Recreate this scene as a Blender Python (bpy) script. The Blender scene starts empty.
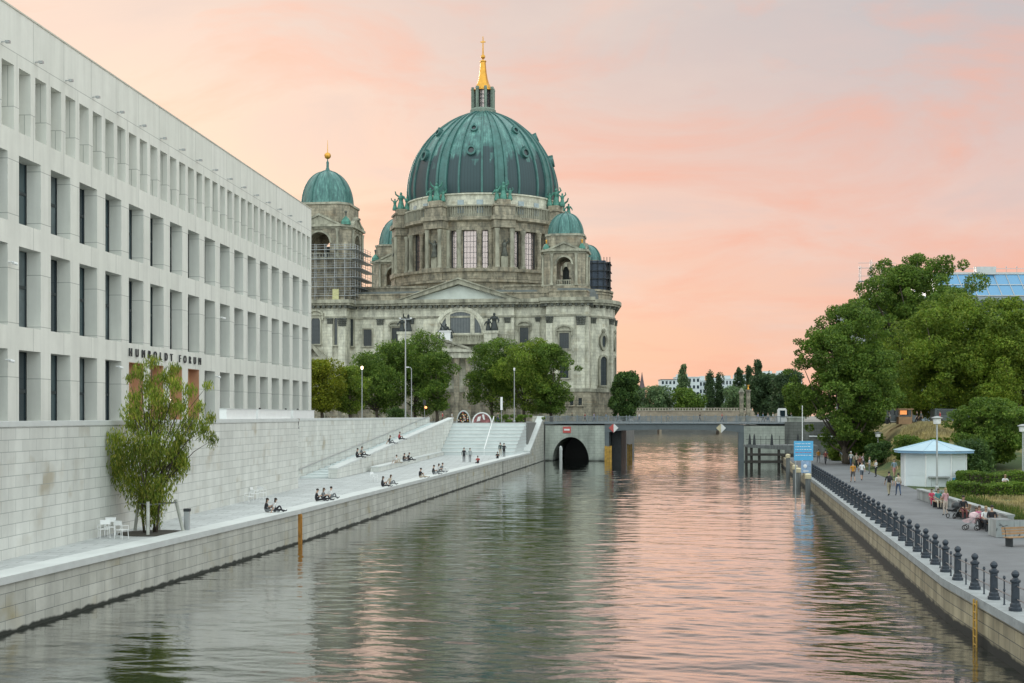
import bpy, math, random
import numpy as np
from mathutils import Vector, Matrix, noise
R = math.radians
random.seed(7)
S = bpy.context.scene
COL = S.collection
F, HZ, CZ = 1310.0, 416.0, 8.0          # focal length in pixels, horizon row, camera height over the water
def at(px, py, D):
    return Vector(((px-512)/F*D, D, CZ+(HZ-py)/F*D))
def ground_at(px, py, z):
    D = (CZ-z)*F/(py-HZ)
    return Vector(((px-512)/F*D, D, z))
# ------------------------------------------------------------------ materials
def s2l(c):
    return tuple(((v/255.0+0.055)/1.055)**2.4 if v > 10 else v/255.0/12.92 for v in c)
def new_mat(name):
    m = bpy.data.materials.new(name); m.use_nodes = True
    nt = m.node_tree; b = nt.nodes['Principled BSDF']
    return m, nt, b
def N(nt, t, **kw):
    n = nt.nodes.new(t)
    for k, v in kw.items():
        if k.startswith('i_'): n.inputs[k[2:].replace('_', ' ')].default_value = v
        else: setattr(n, k, v)
    return n
def L(nt, a, b): nt.links.new(a, b)
def ramp(nt, fac, stops):
    r = nt.nodes.new('ShaderNodeValToRGB')
    e = r.color_ramp.elements
    while len(e) < len(stops): e.new(0.5)
    for i, (p, c) in enumerate(stops):
        e[i].position = p; e[i].color = (c[0], c[1], c[2], 1)
    L(nt, fac, r.inputs[0]); return r
def mixc(nt, fac, a, b, mode='MIX'):
    m = nt.nodes.new('ShaderNodeMix'); m.data_type = 'RGBA'; m.blend_type = mode
    for sock, v in ((m.inputs[0], fac), (m.inputs[6], a), (m.inputs[7], b)):
        if isinstance(v, (int, float)): sock.default_value = v
        elif isinstance(v, tuple): sock.default_value = (v[0], v[1], v[2], 1)
        else: L(nt, v, sock)
    return m.outputs[2]
def simple(name, c, rough=0.6, metal=0.0, var=0.25, scale=1.5, bump=0.0, bscale=20, stretch=(1, 1, 1), spec=None):
    m, nt, b = new_mat(name)
    tc = N(nt, 'ShaderNodeTexCoord'); mp = N(nt, 'ShaderNodeMapping'); mp.inputs['Scale'].default_value = stretch
    L(nt, tc.outputs['Object'], mp.inputs[0])
    no = N(nt, 'ShaderNodeTexNoise'); no.inputs['Scale'].default_value = scale; no.inputs['Detail'].default_value = 6; no.inputs['Roughness'].default_value = .65
    L(nt, mp.outputs[0], no.inputs['Vector'])
    r = ramp(nt, no.outputs[0], [(0.3, tuple(x*(1-var) for x in c)), (0.7, tuple(min(1, x*(1+var)) for x in c))])
    L(nt, r.outputs[0], b.inputs['Base Color'])
    b.inputs['Roughness'].default_value = rough; b.inputs['Metallic'].default_value = metal
    if spec is not None: b.inputs['Specular IOR Level'].default_value = spec
    if bump:
        n2 = N(nt, 'ShaderNodeTexNoise'); n2.inputs['Scale'].default_value = bscale; n2.inputs['Detail'].default_value = 4
        L(nt, tc.outputs['Object'], n2.inputs['Vector'])
        bp = N(nt, 'ShaderNodeBump'); bp.inputs['Strength'].default_value = bump; bp.inputs['Distance'].default_value = 0.05
        L(nt, n2.outputs[0], bp.inputs['Height']); L(nt, bp.outputs[0], b.inputs['Normal'])
    return m
def blocks(name, c1, c2, mortar, bw, bh, msize=0.012, rough=0.75, odd=None, stain=0.25, streak=0.3, low=None, plan=False, soot=0):
    """stone laid in courses; u = x+y (or y), v = z in object space"""
    m, nt, b = new_mat(name)
    tc = N(nt, 'ShaderNodeTexCoord'); sp = N(nt, 'ShaderNodeSeparateXYZ'); L(nt, tc.outputs['Object'], sp.inputs[0])
    cb = N(nt, 'ShaderNodeCombineXYZ')
    if plan:
        L(nt, sp.outputs[0], cb.inputs[0]); L(nt, sp.outputs[1], cb.inputs[1])
    else:
        ad = N(nt, 'ShaderNodeMath', operation='ADD'); L(nt, sp.outputs[0], ad.inputs[0]); L(nt, sp.outputs[1], ad.inputs[1])
        L(nt, ad.outputs[0], cb.inputs[0]); L(nt, sp.outputs[2], cb.inputs[1])
    br = N(nt, 'ShaderNodeTexBrick'); br.offset = 0.5; br.squash = 1.0
    br.inputs['Scale'].default_value = 1; br.inputs['Mortar Size'].default_value = msize; br.inputs['Mortar Smooth'].default_value = .1
    br.inputs['Brick Width'].default_value = bw; br.inputs['Row Height'].default_value = bh; br.inputs['Bias'].default_value = -.2
    br.inputs['Color1'].default_value = (*c1, 1); br.inputs['Color2'].default_value = (*c2, 1); br.inputs['Mortar'].default_value = (*mortar, 1)
    L(nt, cb.outputs[0], br.inputs['Vector'])
    col = br.outputs['Color']
    if odd:     # a few blocks of another tint
        vn = N(nt, 'ShaderNodeTexNoise'); vn.inputs['Scale'].default_value = .45; vn.inputs['Detail'].default_value = 3
        L(nt, cb.outputs[0], vn.inputs['Vector'])
        rr = ramp(nt, vn.outputs[0], [(.55, (0, 0, 0)), (.7, (1, 1, 1))])
        br2 = N(nt, 'ShaderNodeTexBrick'); br2.offset = .5
        br2.inputs['Scale'].default_value = 1; br2.inputs['Mortar Size'].default_value = msize
        br2.inputs['Brick Width'].default_value = bw; br2.inputs['Row Height'].default_value = bh; br2.inputs['Bias'].default_value = 0
        br2.inputs['Color1'].default_value = (0, 0, 0, 1); br2.inputs['Color2'].default_value = (1, 1, 1, 1); br2.inputs['Mortar'].default_value = (0, 0, 0, 1)
        L(nt, cb.outputs[0], br2.inputs['Vector'])
        f = mixc(nt, 1.0, rr.outputs[0], br2.outputs['Color'], 'MULTIPLY')
        col = mixc(nt, f, col, odd)
    no = N(nt, 'ShaderNodeTexNoise'); no.inputs['Scale'].default_value = .5; no.inputs['Detail'].default_value = 10; no.inputs['Roughness'].default_value = .7
    L(nt, tc.outputs['Object'], no.inputs['Vector'])
    r1 = ramp(nt, no.outputs[0], [(.3, (1-stain,)*3), (.65, (1, 1, 1))])
    col = mixc(nt, 1.0, col, r1.outputs[0], 'MULTIPLY')
    mp = N(nt, 'ShaderNodeMapping'); mp.inputs['Scale'].default_value = (.9, .9, .10); L(nt, tc.outputs['Object'], mp.inputs[0])
    n3 = N(nt, 'ShaderNodeTexNoise'); n3.inputs['Scale'].default_value = 1; n3.inputs['Detail'].default_value = 5; L(nt, mp.outputs[0], n3.inputs['Vector'])
    r3 = ramp(nt, n3.outputs[0], [(.35, (1-streak,)*3), (.6, (1, 1, 1))])
    col = mixc(nt, 1.0, col, r3.outputs[0], 'MULTIPLY')
    if soot:
        n5 = N(nt, 'ShaderNodeTexNoise'); n5.inputs['Scale'].default_value = 2.1; n5.inputs['Detail'].default_value = 9; n5.inputs['Roughness'].default_value = .72
        mp5 = N(nt, 'ShaderNodeMapping'); mp5.inputs['Scale'].default_value = (.55, .55, .22); mp5.inputs['Location'].default_value = (5, 3, 1); L(nt, tc.outputs['Object'], mp5.inputs[0]); L(nt, mp5.outputs[0], n5.inputs['Vector'])
        r5 = ramp(nt, n5.outputs[0], [(.47, (0, 0, 0)), (.60, (1, 1, 1))])
        f5 = N(nt, 'ShaderNodeMath', operation='MULTIPLY'); f5.inputs[1].default_value = soot; L(nt, r5.outputs[0], f5.inputs[0])
        col = mixc(nt, f5.outputs[0], col, (.06,.065,.058))
    if low is not None:      # algae and tide line above the water: (z0, z1, colour)
        n4 = N(nt, 'ShaderNodeTexNoise'); n4.inputs['Scale'].default_value = 1.2; n4.inputs['Detail'].default_value = 4; L(nt, tc.outputs['Object'], n4.inputs['Vector'])
        a1 = N(nt, 'ShaderNodeMath', operation='MULTIPLY_ADD'); L(nt, n4.outputs[0], a1.inputs[0]); a1.inputs[1].default_value = .35; L(nt, sp.outputs[2], a1.inputs[2])
        mr = N(nt, 'ShaderNodeMapRange'); mr.inputs[1].default_value = low[0]; mr.inputs[2].default_value = low[1]; mr.inputs[3].default_value = 1; mr.inputs[4].default_value = 0
        L(nt, a1.outputs[0], mr.inputs[0])
        col = mixc(nt, mr.outputs[0], col, low[2])
    L(nt, col, b.inputs['Base Color']); b.inputs['Roughness'].default_value = rough
    bp = N(nt, 'ShaderNodeBump'); bp.inputs['Strength'].default_value = .35; bp.inputs['Distance'].default_value = .02; bp.invert = True
    L(nt, br.outputs['Fac'], bp.inputs['Height']); L(nt, bp.outputs[0], b.inputs['Normal'])
    return m
def leafmat(name, c1, c2, c3=None, tl=.35):
    m, nt, b = new_mat(name)
    g = N(nt, 'ShaderNodeNewGeometry')
    r = ramp(nt, g.outputs['Random Per Island'], [(0, c1), (.7, c2), (1, c3 or c2)])
    tc = N(nt, 'ShaderNodeTexCoord'); no = N(nt, 'ShaderNodeTexNoise'); no.inputs['Scale'].default_value = .35; no.inputs['Detail'].default_value = 2
    L(nt, tc.outputs['Object'], no.inputs['Vector'])
    rr = ramp(nt, no.outputs[0], [(.35, (.68,)*3), (.65, (1.25, 1.2, 1.05))])
    col = mixc(nt, 1.0, r.outputs[0], rr.outputs[0], 'MULTIPLY')
    L(nt, col, b.inputs['Base Color']); b.inputs['Roughness'].default_value = .55; b.inputs['Specular IOR Level'].default_value = .25
    tr = N(nt, 'ShaderNodeBsdfTranslucent'); L(nt, col, tr.inputs[0])
    ms = N(nt, 'ShaderNodeMixShader'); ms.inputs[0].default_value = tl
    out = nt.nodes['Material Output']; L(nt, b.outputs[0], ms.inputs[1]); L(nt, tr.outputs[0], ms.inputs[2]); L(nt, ms.outputs[0], out.inputs[0])
    return m
def copper(name, dark_top, seam=True):
    """verdigris copper with bare dark patches low on the dome; dark_top = (z where dark starts to fade, z where gone) in object space"""
    m, nt, b = new_mat(name)
    tc = N(nt, 'ShaderNodeTexCoord'); sp = N(nt, 'ShaderNodeSeparateXYZ'); L(nt, tc.outputs['Object'], sp.inputs[0])
    at2 = N(nt, 'ShaderNodeMath', operation='ARCTAN2'); L(nt, sp.outputs[1], at2.inputs[0]); L(nt, sp.outputs[0], at2.inputs[1])
    cb = N(nt, 'ShaderNodeCombineXYZ'); L(nt, at2.outputs[0], cb.inputs[0])
    zz = N(nt, 'ShaderNodeMath', operation='MULTIPLY'); zz.inputs[1].default_value = .045; L(nt, sp.outputs[2], zz.inputs[0]); L(nt, zz.outputs[0], cb.inputs[1])
    n1 = N(nt, 'ShaderNodeTexNoise'); n1.inputs['Scale'].default_value = 11; n1.inputs['Detail'].default_value = 8; n1.inputs['Roughness'].default_value = .7; L(nt, cb.outputs[0], n1.inputs['Vector'])
    base = ramp(nt, n1.outputs[0], [(.3, s2l((42, 76, 76))), (.5, s2l((70, 114, 110))), (.7, s2l((112, 162, 152)))])
    # panel-wise cells
    cb2 = N(nt, 'ShaderNodeCombineXYZ')
    q1 = N(nt, 'ShaderNodeMath', operation='SNAP'); q1.inputs[1].default_value = .13; L(nt, at2.outputs[0], q1.inputs[0])
    q2 = N(nt, 'ShaderNodeMath', operation='SNAP'); q2.inputs[1].default_value = 1.6; L(nt, sp.outputs[2], q2.inputs[0])
    L(nt, q1.outputs[0], cb2.inputs[0]); q3 = N(nt, 'ShaderNodeMath', operation='MULTIPLY'); q3.inputs[1].default_value = .12; L(nt, q2.outputs[0], q3.inputs[0]); L(nt, q3.outputs[0], cb2.inputs[1])
    n2 = N(nt, 'ShaderNodeTexNoise'); n2.inputs['Scale'].default_value = 3.1; n2.inputs['Detail'].default_value = 1; L(nt, cb2.outputs[0], n2.inputs['Vector'])
    mr = N(nt, 'ShaderNodeMapRange'); mr.inputs[1].default_value = dark_top[0]; mr.inputs[2].default_value = dark_top[1]; mr.inputs[3].default_value = .75; mr.inputs[4].default_value = -.55; mr.clamp = True
    L(nt, sp.outputs[2], mr.inputs[0])
    ad = N(nt, 'ShaderNodeMath', operation='ADD'); L(nt, mr.outputs[0], ad.inputs[0]); n2b = N(nt, 'ShaderNodeMath', operation='MULTIPLY_ADD'); L(nt, n2.outputs[0], n2b.inputs[0]); n2b.inputs[1].default_value = 1.0; n2b.inputs[2].default_value = -.65; st_ = N(nt, 'ShaderNodeTexNoise'); st_.inputs['Scale'].default_value = 9; st_.inputs['Detail'].default_value = 5; cb3 = N(nt, 'ShaderNodeCombineXYZ'); L(nt, at2.outputs[0], cb3.inputs[0]); z3 = N(nt, 'ShaderNodeMath', operation='MULTIPLY'); z3.inputs[1].default_value = .012; L(nt, sp.outputs[2], z3.inputs[0]); L(nt, z3.outputs[0], cb3.inputs[1]); L(nt, cb3.outputs[0], st_.inputs['Vector']); s4 = N(nt, 'ShaderNodeMath', operation='MULTIPLY_ADD'); L(nt, st_.outputs[0], s4.inputs[0]); s4.inputs[1].default_value = 1.3; L(nt, n2b.outputs[0], s4.inputs[2]); L(nt, s4.outputs[0], ad.inputs[1])
    a3 = N(nt, 'ShaderNodeMath', operation='MULTIPLY_ADD'); L(nt, n1.outputs[0], a3.inputs[0]); a3.inputs[1].default_value = .35; L(nt, ad.outputs[0], a3.inputs[2])
    f = ramp(nt, a3.outputs[0], [(.78, (0, 0, 0)), (.9, (1, 1, 1))])
    col = mixc(nt, f.outputs[0], base.outputs[0], s2l((44, 66, 70)))
    if seam:
        sn = N(nt, 'ShaderNodeMath', operation='MULTIPLY'); sn.inputs[1].default_value = 80/math.pi; L(nt, at2.outputs[0], sn.inputs[0])
        fr = N(nt, 'ShaderNodeMath', operation='FRACT'); L(nt, sn.outputs[0], fr.inputs[0])
        rr = ramp(nt, fr.outputs[0], [(0, (.55,)*3), (.25, (1, 1, 1))])
        col = mixc(nt, .85, col, rr.outputs[0], 'MULTIPLY')
    L(nt, col, b.inputs['Base Color']); b.inputs['Roughness'].default_value = .42; b.inputs['Metallic'].default_value = .15
    return m
def emit(name, c, s):
    m, nt, b = new_mat(name)
    b.inputs['Base Color'].default_value = (*c, 1); b.inputs['Emission Color'].default_value = (*c, 1); b.inputs['Emission Strength'].default_value = s
    return m
def glassy(name, c, rough=.06, transp=0.0, metal=0.0):
    m, nt, b = new_mat(name)
    b.inputs['Base Color'].default_value = (*c, 1); b.inputs['Roughness'].default_value = rough; b.inputs['Metallic'].default_value = metal
    if transp:
        t = N(nt, 'ShaderNodeBsdfTransparent'); ms = N(nt, 'ShaderNodeMixShader'); ms.inputs[0].default_value = transp
        out = nt.nodes['Material Output']; L(nt, b.outputs[0], ms.inputs[1]); L(nt, t.outputs[0], ms.inputs[2]); L(nt, ms.outputs[0], out.inputs[0])
    return m
# ------------------------------------------------------------------ mesh building
MW = {}
def tag(o, label=None, cat=None, group=None, kind=None):
    if label: o['label'] = label
    if cat: o['category'] = cat
    if group: o['group'] = group
    if kind: o['kind'] = kind
    return o
def empty(name, loc, rz=0.0, label=None, cat=None, group=None):
    o = bpy.data.objects.new(name, None); COL.objects.link(o); o.empty_display_size = .3
    o.location = loc; o.rotation_euler = (0, 0, rz)
    MW[o.name] = Matrix.Translation(Vector(loc)) @ Matrix.Rotation(rz, 4, 'Z')
    return tag(o, label, cat, group)
class MB:
    def __init__(s): s.v = []; s.f = []; s.m = []; s.mi = 0; s.T = None
    def add(s, vs, fs):
        n = len(s.v)
        if s.T is not None: vs = [tuple(s.T @ Vector(p)) for p in vs]
        s.v.extend([tuple(p) for p in vs])
        for f in fs: s.f.append(tuple(i+n for i in f)); s.m.append(s.mi)
        return s
    def box(s, x0, x1, y0, y1, z0, z1):
        if x1 < x0: x0, x1 = x1, x0
        if y1 < y0: y0, y1 = y1, y0
        return s.add([(x0,y0,z0),(x1,y0,z0),(x1,y1,z0),(x0,y1,z0),(x0,y0,z1),(x1,y0,z1),(x1,y1,z1),(x0,y1,z1)],
                     [(0,3,2,1),(4,5,6,7),(0,1,5,4),(1,2,6,5),(2,3,7,6),(3,0,4,7)])
    def hexa(s, lo, hi):     # 4 lower points, 4 upper points
        return s.add(list(lo)+list(hi), [(0,3,2,1),(4,5,6,7),(0,1,5,4),(1,2,6,5),(2,3,7,6),(3,0,4,7)])
    def prism(s, poly, z0, z1):
        n = len(poly)
        za = z0 if isinstance(z0, (list, tuple)) else [z0]*n
        zb = z1 if isinstance(z1, (list, tuple)) else [z1]*n
        vs = [(p[0], p[1], za[i]) for i, p in enumerate(poly)] + [(p[0], p[1], zb[i]) for i, p in enumerate(poly)]
        return s.add(vs, [tuple(range(n-1, -1, -1)), tuple(range(n, 2*n))] + [(i, (i+1) % n, n+(i+1) % n, n+i) for i in range(n)])
    def prism_xz(s, poly, y0, y1):     # outline in x,z (counter-clockwise seen from -y), thickness in y
        n = len(poly)
        vs = [(p[0], y0, p[1]) for p in poly] + [(p[0], y1, p[1]) for p in poly]
        return s.add(vs, [tuple(range(n)), tuple(range(2*n-1, n-1, -1))] + [((i+1) % n, i, n+i, n+(i+1) % n) for i in range(n)])
    def ring_xz(s, outer, inner, y0, y1, closed=False):   # band between two outlines of equal length
        n = len(outer)
        vs = [(p[0], y0, p[1]) for p in outer]+[(p[0], y0, p[1]) for p in inner]+[(p[0], y1, p[1]) for p in outer]+[(p[0], y1, p[1]) for p in inner]
        fs = []
        rng = range(n) if closed else range(n-1)
        for i in rng:
            j = (i+1) % n
            fs += [(i, n+i, n+j, j), (2*n+i, 2*n+j, 3*n+j, 3*n+i), (i, j, 2*n+j, 2*n+i), (n+i, 3*n+i, 3*n+j, n+j)]
        if not closed: fs += [(0, 2*n, 3*n, n), (n-1, 2*n-1, 4*n-1, 3*n-1)]
        return s.add(vs, fs)
    def lathe(s, prof, c=(0, 0, 0), n=24, a0=0.0, a1=2*math.pi):
        full = abs(a1-a0-2*math.pi) < 1e-6
        k = n if full else n+1
        vs = []
        for r, z in prof:
            for i in range(k):
                a = a0+(a1-a0)*i/n
                vs.append((c[0]+r*math.cos(a), c[1]+r*math.sin(a), c[2]+z))
        fs = []
        for j in range(len(prof)-1):
            for i in range(n):
                a = j*k+i; b = j*k+(i+1) % k
                fs.append((a, b, b+k, a+k))
        if full:
            if prof[0][0] > 1e-4: fs.append(tuple(range(k-1, -1, -1)))
            if prof[-1][0] > 1e-4: fs.append(tuple((len(prof)-1)*k+i for i in range(k)))
        return s.add(vs, fs)
    def tube(s, p0, p1, r0, r1=None, n=8):
        return s.path([p0, p1], [r0, r1 if r1 is not None else r0], n)
    def path(s, pts, rs, n=8):
        pts = [Vector(p) for p in pts]
        if not isinstance(rs, (list, tuple)): rs = [rs]*len(pts)
        vs = []; up = None
        for i, p in enumerate(pts):
            d = (pts[min(i+1, len(pts)-1)]-pts[max(i-1, 0)])
            d = d.normalized() if d.length > 1e-9 else Vector((0, 0, 1))
            if up is None: up = Vector((1, 0, 0)) if abs(d.x) < .8 else Vector((0, 1, 0))
            a = (up-d*up.dot(d)).normalized(); b = d.cross(a); up = a
            for k in range(n):
                t = 2*math.pi*k/n
                vs.append(tuple(p+(a*math.cos(t)+b*math.sin(t))*rs[i]))
        fs = [tuple(range(n-1, -1, -1)), tuple((len(pts)-1)*n+k for k in range(n))]
        for i in range(len(pts)-1):
            for k in range(n):
                a = i*n+k; b = i*n+(k+1) % n
                fs.append((a, b, b+n, a+n))
        return s.add(vs, fs)
    def ball(s, c, r, n=10, sq=(1, 1, 1)):
        m = max(4, n//2+1)
        vs = []; fs = []
        for j in range(1, m):
            t = math.pi*j/m
            for i in range(n):
                a = 2*math.pi*i/n
                vs.append((c[0]+r*sq[0]*math.sin(t)*math.cos(a), c[1]+r*sq[1]*math.sin(t)*math.sin(a), c[2]+r*sq[2]*math.cos(t)))
        top = len(vs); vs.append((c[0], c[1], c[2]+r*sq[2])); bot = len(vs); vs.append((c[0], c[1], c[2]-r*sq[2]))
        for j in range(m-2):
            for i in range(n):
                a = j*n+i; b = j*n+(i+1) % n
                fs.append((a, a+n, b+n, b))
        for i in range(n):
            fs.append((top, i, (i+1) % n)); q = (m-2)*n
            fs.append((bot, q+(i+1) % n, q+i))
        return s.add(vs, fs)
    def build(s, name, mats, parent=None, smooth=False, local=True, origin=None):
        """local=True: vertices are in the parent's space (or world when there is no parent)"""
        if not isinstance(mats, (list, tuple)): mats = [mats]
        me = bpy.data.meshes.new(name)
        vs = s.v
        o = bpy.data.objects.new(name, me); COL.objects.link(o)
        if parent is not None:
            if not local:
                inv = MW[parent.name].inverted(); vs = [tuple(inv @ Vector(p)) for p in vs]
            o.parent = parent
        elif origin is None:
            xs = [p[0] for p in vs]; ys = [p[1] for p in vs]; zs = [p[2] for p in vs]
            origin = ((min(xs)+max(xs))/2, (min(ys)+max(ys))/2, min(zs))
        if origin is not None:
            vs = [(p[0]-origin[0], p[1]-origin[1], p[2]-origin[2]) for p in vs]
            o.location = origin
        me.from_pydata(vs, [], s.f)
        for m in mats: me.materials.append(m)
        if len(mats) > 1: me.polygons.foreach_set('material_index', s.m)
        if smooth: me.polygons.foreach_set('use_smooth', [True]*len(me.polygons))
        me.update()
        MW[o.name] = (MW[parent.name] if parent is not None else Matrix.Identity(4)) @ Matrix.Translation(Vector(origin or (0, 0, 0)))
        return o
def clone(o, loc=None, rz=None, parent=None, scale=None, label=None, group=None):
    c = o.copy(); COL.objects.link(c)
    if parent is not None: c.parent = parent
    for ch in list(o.children):
        clone(ch, parent=c)
    if loc is not None: c.location = loc
    if rz is not None: c.rotation_euler = (0, 0, rz)
    if scale is not None: c.scale = scale if isinstance(scale, (tuple, list)) else (scale,)*3
    if label: c['label'] = label
    if group: c['group'] = group
    return c
def quads_mesh(name, V, mat, parent, nper=4, smooth=False):
    """V: (n*nper,3) numpy array of separate polygons"""
    me = bpy.data.meshes.new(name); n = len(V)//nper
    me.vertices.add(len(V)); me.vertices.foreach_set('co', V.astype(np.float32).ravel())
    me.loops.add(len(V)); me.loops.foreach_set('vertex_index', np.arange(len(V), dtype=np.int32))
    me.polygons.add(n); me.polygons.foreach_set('loop_start', np.arange(n, dtype=np.int32)*nper)
    me.polygons.foreach_set('loop_total', np.full(n, nper, dtype=np.int32))
    me.materials.append(mat); me.update(calc_edges=True); me.validate()
    o = bpy.data.objects.new(name, me); COL.objects.link(o)
    if parent is not None: o.parent = parent
    return o
# ------------------------------------------------------------------ shared materials
M = {}
M['concrete'] = blocks('forum_concrete', (.74,.745,.69), (.78,.78,.73), (.44,.45,.42), 5.37, 3.9, msize=.03, rough=.8, stain=.08, streak=.11)
M['reveal'] = simple('forum_reveal', (.56,.54,.47), .85, var=.06, scale=1.2)
M['limestone'] = blocks('pale_wall_stone', (.74,.75,.71), (.66,.67,.63), (.36,.38,.37), 1.35, .5, rough=.8, odd=(.50,.46,.37), stain=.14, streak=.14)
M['quay_stone'] = blocks('quay_stone', (.66,.66,.60), (.54,.54,.48), (.24,.26,.25), 1.45, .5, rough=.75, odd=(.50,.44,.28), stain=.25, streak=.25, low=(.27,.36,(.025,.03,.024)))
M['paving'] = blocks('terrace_paving', (.56,.58,.58), (.47,.49,.49), (.27,.28,.28), 1.6, .8, msize=.02, rough=.8, stain=.25, streak=0, plan=True)
M['coping'] = simple('coping_stone', (.60,.62,.61), .75, var=.08, scale=.8)
M['step'] = simple('step_stone', (.64,.69,.69), .8, var=.08, scale=.7)
M['old_stone'] = blocks('old_quay_stone', (.52,.45,.31), (.40,.35,.25), (.12,.12,.11), 1.3, .42, msize=.015, rough=.85, odd=(.42,.34,.22), stain=.4, streak=.45, low=(.48,.62,(.010,.011,.009)))
M['old_cap'] = simple('old_quay_cap', (.30,.32,.33), .8, var=.25, scale=1.2)
M['asphalt'] = simple('promenade_asphalt', (.145,.15,.16), .85, var=.24, scale=.3, bump=.2, bscale=30)
M['ground'] = simple('street_ground', (.20,.20,.19), .9, var=.2, scale=.2)
M['iron'] = simple('dark_blue_iron', (.035,.045,.06), .45, .3, var=.25, scale=4)
M['glass_dark'] = glassy('dark_window_glass', (.02,.035,.045), .08)
M['glass_b'] = glassy('grey_window_glass', (.05,.08,.09), .12); M['glass_c'] = simple('blind_window', (.10,.13,.14), .3, var=.4, scale=.6)
M['frame_dark'] = simple('dark_window_frame', (.03,.04,.045), .5)
M['copperdoor'] = simple('terracotta_recess', (.50,.27,.16), .7, var=.12, scale=.6)
M['white'] = simple('white_paint', (.82,.83,.83), .5, var=.04)
M['metal'] = simple('grey_metal', (.42,.44,.45), .4, .5, var=.1)
M['darkmetal'] = simple('dark_metal', (.05,.055,.06), .5, .4, var=.2)
M['black'] = simple('black', (.012,.012,.014), .5)
M['wood_dark'] = simple('wet_dark_wood', (.055,.05,.045), .8, var=.5, scale=1.5, stretch=(.4, .4, 3))
M['wood_grey'] = simple('grey_wood', (.16,.17,.17), .8, var=.4, scale=1.5, stretch=(3, 3, .3))
M['wood'] = simple('bench_wood', (.36,.22,.12), .6, var=.2, scale=3)
M['yellow'] = simple('weathered_yellow', (.48,.28,.05), .6, var=.35, scale=2.5)
M['cream'] = simple('cream_paint', (.62,.54,.36), .6, var=.2)
M['beam'] = simple('bridge_steel', (.13,.155,.17), .55, .1, var=.15, scale=.4)
M['rail_grey'] = simple('bridge_rail_paint', (.20,.23,.25), .5, .1, var=.12)
M['abut'] = blocks('bridge_abutment_stone', (.54,.58,.52), (.47,.51,.46), (.24,.26,.23), 1.1, .45, rough=.85, stain=.25, streak=.35, low=(.2,.6,(.015,.018,.014)))
M['soil'] = simple('dark_soil', (.05,.045,.035), .95, var=.3, scale=3)
M['sign_red'] = simple('sign_red', (.55,.10,.09), .5, var=.05)
M['sign_white'] = simple('sign_white', (.80,.80,.80), .5, var=.03)
M['blue_sign'] = simple('sky_blue_board', (.10,.42,.72), .5, var=.08)
M['bluepaint'] = simple('pale_blue_roof', (.38,.53,.62), .45, var=.08)
M['gold'] = simple('gilding', (.66,.34,.06), .38, .8, var=.15, scale=1.5)
M['bronze'] = simple('dark_bronze', (.035,.042,.042), .5, .2, var=.4, scale=2)
M['green_bronze'] = simple('green_bronze', s2l((74,128,114)), .55, .1, var=.45, scale=1.6)
M['bark'] = simple('bark', (.075,.06,.045), .9, var=.35, scale=3, stretch=(3, 3, .5))
# ------------------------------------------------------------------ world: dusk sky (Nishita + lit cloud deck)
w = bpy.data.worlds.new('World'); S.world = w; w.use_nodes = True
nt = w.node_tree; bg = nt.nodes['Background']
sky = N(nt, 'ShaderNodeTexSky'); sky.sky_type = 'NISHITA'; sky.sun_disc = False
SUN_EL, SUN_AZ = R(12), R(-18)       # azimuth measured from +Y towards +X
sky.sun_elevation = SUN_EL; sky.sun_rotation = SUN_AZ; sky.air_density = 1.2; sky.dust_density = 2
tc = N(nt, 'ShaderNodeTexCoord'); nrm = N(nt, 'ShaderNodeVectorMath', operation='NORMALIZE'); L(nt, tc.outputs['Generated'], nrm.inputs[0])
sp = N(nt, 'ShaderNodeSeparateXYZ'); L(nt, nrm.outputs[0], sp.inputs[0])
def mth(op, a, b=None, c=None):
    m = nt.nodes.new('ShaderNodeMath'); m.operation = op
    for i, v in enumerate((a, b, c)):
        if v is None: continue
        if isinstance(v, (int, float)): m.inputs[i].default_value = v
        else: L(nt, v, m.inputs[i])
    return m.outputs[0]
X_, Y_, Z_ = sp.outputs
# cloud noise laid out on a cloud plane: divide by elevation so streaks flatten towards the horizon
den = mth('ADD', mth('MAXIMUM', Z_, 0.0), .24)
cx_ = mth('DIVIDE', X_, den); cy_ = mth('DIVIDE', Y_, den)
cv = N(nt, 'ShaderNodeCombineXYZ'); L(nt, cx_, cv.inputs[0]); L(nt, cy_, cv.inputs[1])
mp = N(nt, 'ShaderNodeMapping'); mp.inputs['Rotation'].default_value = (0, 0, R(28)); mp.inputs['Scale'].default_value = (.95, 1.3, 1); L(nt, cv.outputs[0], mp.inputs[0])
n1 = N(nt, 'ShaderNodeTexNoise'); n1.inputs['Scale'].default_value = 2.3; n1.inputs['Detail'].default_value = 10; n1.inputs['Roughness'].default_value = .6; n1.inputs['Distortion'].default_value = .5; L(nt, mp.outputs[0], n1.inputs['Vector'])
mp2 = N(nt, 'ShaderNodeMapping'); mp2.inputs['Location'].default_value = (7.3, 2.2, 0); mp2.inputs['Scale'].default_value = (.8, 1.1, 1); mp2.inputs['Rotation'].default_value = (0, 0, R(20)); L(nt, cv.outputs[0], mp2.inputs[0])
n2 = N(nt, 'ShaderNodeTexNoise'); n2.inputs['Scale'].default_value = 1.7; n2.inputs['Detail'].default_value = 9; n2.inputs['Roughness'].default_value = .6; L(nt, mp2.outputs[0], n2.inputs['Vector'])
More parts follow.
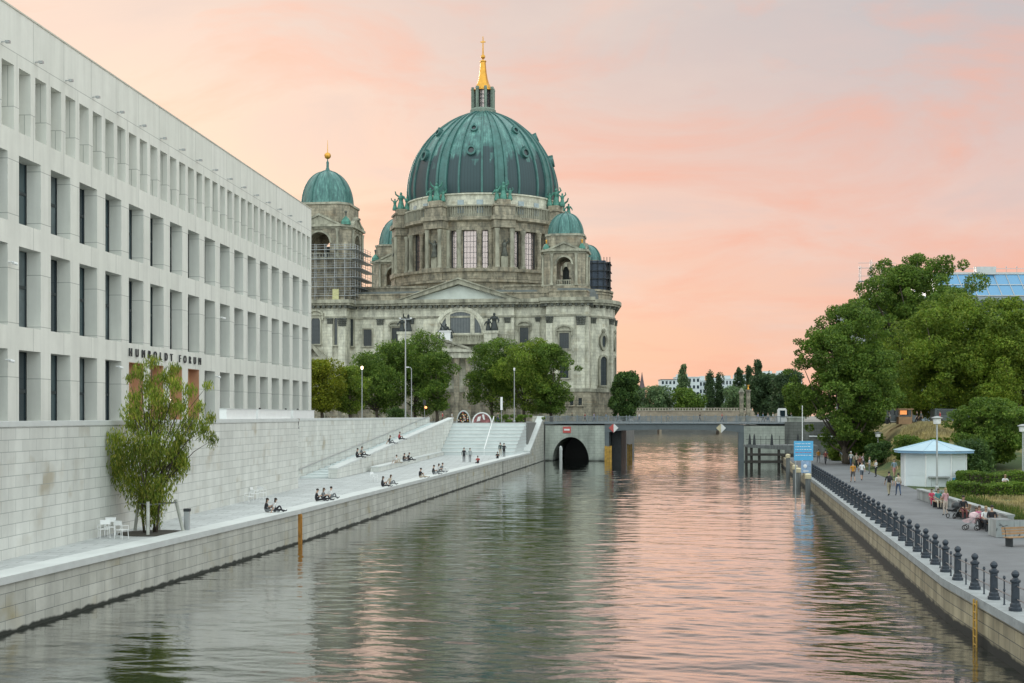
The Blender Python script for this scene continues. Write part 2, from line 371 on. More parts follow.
# left-to-right tint of the low sky
fx_ = N(nt, 'ShaderNodeMapRange'); fx_.inputs[1].default_value = -.10; fx_.inputs[2].default_value = .34; L(nt, mth('ADD', X_, mth('MULTIPLY', mth('SUBTRACT', n2.outputs[0], .5), .35)), fx_.inputs[0])
low = mixc(nt, fx_.outputs[0], s2l((252,206,176)), s2l((249,188,166)))
mid = mixc(nt, fx_.outputs[0], s2l((249,209,190)), s2l((236,200,190)))
top = mixc(nt, fx_.outputs[0], s2l((230,206,197)), s2l((200,195,197)))
e1 = N(nt, 'ShaderNodeMapRange'); e1.interpolation_type = 'SMOOTHSTEP'; e1.inputs[1].default_value = .02; e1.inputs[2].default_value = .17; L(nt, mth('ADD', Z_, mth('MULTIPLY', mth('SUBTRACT', n2.outputs[0], .5), .12)), e1.inputs[0])
e2 = N(nt, 'ShaderNodeMapRange'); e2.interpolation_type = 'SMOOTHSTEP'; e2.inputs[1].default_value = .13; e2.inputs[2].default_value = .29; L(nt, mth('ADD', Z_, mth('MULTIPLY', mth('SUBTRACT', n1.outputs[0], .5), .22)), e2.inputs[0])
c = mixc(nt, e1.outputs[0], low, mid); c = mixc(nt, e2.outputs[0], c, top)
# pink lit bellies and paler gaps
pk = ramp(nt, n1.outputs[0], [(.47, (0, 0, 0)), (.66, (1, 1, 1))])
c = mixc(nt, mth('MULTIPLY', pk.outputs[0], .75), c, s2l((249,184,162)))
pl_ = ramp(nt, n2.outputs[0], [(.50, (0, 0, 0)), (.72, (1, 1, 1))])
c = mixc(nt, mth('MULTIPLY', pl_.outputs[0], .5), c, s2l((247,222,206)))
gl_ = ramp(nt, n1.outputs[0], [(.30, (1, 1, 1)), (.47, (0, 0, 0))])
c = mixc(nt, mth('MULTIPLY', mth('MULTIPLY', gl_.outputs[0], .6), e1.outputs[0]), c, s2l((214,198,196)))
# overhead and behind the camera the deck is cool grey-blue
e3 = N(nt, 'ShaderNodeMapRange'); e3.interpolation_type = 'SMOOTHSTEP'; e3.inputs[1].default_value = .42; e3.inputs[2].default_value = .72; L(nt, Z_, e3.inputs[0])
back = N(nt, 'ShaderNodeMapRange'); back.interpolation_type = 'SMOOTHSTEP'; back.inputs[1].default_value = .45; back.inputs[2].default_value = -.35; L(nt, Y_, back.inputs[0])
cool = mixc(nt, n1.outputs[0], (1.30,1.52,1.54), (1.86,1.98,1.92))
cm = mth('MAXIMUM', e3.outputs[0], back.outputs[0])
c = mixc(nt, cm, c, cool)
skm = mixc(nt, 1.0, sky.outputs[0], (.10, .10, .10), 'MULTIPLY')
c = mixc(nt, .06, c, skm)
L(nt, c, bg.inputs[0]); bg.inputs[1].default_value = 1.0
sl = bpy.data.lights.new('sun', 'SUN'); sl.energy = .9; sl.angle = R(14); sl.color = (1, .86, .74)
so = bpy.data.objects.new('sun', sl); COL.objects.link(so)
d = Vector((math.sin(SUN_AZ)*math.cos(SUN_EL), math.cos(SUN_AZ)*math.cos(SUN_EL), math.sin(SUN_EL)))
so.rotation_euler = d.to_track_quat('Z', 'Y').to_euler()
# ------------------------------------------------------------------ camera
cam = bpy.data.cameras.new('camera'); co = bpy.data.objects.new('camera', cam); COL.objects.link(co)
co.location = (0, 0, CZ); co.rotation_euler = (R(90), 0, 0)
cam.sensor_width = 36; cam.lens = F/1024*36; cam.shift_y = (HZ-341.5)/1024; cam.clip_end = 9000; cam.clip_start = .5
S.camera = co
S.view_settings.view_transform = 'Standard'; S.view_settings.look = 'None'; S.view_settings.exposure = 0.0; S.view_settings.gamma = 1
S.render.resolution_x = 1024; S.render.resolution_y = 683
# ------------------------------------------------------------------ setting lines
def quay1(D): return -13.35+.15*(D-82.5)         # left quay, near section
def quay2(D): return -13.35+.126*(D-82.5)        # left quay, far section
def wallx(D): return -20.9+.062*(D-53.4)         # upper retaining wall
def backx(D): return -20.2+.0765*(D-124.7)       # wall behind the ramp
def parx(D): return -16.5+.0754*(D-123.7)        # sloping parapet
def rq(D):                                       # right quay, line of railing posts
    return 16.33+.105*(D-42.5) if D < 51 else 17.22+.1655*(D-51)
G = 6.9
def struct(mb, name, mat, **k): return tag(mb.build(name, mat, **k), kind='structure')
# ------------------------------------------------------------------ water
m, nt2, b = new_mat('canal_water')
b.inputs['Base Color'].default_value = (.010, .022, .017, 1); b.inputs['Roughness'].default_value = .03; b.inputs['IOR'].default_value = 2.15; b.inputs['Specular IOR Level'].default_value = .5
tcw = N(nt2, 'ShaderNodeTexCoord')
def wn(scale, rot, sx, sy, det=2, rough=.5):
    mpw = N(nt2, 'ShaderNodeMapping'); mpw.inputs['Rotation'].default_value = (0, 0, R(rot)); mpw.inputs['Scale'].default_value = (sx, sy, 1); L(nt2, tcw.outputs['Object'], mpw.inputs[0])
    nn = N(nt2, 'ShaderNodeTexNoise'); nn.inputs['Scale'].default_value = scale; nn.inputs['Detail'].default_value = det; nn.inputs['Roughness'].default_value = rough; L(nt2, mpw.outputs[0], nn.inputs['Vector'])
    return nn.outputs[0]
def mw(op, a, b_):
    q = nt2.nodes.new('ShaderNodeMath'); q.operation = op
    for i, v in enumerate((a, b_)):
        if isinstance(v, (int, float)): q.inputs[i].default_value = v
        else: L(nt2, v, q.inputs[i])
    return q.outputs[0]
h = mw('ADD', mw('MULTIPLY', wn(5.5, 15, .7, 1, 3), .5), mw('MULTIPLY', wn(14, -20, .8, 1, 2), .12))
bw_ = N(nt2, 'ShaderNodeBump'); bw_.inputs['Strength'].default_value = 1; bw_.inputs['Distance'].default_value = .012
L(nt2, h, bw_.inputs['Height']); L(nt2, bw_.outputs[0], b.inputs['Normal'])
gs = N(nt2, 'ShaderNodeBsdfGlossy'); gs.inputs['Roughness'].default_value = .03; L(nt2, bw_.outputs[0], gs.inputs['Normal'])
df = N(nt2, 'ShaderNodeBsdfDiffuse'); df.inputs[0].default_value = (.006, .014, .011, 1)
lw_ = N(nt2, 'ShaderNodeLayerWeight'); lw_.inputs[0].default_value = .5; L(nt2, bw_.outputs[0], lw_.inputs['Normal'])
rr_ = ramp(nt2, lw_.outputs['Facing'], [(.4, (.025,)*3), (.64, (.06,)*3), (.75, (.28,)*3), (.82, (.70,)*3), (.88, (.88,)*3), (.95, (.96,)*3)])
gs.inputs[0].default_value = (.97, .97, .96, 1)
mx_ = N(nt2, 'ShaderNodeMixShader'); L(nt2, rr_.outputs[0], mx_.inputs[0]); L(nt2, df.outputs[0], mx_.inputs[1]); L(nt2, gs.outputs[0], mx_.inputs[2]); L(nt2, mx_.outputs[0], nt2.nodes['Material Output'].inputs[0])
M['water'] = m
def water_mesh():
    rs = np.random.RandomState(12)
    Ys = [26.0]
    while Ys[-1] < 692: Ys.append(Ys[-1]+max(.085, min(.42 if Ys[-1] < 240 else .9, .085*(Ys[-1]/45)**1.0)))
    Ys = np.array(Ys); nc = 330
    XL = np.where(Ys < 82.5, -13.35+.15*(Ys-82.5), -13.35+.126*(Ys-82.5))-.6
    XR = np.where(Ys < 51, 16.33+.105*(Ys-42.5), 17.22+.1655*(Ys-51))+.6
    t = np.linspace(0, 1, nc)
    X = XL[:, None]+(XR-XL)[:, None]*t[None, :]; Y = np.repeat(Ys[:, None], nc, 1)
    Z = np.zeros_like(X)
    dirs = []
    for i in range(110):
        lam = .38*(6.5/.38)**(rs.random()**.9); th = math.radians(80)+rs.normal()*.42      # crests run mostly across the canal
        sl_ = .0066*(lam/1.6)**(-.4 if lam < 1.6 else -.4)
        k_ = 2*math.pi/lam; a = sl_*lam/(2*math.pi)*1.0
        Z += a*np.sin(k_*(X*math.cos(th)+Y*math.sin(th))+rs.random()*6.283)
    # wind patches: calmer and rougher water
    P = .72+.28*np.sin(X*.11+Y*.045+1.0)*np.sin(Y*.07-X*.06+.4)
    Z *= P
    V = np.stack([X, Y, Z], 2).reshape(-1, 3)
    nr = len(Ys); I = (np.arange(nr-1)[:, None]*nc+np.arange(nc-1)[None, :]).reshape(-1)
    Fq = np.stack([I, I+1, I+nc+1, I+nc], 1)
    ex = np.array([(-70, Ys[-1], 0), (260, Ys[-1], 0), (260, 760, 0), (-70, 760, 0), (-40, 8, 0), (40, 8, 0), (40, 26, 0), (-40, 26, 0)], float)
    n0 = len(V); V = np.concatenate([V, ex]); Fq = np.concatenate([Fq, [[n0, n0+1, n0+2, n0+3], [n0+4, n0+5, n0+6, n0+7]]])
    me = bpy.data.meshes.new('water'); me.vertices.add(len(V)); me.vertices.foreach_set('co', V.astype(np.float32).ravel())
    me.loops.add(Fq.size); me.loops.foreach_set('vertex_index', Fq.astype(np.int32).ravel()); me.polygons.add(len(Fq))
    me.polygons.foreach_set('loop_start', np.arange(len(Fq), dtype=np.int32)*4); me.polygons.foreach_set('loop_total', np.full(len(Fq), 4, dtype=np.int32)); me.polygons.foreach_set('use_smooth', np.ones(len(Fq), dtype=bool))
    me.materials.append(M['water']); me.update(calc_edges=True)
    o = bpy.data.objects.new('water', me); COL.objects.link(o); tag(o, kind='structure'); return o
water_mesh()
# ------------------------------------------------------------------ ground
mb = MB()
mb.prism([(-900, 20), (-24, 20), (-23.6, 35), (-18.4, 107.4), (-22.2, 107.6), (backx(214)-.6, 214), (quay2(214.9)-.7, 214.9), (quay2(232)-.8, 232.2), (5.7, 233.2), (5.7, 249), (17.0, 248), (21.5, 252), (28, 300), (38.5, 420), (47, 520), (62, 700), (-900, 700)], -1.2, G)
struct(mb, 'street_ground', M['ground'])
mb = MB(); mb.prism([(48.2, 226.4), (700, 226.4), (700, 700), (132, 700), (91, 520), (73, 420), (50, 262), (44.5, 250)], -1.2, G)
struct(mb, 'right_bank_ground', M['ground'])
mb = MB(); mb.prism([(-4500, 700), (4500, 700), (4500, 8000), (-4500, 8000)], -1.2, G)
struct(mb, 'far_ground', M['ground'])
mb = MB(); mb.prism([(quay1(30)-.3, 30), (quay1(82.5)-.3, 82.5), (quay2(212)-.3, 212), (parx(212), 212), (-22, 212), (-22.5, 108), (-24, 20)], -1.0, 2.08)
struct(mb, 'terrace', M['paving'], origin=(0, 0, 0))
# promenade and park bank on the right
mb = MB()
mb.prism([(rq(30)-.1, 30), (rq(51)-.1, 51), (rq(212), 212), (rq(212)+22, 212), (rq(51)+22, 51), (rq(30)+22, 30)], -1.0, 1.65)
struct(mb, 'promenade', M['asphalt'], origin=(0, 0, 0))
def sm(a, b_, x):
    t = max(0, min(1, (x-a)/(b_-a))); return t*t*(3-2*t)
def park_z(X, D):
    s = X-rq(D)
    z = 1.55+5.2*max(sm(124, 160, D)*sm(8, 15, s), sm(17, 34, s))
    if z > 1.7: z += .35*(noise.noise(Vector((X*.15, D*.15, 0))))*sm(1.7, 3, z)*(1-sm(5.5, 6.7, z))
    return z
mg = simple('park_grass', (.10, .12, .035), .95, var=.5, scale=1.2, bump=.6, bscale=6)
mdry, ntd, bd = new_mat('park_dry_grass')
tcd = N(ntd, 'ShaderNodeTexCoord'); nd = N(ntd, 'ShaderNodeTexNoise'); nd.inputs['Scale'].default_value = .22; nd.inputs['Detail'].default_value = 8; nd.inputs['Roughness'].default_value = .7; L(ntd, tcd.outputs['Object'], nd.inputs['Vector'])
spd = N(ntd, 'ShaderNodeSeparateXYZ'); L(ntd, tcd.outputs['Object'], spd.inputs[0])
mz = N(ntd, 'ShaderNodeMapRange'); mz.inputs[1].default_value = 3.6; mz.inputs[2].default_value = 5.8; mz.inputs[3].default_value = -.06; mz.inputs[4].default_value = .16; L(ntd, spd.outputs[2], mz.inputs[0])
ad = N(ntd, 'ShaderNodeMath', operation='ADD'); L(ntd, nd.outputs[0], ad.inputs[0]); L(ntd, mz.outputs[0], ad.inputs[1])
rd = ramp(ntd, ad.outputs[0], [(.4, (.045, .075, .02)), (.55, (.17, .15, .055)), (.72, (.36, .29, .14))])
L(ntd, rd.outputs[0], bd.inputs['Base Color']); bd.inputs['Roughness'].default_value = .95
M['park'] = mdry
mb = MB(); nx, ny = 60, 90
vs = []; 
for j in range(ny+1):
    D = 40+(228-40)*j/ny
    for i in range(nx+1):
        s = 6.6+(170)*(i/nx)**1.8; X = rq(D)+s
        vs.append((X, D, park_z(X, D)+(0.13 if s > 7 else -.3)))
fs = [(j*(nx+1)+i, j*(nx+1)+i+1, (j+1)*(nx+1)+i+1, (j+1)*(nx+1)+i) for j in range(ny) for i in range(nx)]
mb.add(vs, fs); struct(mb, 'park_slope', M['park'], smooth=True, origin=(0, 0, 0))
# ------------------------------------------------------------------ left quay walls
def line_thing(name, X0, D0, X1, D1, z, label, cat, group=None):
    o = empty(name, (X0, D0, z), math.atan2(D1-D0, X1-X0), label, cat, group)
    return o, math.hypot(X1-X0, D1-D0)
q, ln = line_thing('quay_wall', quay1(30), 30, quay1(82.5), 82.5, 0, 'pale stone quay wall in the foreground left, nearer than the orange rust streak', 'quay wall')
mb = MB(); mb.box(0, ln, 0, 1.0, -1, 1.86); mb.build('wall', M['quay_stone'], q)
mb = MB(); mb.box(0, ln, -.1, 1.15, 1.86, 2.14); mb.build('coping', M['coping'], q)
q, ln = line_thing('quay_wall', quay2(82.6), 82.6, quay2(233), 233, 0, 'long pale stone quay wall running on from the rust streak to the bridge arch', 'quay wall')
s1 = ln-22
mb = MB(); mb.box(0, s1, 0, 1.0, -1, 1.86)
mb.prism([(s1, 0), (ln, 0), (ln, 1.0), (s1, 1.0)], -1, [2.1, 7.7, 7.7, 2.1]); mb.build('wall', M['quay_stone'], q)
mb = MB(); mb.box(0, s1, -.1, 1.15, 1.86, 2.14)
mb.add([(s1, -.06, 2.1), (ln, -.06, 7.7), (ln, 1.1, 7.7), (s1, 1.1, 2.1), (s1, -.06, 2.4), (ln, -.06, 8.0), (ln, 1.1, 8.0), (s1, 1.1, 2.4)], [(0,3,2,1),(4,5,6,7),(0,1,5,4),(1,2,6,5),(2,3,7,6),(3,0,4,7)])
mb.build('coping', M['coping'], q)
mb = MB(); mb.box(ln-.15, ln+.6, -.05, 2.0, -1, 8.0); mb.build('end_pier', M['quay_stone'], q)
mb = MB(); mb.box(s1-33, s1-32.85, -.04, .0, .2, 1.86); mb.build('joint', M['black'], q)
# orange rusty fender post where the two sections meet
mb = MB(); mb.box(quay1(82.5)-.13, quay1(82.5)+.11, 82.1, 82.5, -.6, 1.84); mb.tube((quay1(82.5)+.13, 82.3, -.6), (quay1(82.5)+.13, 82.3, 1.8), .05)
tag(mb.build('mooring_post', simple('rusty_orange', (.42,.20,.04), .8, var=.5, scale=3, stretch=(1, 1, .4))), 'orange rusty vertical fender post on the left quay wall', 'fender post')
# upper walls
q, ln = line_thing('retaining_wall', wallx(30), 30, wallx(107.5), 107.5, 2.0, 'tall pale coursed stone wall under the long concrete building', 'wall')
mb = MB(); mb.box(0, ln, 0, 4.3, 0, 5.55); mb.build('wall', M['limestone'], q)
mb = MB(); mb.box(0, ln+.02, -.04, 1.0, 5.55, 5.78); mb.build('coping', M['coping'], q)
q, ln = line_thing('retaining_wall', backx(107), 107, backx(213.5), 213.5, 2.0, 'pale stone wall running behind the long stepped ramp', 'wall')
mb = MB(); mb.box(0, ln, 0, .9, 0, 5.55); mb.build('wall', M['limestone'], q)
mb = MB(); mb.box(0, ln, -.04, 1.0, 5.55, 5.78); mb.build('coping', M['coping'], q)
mb = MB(); mb.path([(17, -.12, .9), (18, -.12, 1.0), (ln-2, -.12, 5.9)], .05, 6); mb.build('handrail', M['metal'], q)
for (a, b_, lab) in ((88.3, 96, 'white low parapet block on the wall top, nearest of three under the concrete building'), (96.6, 107, 'white low parapet block on the wall top, middle of three, person behind it'), (108, 116, 'white low parapet block beyond the concrete building corner, farthest of three')):
    X0 = wallx(a)-.5; X1 = wallx(b_)-.5
    o, ln = line_thing('parapet_block', X0, a, X1, b_, 7.79, lab, 'parapet', 'white parapet blocks on the wall top')
    mb = MB(); mb.box(0, ln, 0, .5, 0, .66); mb.build('wall', M['white'], o)
    mb = MB(); mb.box(-.03, ln+.03, -.03, .53, .66, .72); mb.build('coping', M['coping'], o)
# long stepped ramp
q, ln = line_thing('ramp_steps', backx(124.7), 124.7, backx(213), 213, 2.09, 'long shallow stepped ramp climbing between wall and sloping parapet', 'steps')
mb = MB(); n = 33
for i in range(n):
    mb.box(ln*i/n, ln*(i+1)/n, -3.05, -.05, -.2, 4.8*(i+1)/n)
mb.build('treads', M['step'], q)
q, ln = line_thing('sloping_parapet', parx(123.7), 123.7, parx(215), 215, 2.09, 'white stone parapet rising in a straight slope to the street', 'parapet')
mb = MB(); mb.prism([(0, 0), (ln, 0), (ln, .85), (0, .85)], 0, [.85, 5.45, 5.45, .85]); mb.build('wall', M['limestone'], q)
mb = MB(); mb.hexa([(-.04, -.05, .85), (ln, -.05, 5.45), (ln, .9, 5.45), (-.04, .9, .85)], [(-.04, -.05, 1.02), (ln, -.05, 5.67), (ln, .9, 5.67), (-.04, .9, 1.02)]); mb.build('coping', M['coping'], q)
q, ln = line_thing('stone_bench', -14.0, 138, -10.3, 197.5, 2.09, 'long low pale stone bench ledge below the sloping parapet', 'bench')
mb = MB(); mb.box(0, ln, 0, .9, 0, .48); mb.build('base', M['limestone'], q)
mb = MB(); mb.box(-.05, ln, -.06, .9, .48, .6); mb.build('seat', M['coping'], q)
# wide seating steps
st = empty('seating_steps', (-3, 206, 2.09), 0, 'broad flight of pale seating steps beside the bridge', 'steps')
n = 9
for i in range(n):
    d0 = 198+i*1.95; z0 = 2.0; z1 = 2.09+.53*(i+1)
    mb = MB(); xr0 = quay2(d0)-1.0; xr1 = quay2(216)-1.0
    mb.prism([(parx(d0)+.02, d0), (xr0, d0), (xr1, 216), (parx(216), 216)], z0 if i == 0 else z1-.53, z1-.1)
    mb.build('step', M['step'], st, local=False)
    mb = MB(); mb.prism([(parx(d0)+.04, d0-.08), (xr0-.02, d0-.08), (xr1-.03, 216), (parx(216)+.03, 216)], z1-.1, z1); mb.build('tread', M['coping'], st, local=False)
mb = MB(); p0 = Vector((-4.2, 197, 3.0)); p1 = Vector((-3.0, 216, 7.9)); mb.tube(p0, p1, .07)
for t in (0, .25, .5, .75, 1):
    p = p0.lerp(p1, t); mb.tube((p.x, p.y, p.z-1.0), p, .04)
mb.build('handrail', M['white'], st, local=False)
# ------------------------------------------------------------------ the long concrete building
FA = math.atan2(1, .0803)
def fX(D): return -43.43+.0803*D
fo = empty('office_building', (fX(60), 60, G), FA, 'long pale concrete museum building with deep window grid on the left bank', 'building')
def sF(D): return (D-60)*math.hypot(1, .0803)
EW = sF(186.0); ks = list(range(-6, 17))
rows = [(13.9-6.9-6.55+.2, 12.8-G), (14.5-G, 20.33-G), (21.98-G, 26.9-G)]
TOP0, TOP1, ROOF = 28.6-G, 33.26-G, 37.3-G
mb = MB()
mb.box(0, EW, 0, 1.1, 0, rows[0][0])
mb.box(0, EW, 0, 1.1, rows[0][1], rows[1][0]); mb.box(0, EW, 0, 1.1, rows[1][1], rows[2][0]); mb.box(0, EW, 0, 1.8, rows[2][1], TOP0)
mb.box(0, EW, 0, 1.8, TOP1, ROOF)
openings = []
for r, (z0, z1) in enumerate(rows):
    prev = 0
    for k in ks:
        a = sF(95.1+5.35*k); b_ = a+3.62
        if a < 0: prev = max(b_, 0); continue
        mb.box(prev, a, 0, 1.1, z0, z1); prev = b_; openings.append((r, k, a, b_, z0, z1))
    mb.box(prev, EW, 0, 1.1, z0, z1)
prev = 0; tops = []
for k in range(-13, 34):
    a = sF(95.1+2.675*k); b_ = a+1.9
    if a < 0: continue
    mb.box(prev, a, 0, 1.8, TOP0, TOP1); prev = b_; tops.append((a, b_))
mb.box(prev, EW, 0, 1.8, TOP0, TOP1)
mb.box(0, EW, 1.8, 45, TOP0+.01, ROOF-.02)
mb.box(0, EW, 1.35, 45, 0.01, TOP0-.01)
mb.build('wall', M['concrete'], fo)
mb = MB(); mb.box(-.05, EW+.06, -.06, 45, ROOF, ROOF+.12); mb.build('roof_edge', M['reveal'], fo)
for (r, k, a, b_, z0, z1) in openings:
    if r == 0 and 4 <= k <= 7:
        mb = MB(); mb.box(a+.05, b_-.05, 1.02, 1.34, z0, z1-.05); mb.box(b_-.05, b_-.002, .04, 1.34, z0, z1-.002); mb.box(a+.002, a+.05, .04, 1.34, z0, z1-.002); mb.box(a+.05, b_-.05, .04, 1.34, z1-.05, z1-.002); dd = mb.build('entrance_recess', M['copperdoor'], fo)
        dd['label'] = 'terracotta coloured entrance recess'
        mb = MB(); mb.mi = 0; mb.box(a+.9, b_-.9, .98, 1.0, z0, z0+2.6); mb.build('door', M['glass_dark'], dd)
        continue
    mb = MB(); mb.box(a+.002, b_-.002, 1.2, 1.3, z0+.002, z1-.002); wdw = mb.build('window', M[('glass_dark', 'glass_b', 'glass_c')[(k*7+r*5) % 3]], fo)
    mb = MB(); zc = z0+(z1-z0)*(.42 if r == 0 else .52)
    mb.box(a, b_, 1.12, 1.2, zc, zc+.22); mb.box(a, a+.1, 1.12, 1.2, z0, z1); mb.box(b_-.1, b_, 1.12, 1.2, z0, z1); mb.box((a+b_)/2-.05, (a+b_)/2+.05, 1.13, 1.2, z0, z1)
    mb.build('frame', M['frame_dark'], wdw)
for k in range(-6, 17):      # small facade lights above the top openings
    s = sF(92.4+5.35*k)
    if s < 0: continue
    mb = MB(); z = 8+26.4-G
    mb.tube((s, 0, z), (s, -.35, z), .04); mb.box(s-.13, s+.13, -.62, -.3, z-.1, z+.08); mb.build('floodlight', M['metal'], fo)
for s, z in ((sF(93.5), 19.0), (sF(113.5), 12.3), (sF(93.0), 12.0), (sF(141.5), 12.3), (sF(143.3), 18.8)):
    mb = MB(); z -= G; mb.tube((s, 0, z), (s, -.3, z), .05); mb.tube((s, -.3, z-.05), (s+.35, -.45, z-.12), .11); mb.build('security_camera', M['white'], fo)
mb = MB(); mb.box(sF(127), sF(129.5), .5, .6, 8.2+1.0-G, 8.2+1.45-G)
mb.build('lit_panel', emit('lit_panel', (1, .82, .6), 1.6), fo)
# lettering on the band over the entrance
fc = bpy.data.curves.new('lettering', 'FONT'); fc.body = 'HUMBOLDT FORUM'; fc.size = 1.06; fc.extrude = .05; fc.space_character = 1.0
tmp = bpy.data.objects.new('tmp_text', fc); COL.objects.link(tmp)
def text_width():
    bpy.context.view_layer.update(); return tmp.dimensions.x
w0 = text_width(); target = sF(136.3)-sF(116.3)
fc.space_character = 1.0+(target-w0)/w0*1.0
for _ in range(4):
    w1 = text_width(); fc.space_character += (target-w1)/w0*.98
bpy.context.view_layer.update()
me = bpy.data.meshes.new_from_object(tmp.evaluated_get(bpy.context.evaluated_depsgraph_get()))
bpy.data.objects.remove(tmp)
lt = bpy.data.objects.new('lettering', me); COL.objects.link(lt); lt.parent = fo
lt.location = (sF(116.3), -.1, 8+5.32-G); lt.rotation_euler = (R(90), 0, 0)
me.materials.clear(); me.materials.append(M['darkmetal'])
# ------------------------------------------------------------------ the road bridge
br = empty('road_bridge', (5.9, 233, 0), math.atan2(-7, 41.9), 'low grey steel road bridge with stone arch abutment across the canal', 'bridge')
BL = 43.0; XA, XB = 10.6, 34.8
def arc(cx, cz, r, a0, a1, n=16, sy=1): return [(cx+r*math.cos(a0+(a1-a0)*i/n), cz+sy*r*math.sin(a0+(a1-a0)*i/n)) for i in range(n+1)]
# arch abutment: outline with an opening (px 551-586)
ac, ar = 4.55, 3.25
mb = MB()
A = arc(ac, .0, ar, math.pi, 0, 20, 1.32)
mb.prism_xz([(0, -1), (ac-ar, -1)]+A[:11]+[(ac, 6.35), (0, 6.35)], 0, 17)
mb.prism_xz([(ac+ar, -1), (XA, -1), (XA, 6.35), (ac, 6.35)]+A[10:], 0, 17)
mb.build('arch_abutment', M['abut'], br)
mb = MB(); mb.box(ac-ar, ac+ar, 16, 16.4, -1, 5); mb.build('tunnel_shade', M['black'], br)  # black sheet puts the darkness inside the arch into colour
mb = MB(); mb.box(ac+ar+.1, XA+.05, -.5, 0, -1, .75); mb.build('footing', M['abut'], br)
mb = MB(); mb.box(XB+.02, BL, 0, 17, -1, 6.3); mb.build('abutment', M['abut'], br)
mb = MB()
for x0, x1 in ((XA+.02, XA+.75), (XB-.95, XB)): mb.box(x0, x1, .1, 16.9, -1, 5.7)
mb.build('pier', M['beam'], br)
mb = MB(); mb.box(XA+.8, XA+2.5, 5.5, 16.9, -1, 5.4); mb.build('void_shade', M['darkmetal'], br)  # dark block stands for the shaded void beside the pier, no real part
n = 24
top = [(XA+(XB-XA)*i/n, 6.45+.12*math.sin(math.pi*i/n)) for i in range(n+1)]
bot = [(x, 5.35+(.28*math.sin(math.pi*i/n)) - (.35*(max(0, 1-i/2.5)+max(0, 1-(n-i)/2.5)))) for i, (x, z) in enumerate(top)]
mb = MB(); mb.prism_xz(bot+top[::-1], .0, 1.0); mb.build('girder', M['beam'], br)
mb = MB(); mb.prism_xz([(x, z+.1) for x, z in bot]+[(x, z-.03) for x, z in top[::-1]], 1.05, 16.8); mb.build('deck', M['darkmetal'], br)
mb = MB(); mb.box(-.2, BL, -.25, 17.2, 6.62, 6.85); mb.build('deck_edge', M['rail_grey'], br)
for yy in (-.05, 16.9):
    mb = MB(); mb.box(0, BL, yy-.04, yy+.04, 7.85, 7.95); mb.box(0, BL, yy-.03, yy+.03, 6.95, 7.0)
    x = .1
    while x < BL: mb.box(x-.028, x+.028, yy-.014, yy+.014, 6.85, 7.9); x += .17
    ra = mb.build('railing', M['rail_grey'], br)
    for i in range(24):
        x = .1+i*(BL-.2)/23; mb = MB(); mb.box(x-.07, x+.07, yy-.09, yy+.09, 6.85, 8.02); mb.ball((x, yy, 8.08), .09, 6); mb.build('post', M['rail_grey'], ra)
for x, red in ((XA+1.6, 1), (XB-3.9, 0)):
    mb = MB(); r = .85
    mb.prism_xz([(x-r, 5.9), (x, 5.9-r), (x, 5.9+r)], -.2, -.1); mb.mi = 1; mb.prism_xz([(x, 5.9-r), (x+r, 5.9), (x, 5.9+r)], -.2, -.1)
    d_ = mb.build('diamond_sign', [M['sign_red'] if red else M['cream'], M['sign_white']], br)
    if not red: d_['label'] = 'orange and white diamond sign'
mb = MB(); mb.box(3.2, 4.6, -.12, -.02, 5.0, 6.1); mb.mi = 1; mb.box(3.4, 4.4, -.14, -.12, 5.42, 5.72)
mb.build('square_sign', [M['sign_red'], M['sign_white']], br)
mb = MB(); mb.box(-.55, -.4, -.35, -.05, 5.2, 7.4); mb.box(-.7, -.25, -.3, -.1, 6.5, 6.9); mb.build('signal_lamp', M['black'], br)
# fenders and a mooring pile in the arch mouth
p = Matrix.Translation((5.9, 233, 0)) @ Matrix.Rotation(math.atan2(-7, 41.9), 4, 'Z')
def fender(name, lx, ly, w_, z1, mat, label, cat='fender', grp=None):
    e = empty(name, p @ Vector((lx, ly, 0)), math.atan2(-7, 41.9), label, cat, grp)
    for i in range(3):
        mb = MB(); mb.box(-w_/2+i*w_/3+.02, -w_/2+(i+1)*w_/3-.02, -.15, .15, -1, z1-.1*(i % 2)); mb.build('plank', mat, e)
    mb = MB(); mb.box(-w_/2, w_/2, .16, .3, z1*.6, z1*.6+.2); mb.build('crosspiece', M['wood_dark'], e)
fender('timber_fender', XA+.7, -.8, 1.3, 2.75, M['yellow'], 'bright yellow timber fender standing before the left bridge pier')
fender('timber_fender', XA+3.8, 8, .95, 2.9, M['yellow'], 'dull yellow timber fender under the bridge behind the dark void')
mb = MB(); mb.lathe([(.28, -1), (.28, 2.0), (.32, 2.0), (.32, 2.1), (.28, 2.15), (.26, 2.5), (.05, 2.75)], p @ Vector((2.95, -1.2, 0)), 12)
tag(mb.build('mooring_pile', M['coping'], smooth=False), 'white round mooring pile in the mouth of the bridge arch', 'mooring pile')
# ------------------------------------------------------------------ far stone bridge
fb = empty('stone_bridge', (43, 668, 0), R(-2), 'distant beige stone bridge beyond the road bridge', 'bridge')
mb = MB()
cs = [12, 33, 54]; w2 = 10.1; x = -2
pts = [(-4, -1)]
for c0 in cs:
    pts += [(c0-w2, -1), (c0-w2, .2)]+arc(c0, .2, w2, math.pi, 0, 12, .3)+[(c0+w2, -1)]
pts += [(72, -1), (72, 10.2), (-4, 9.8)]
mb2 = []
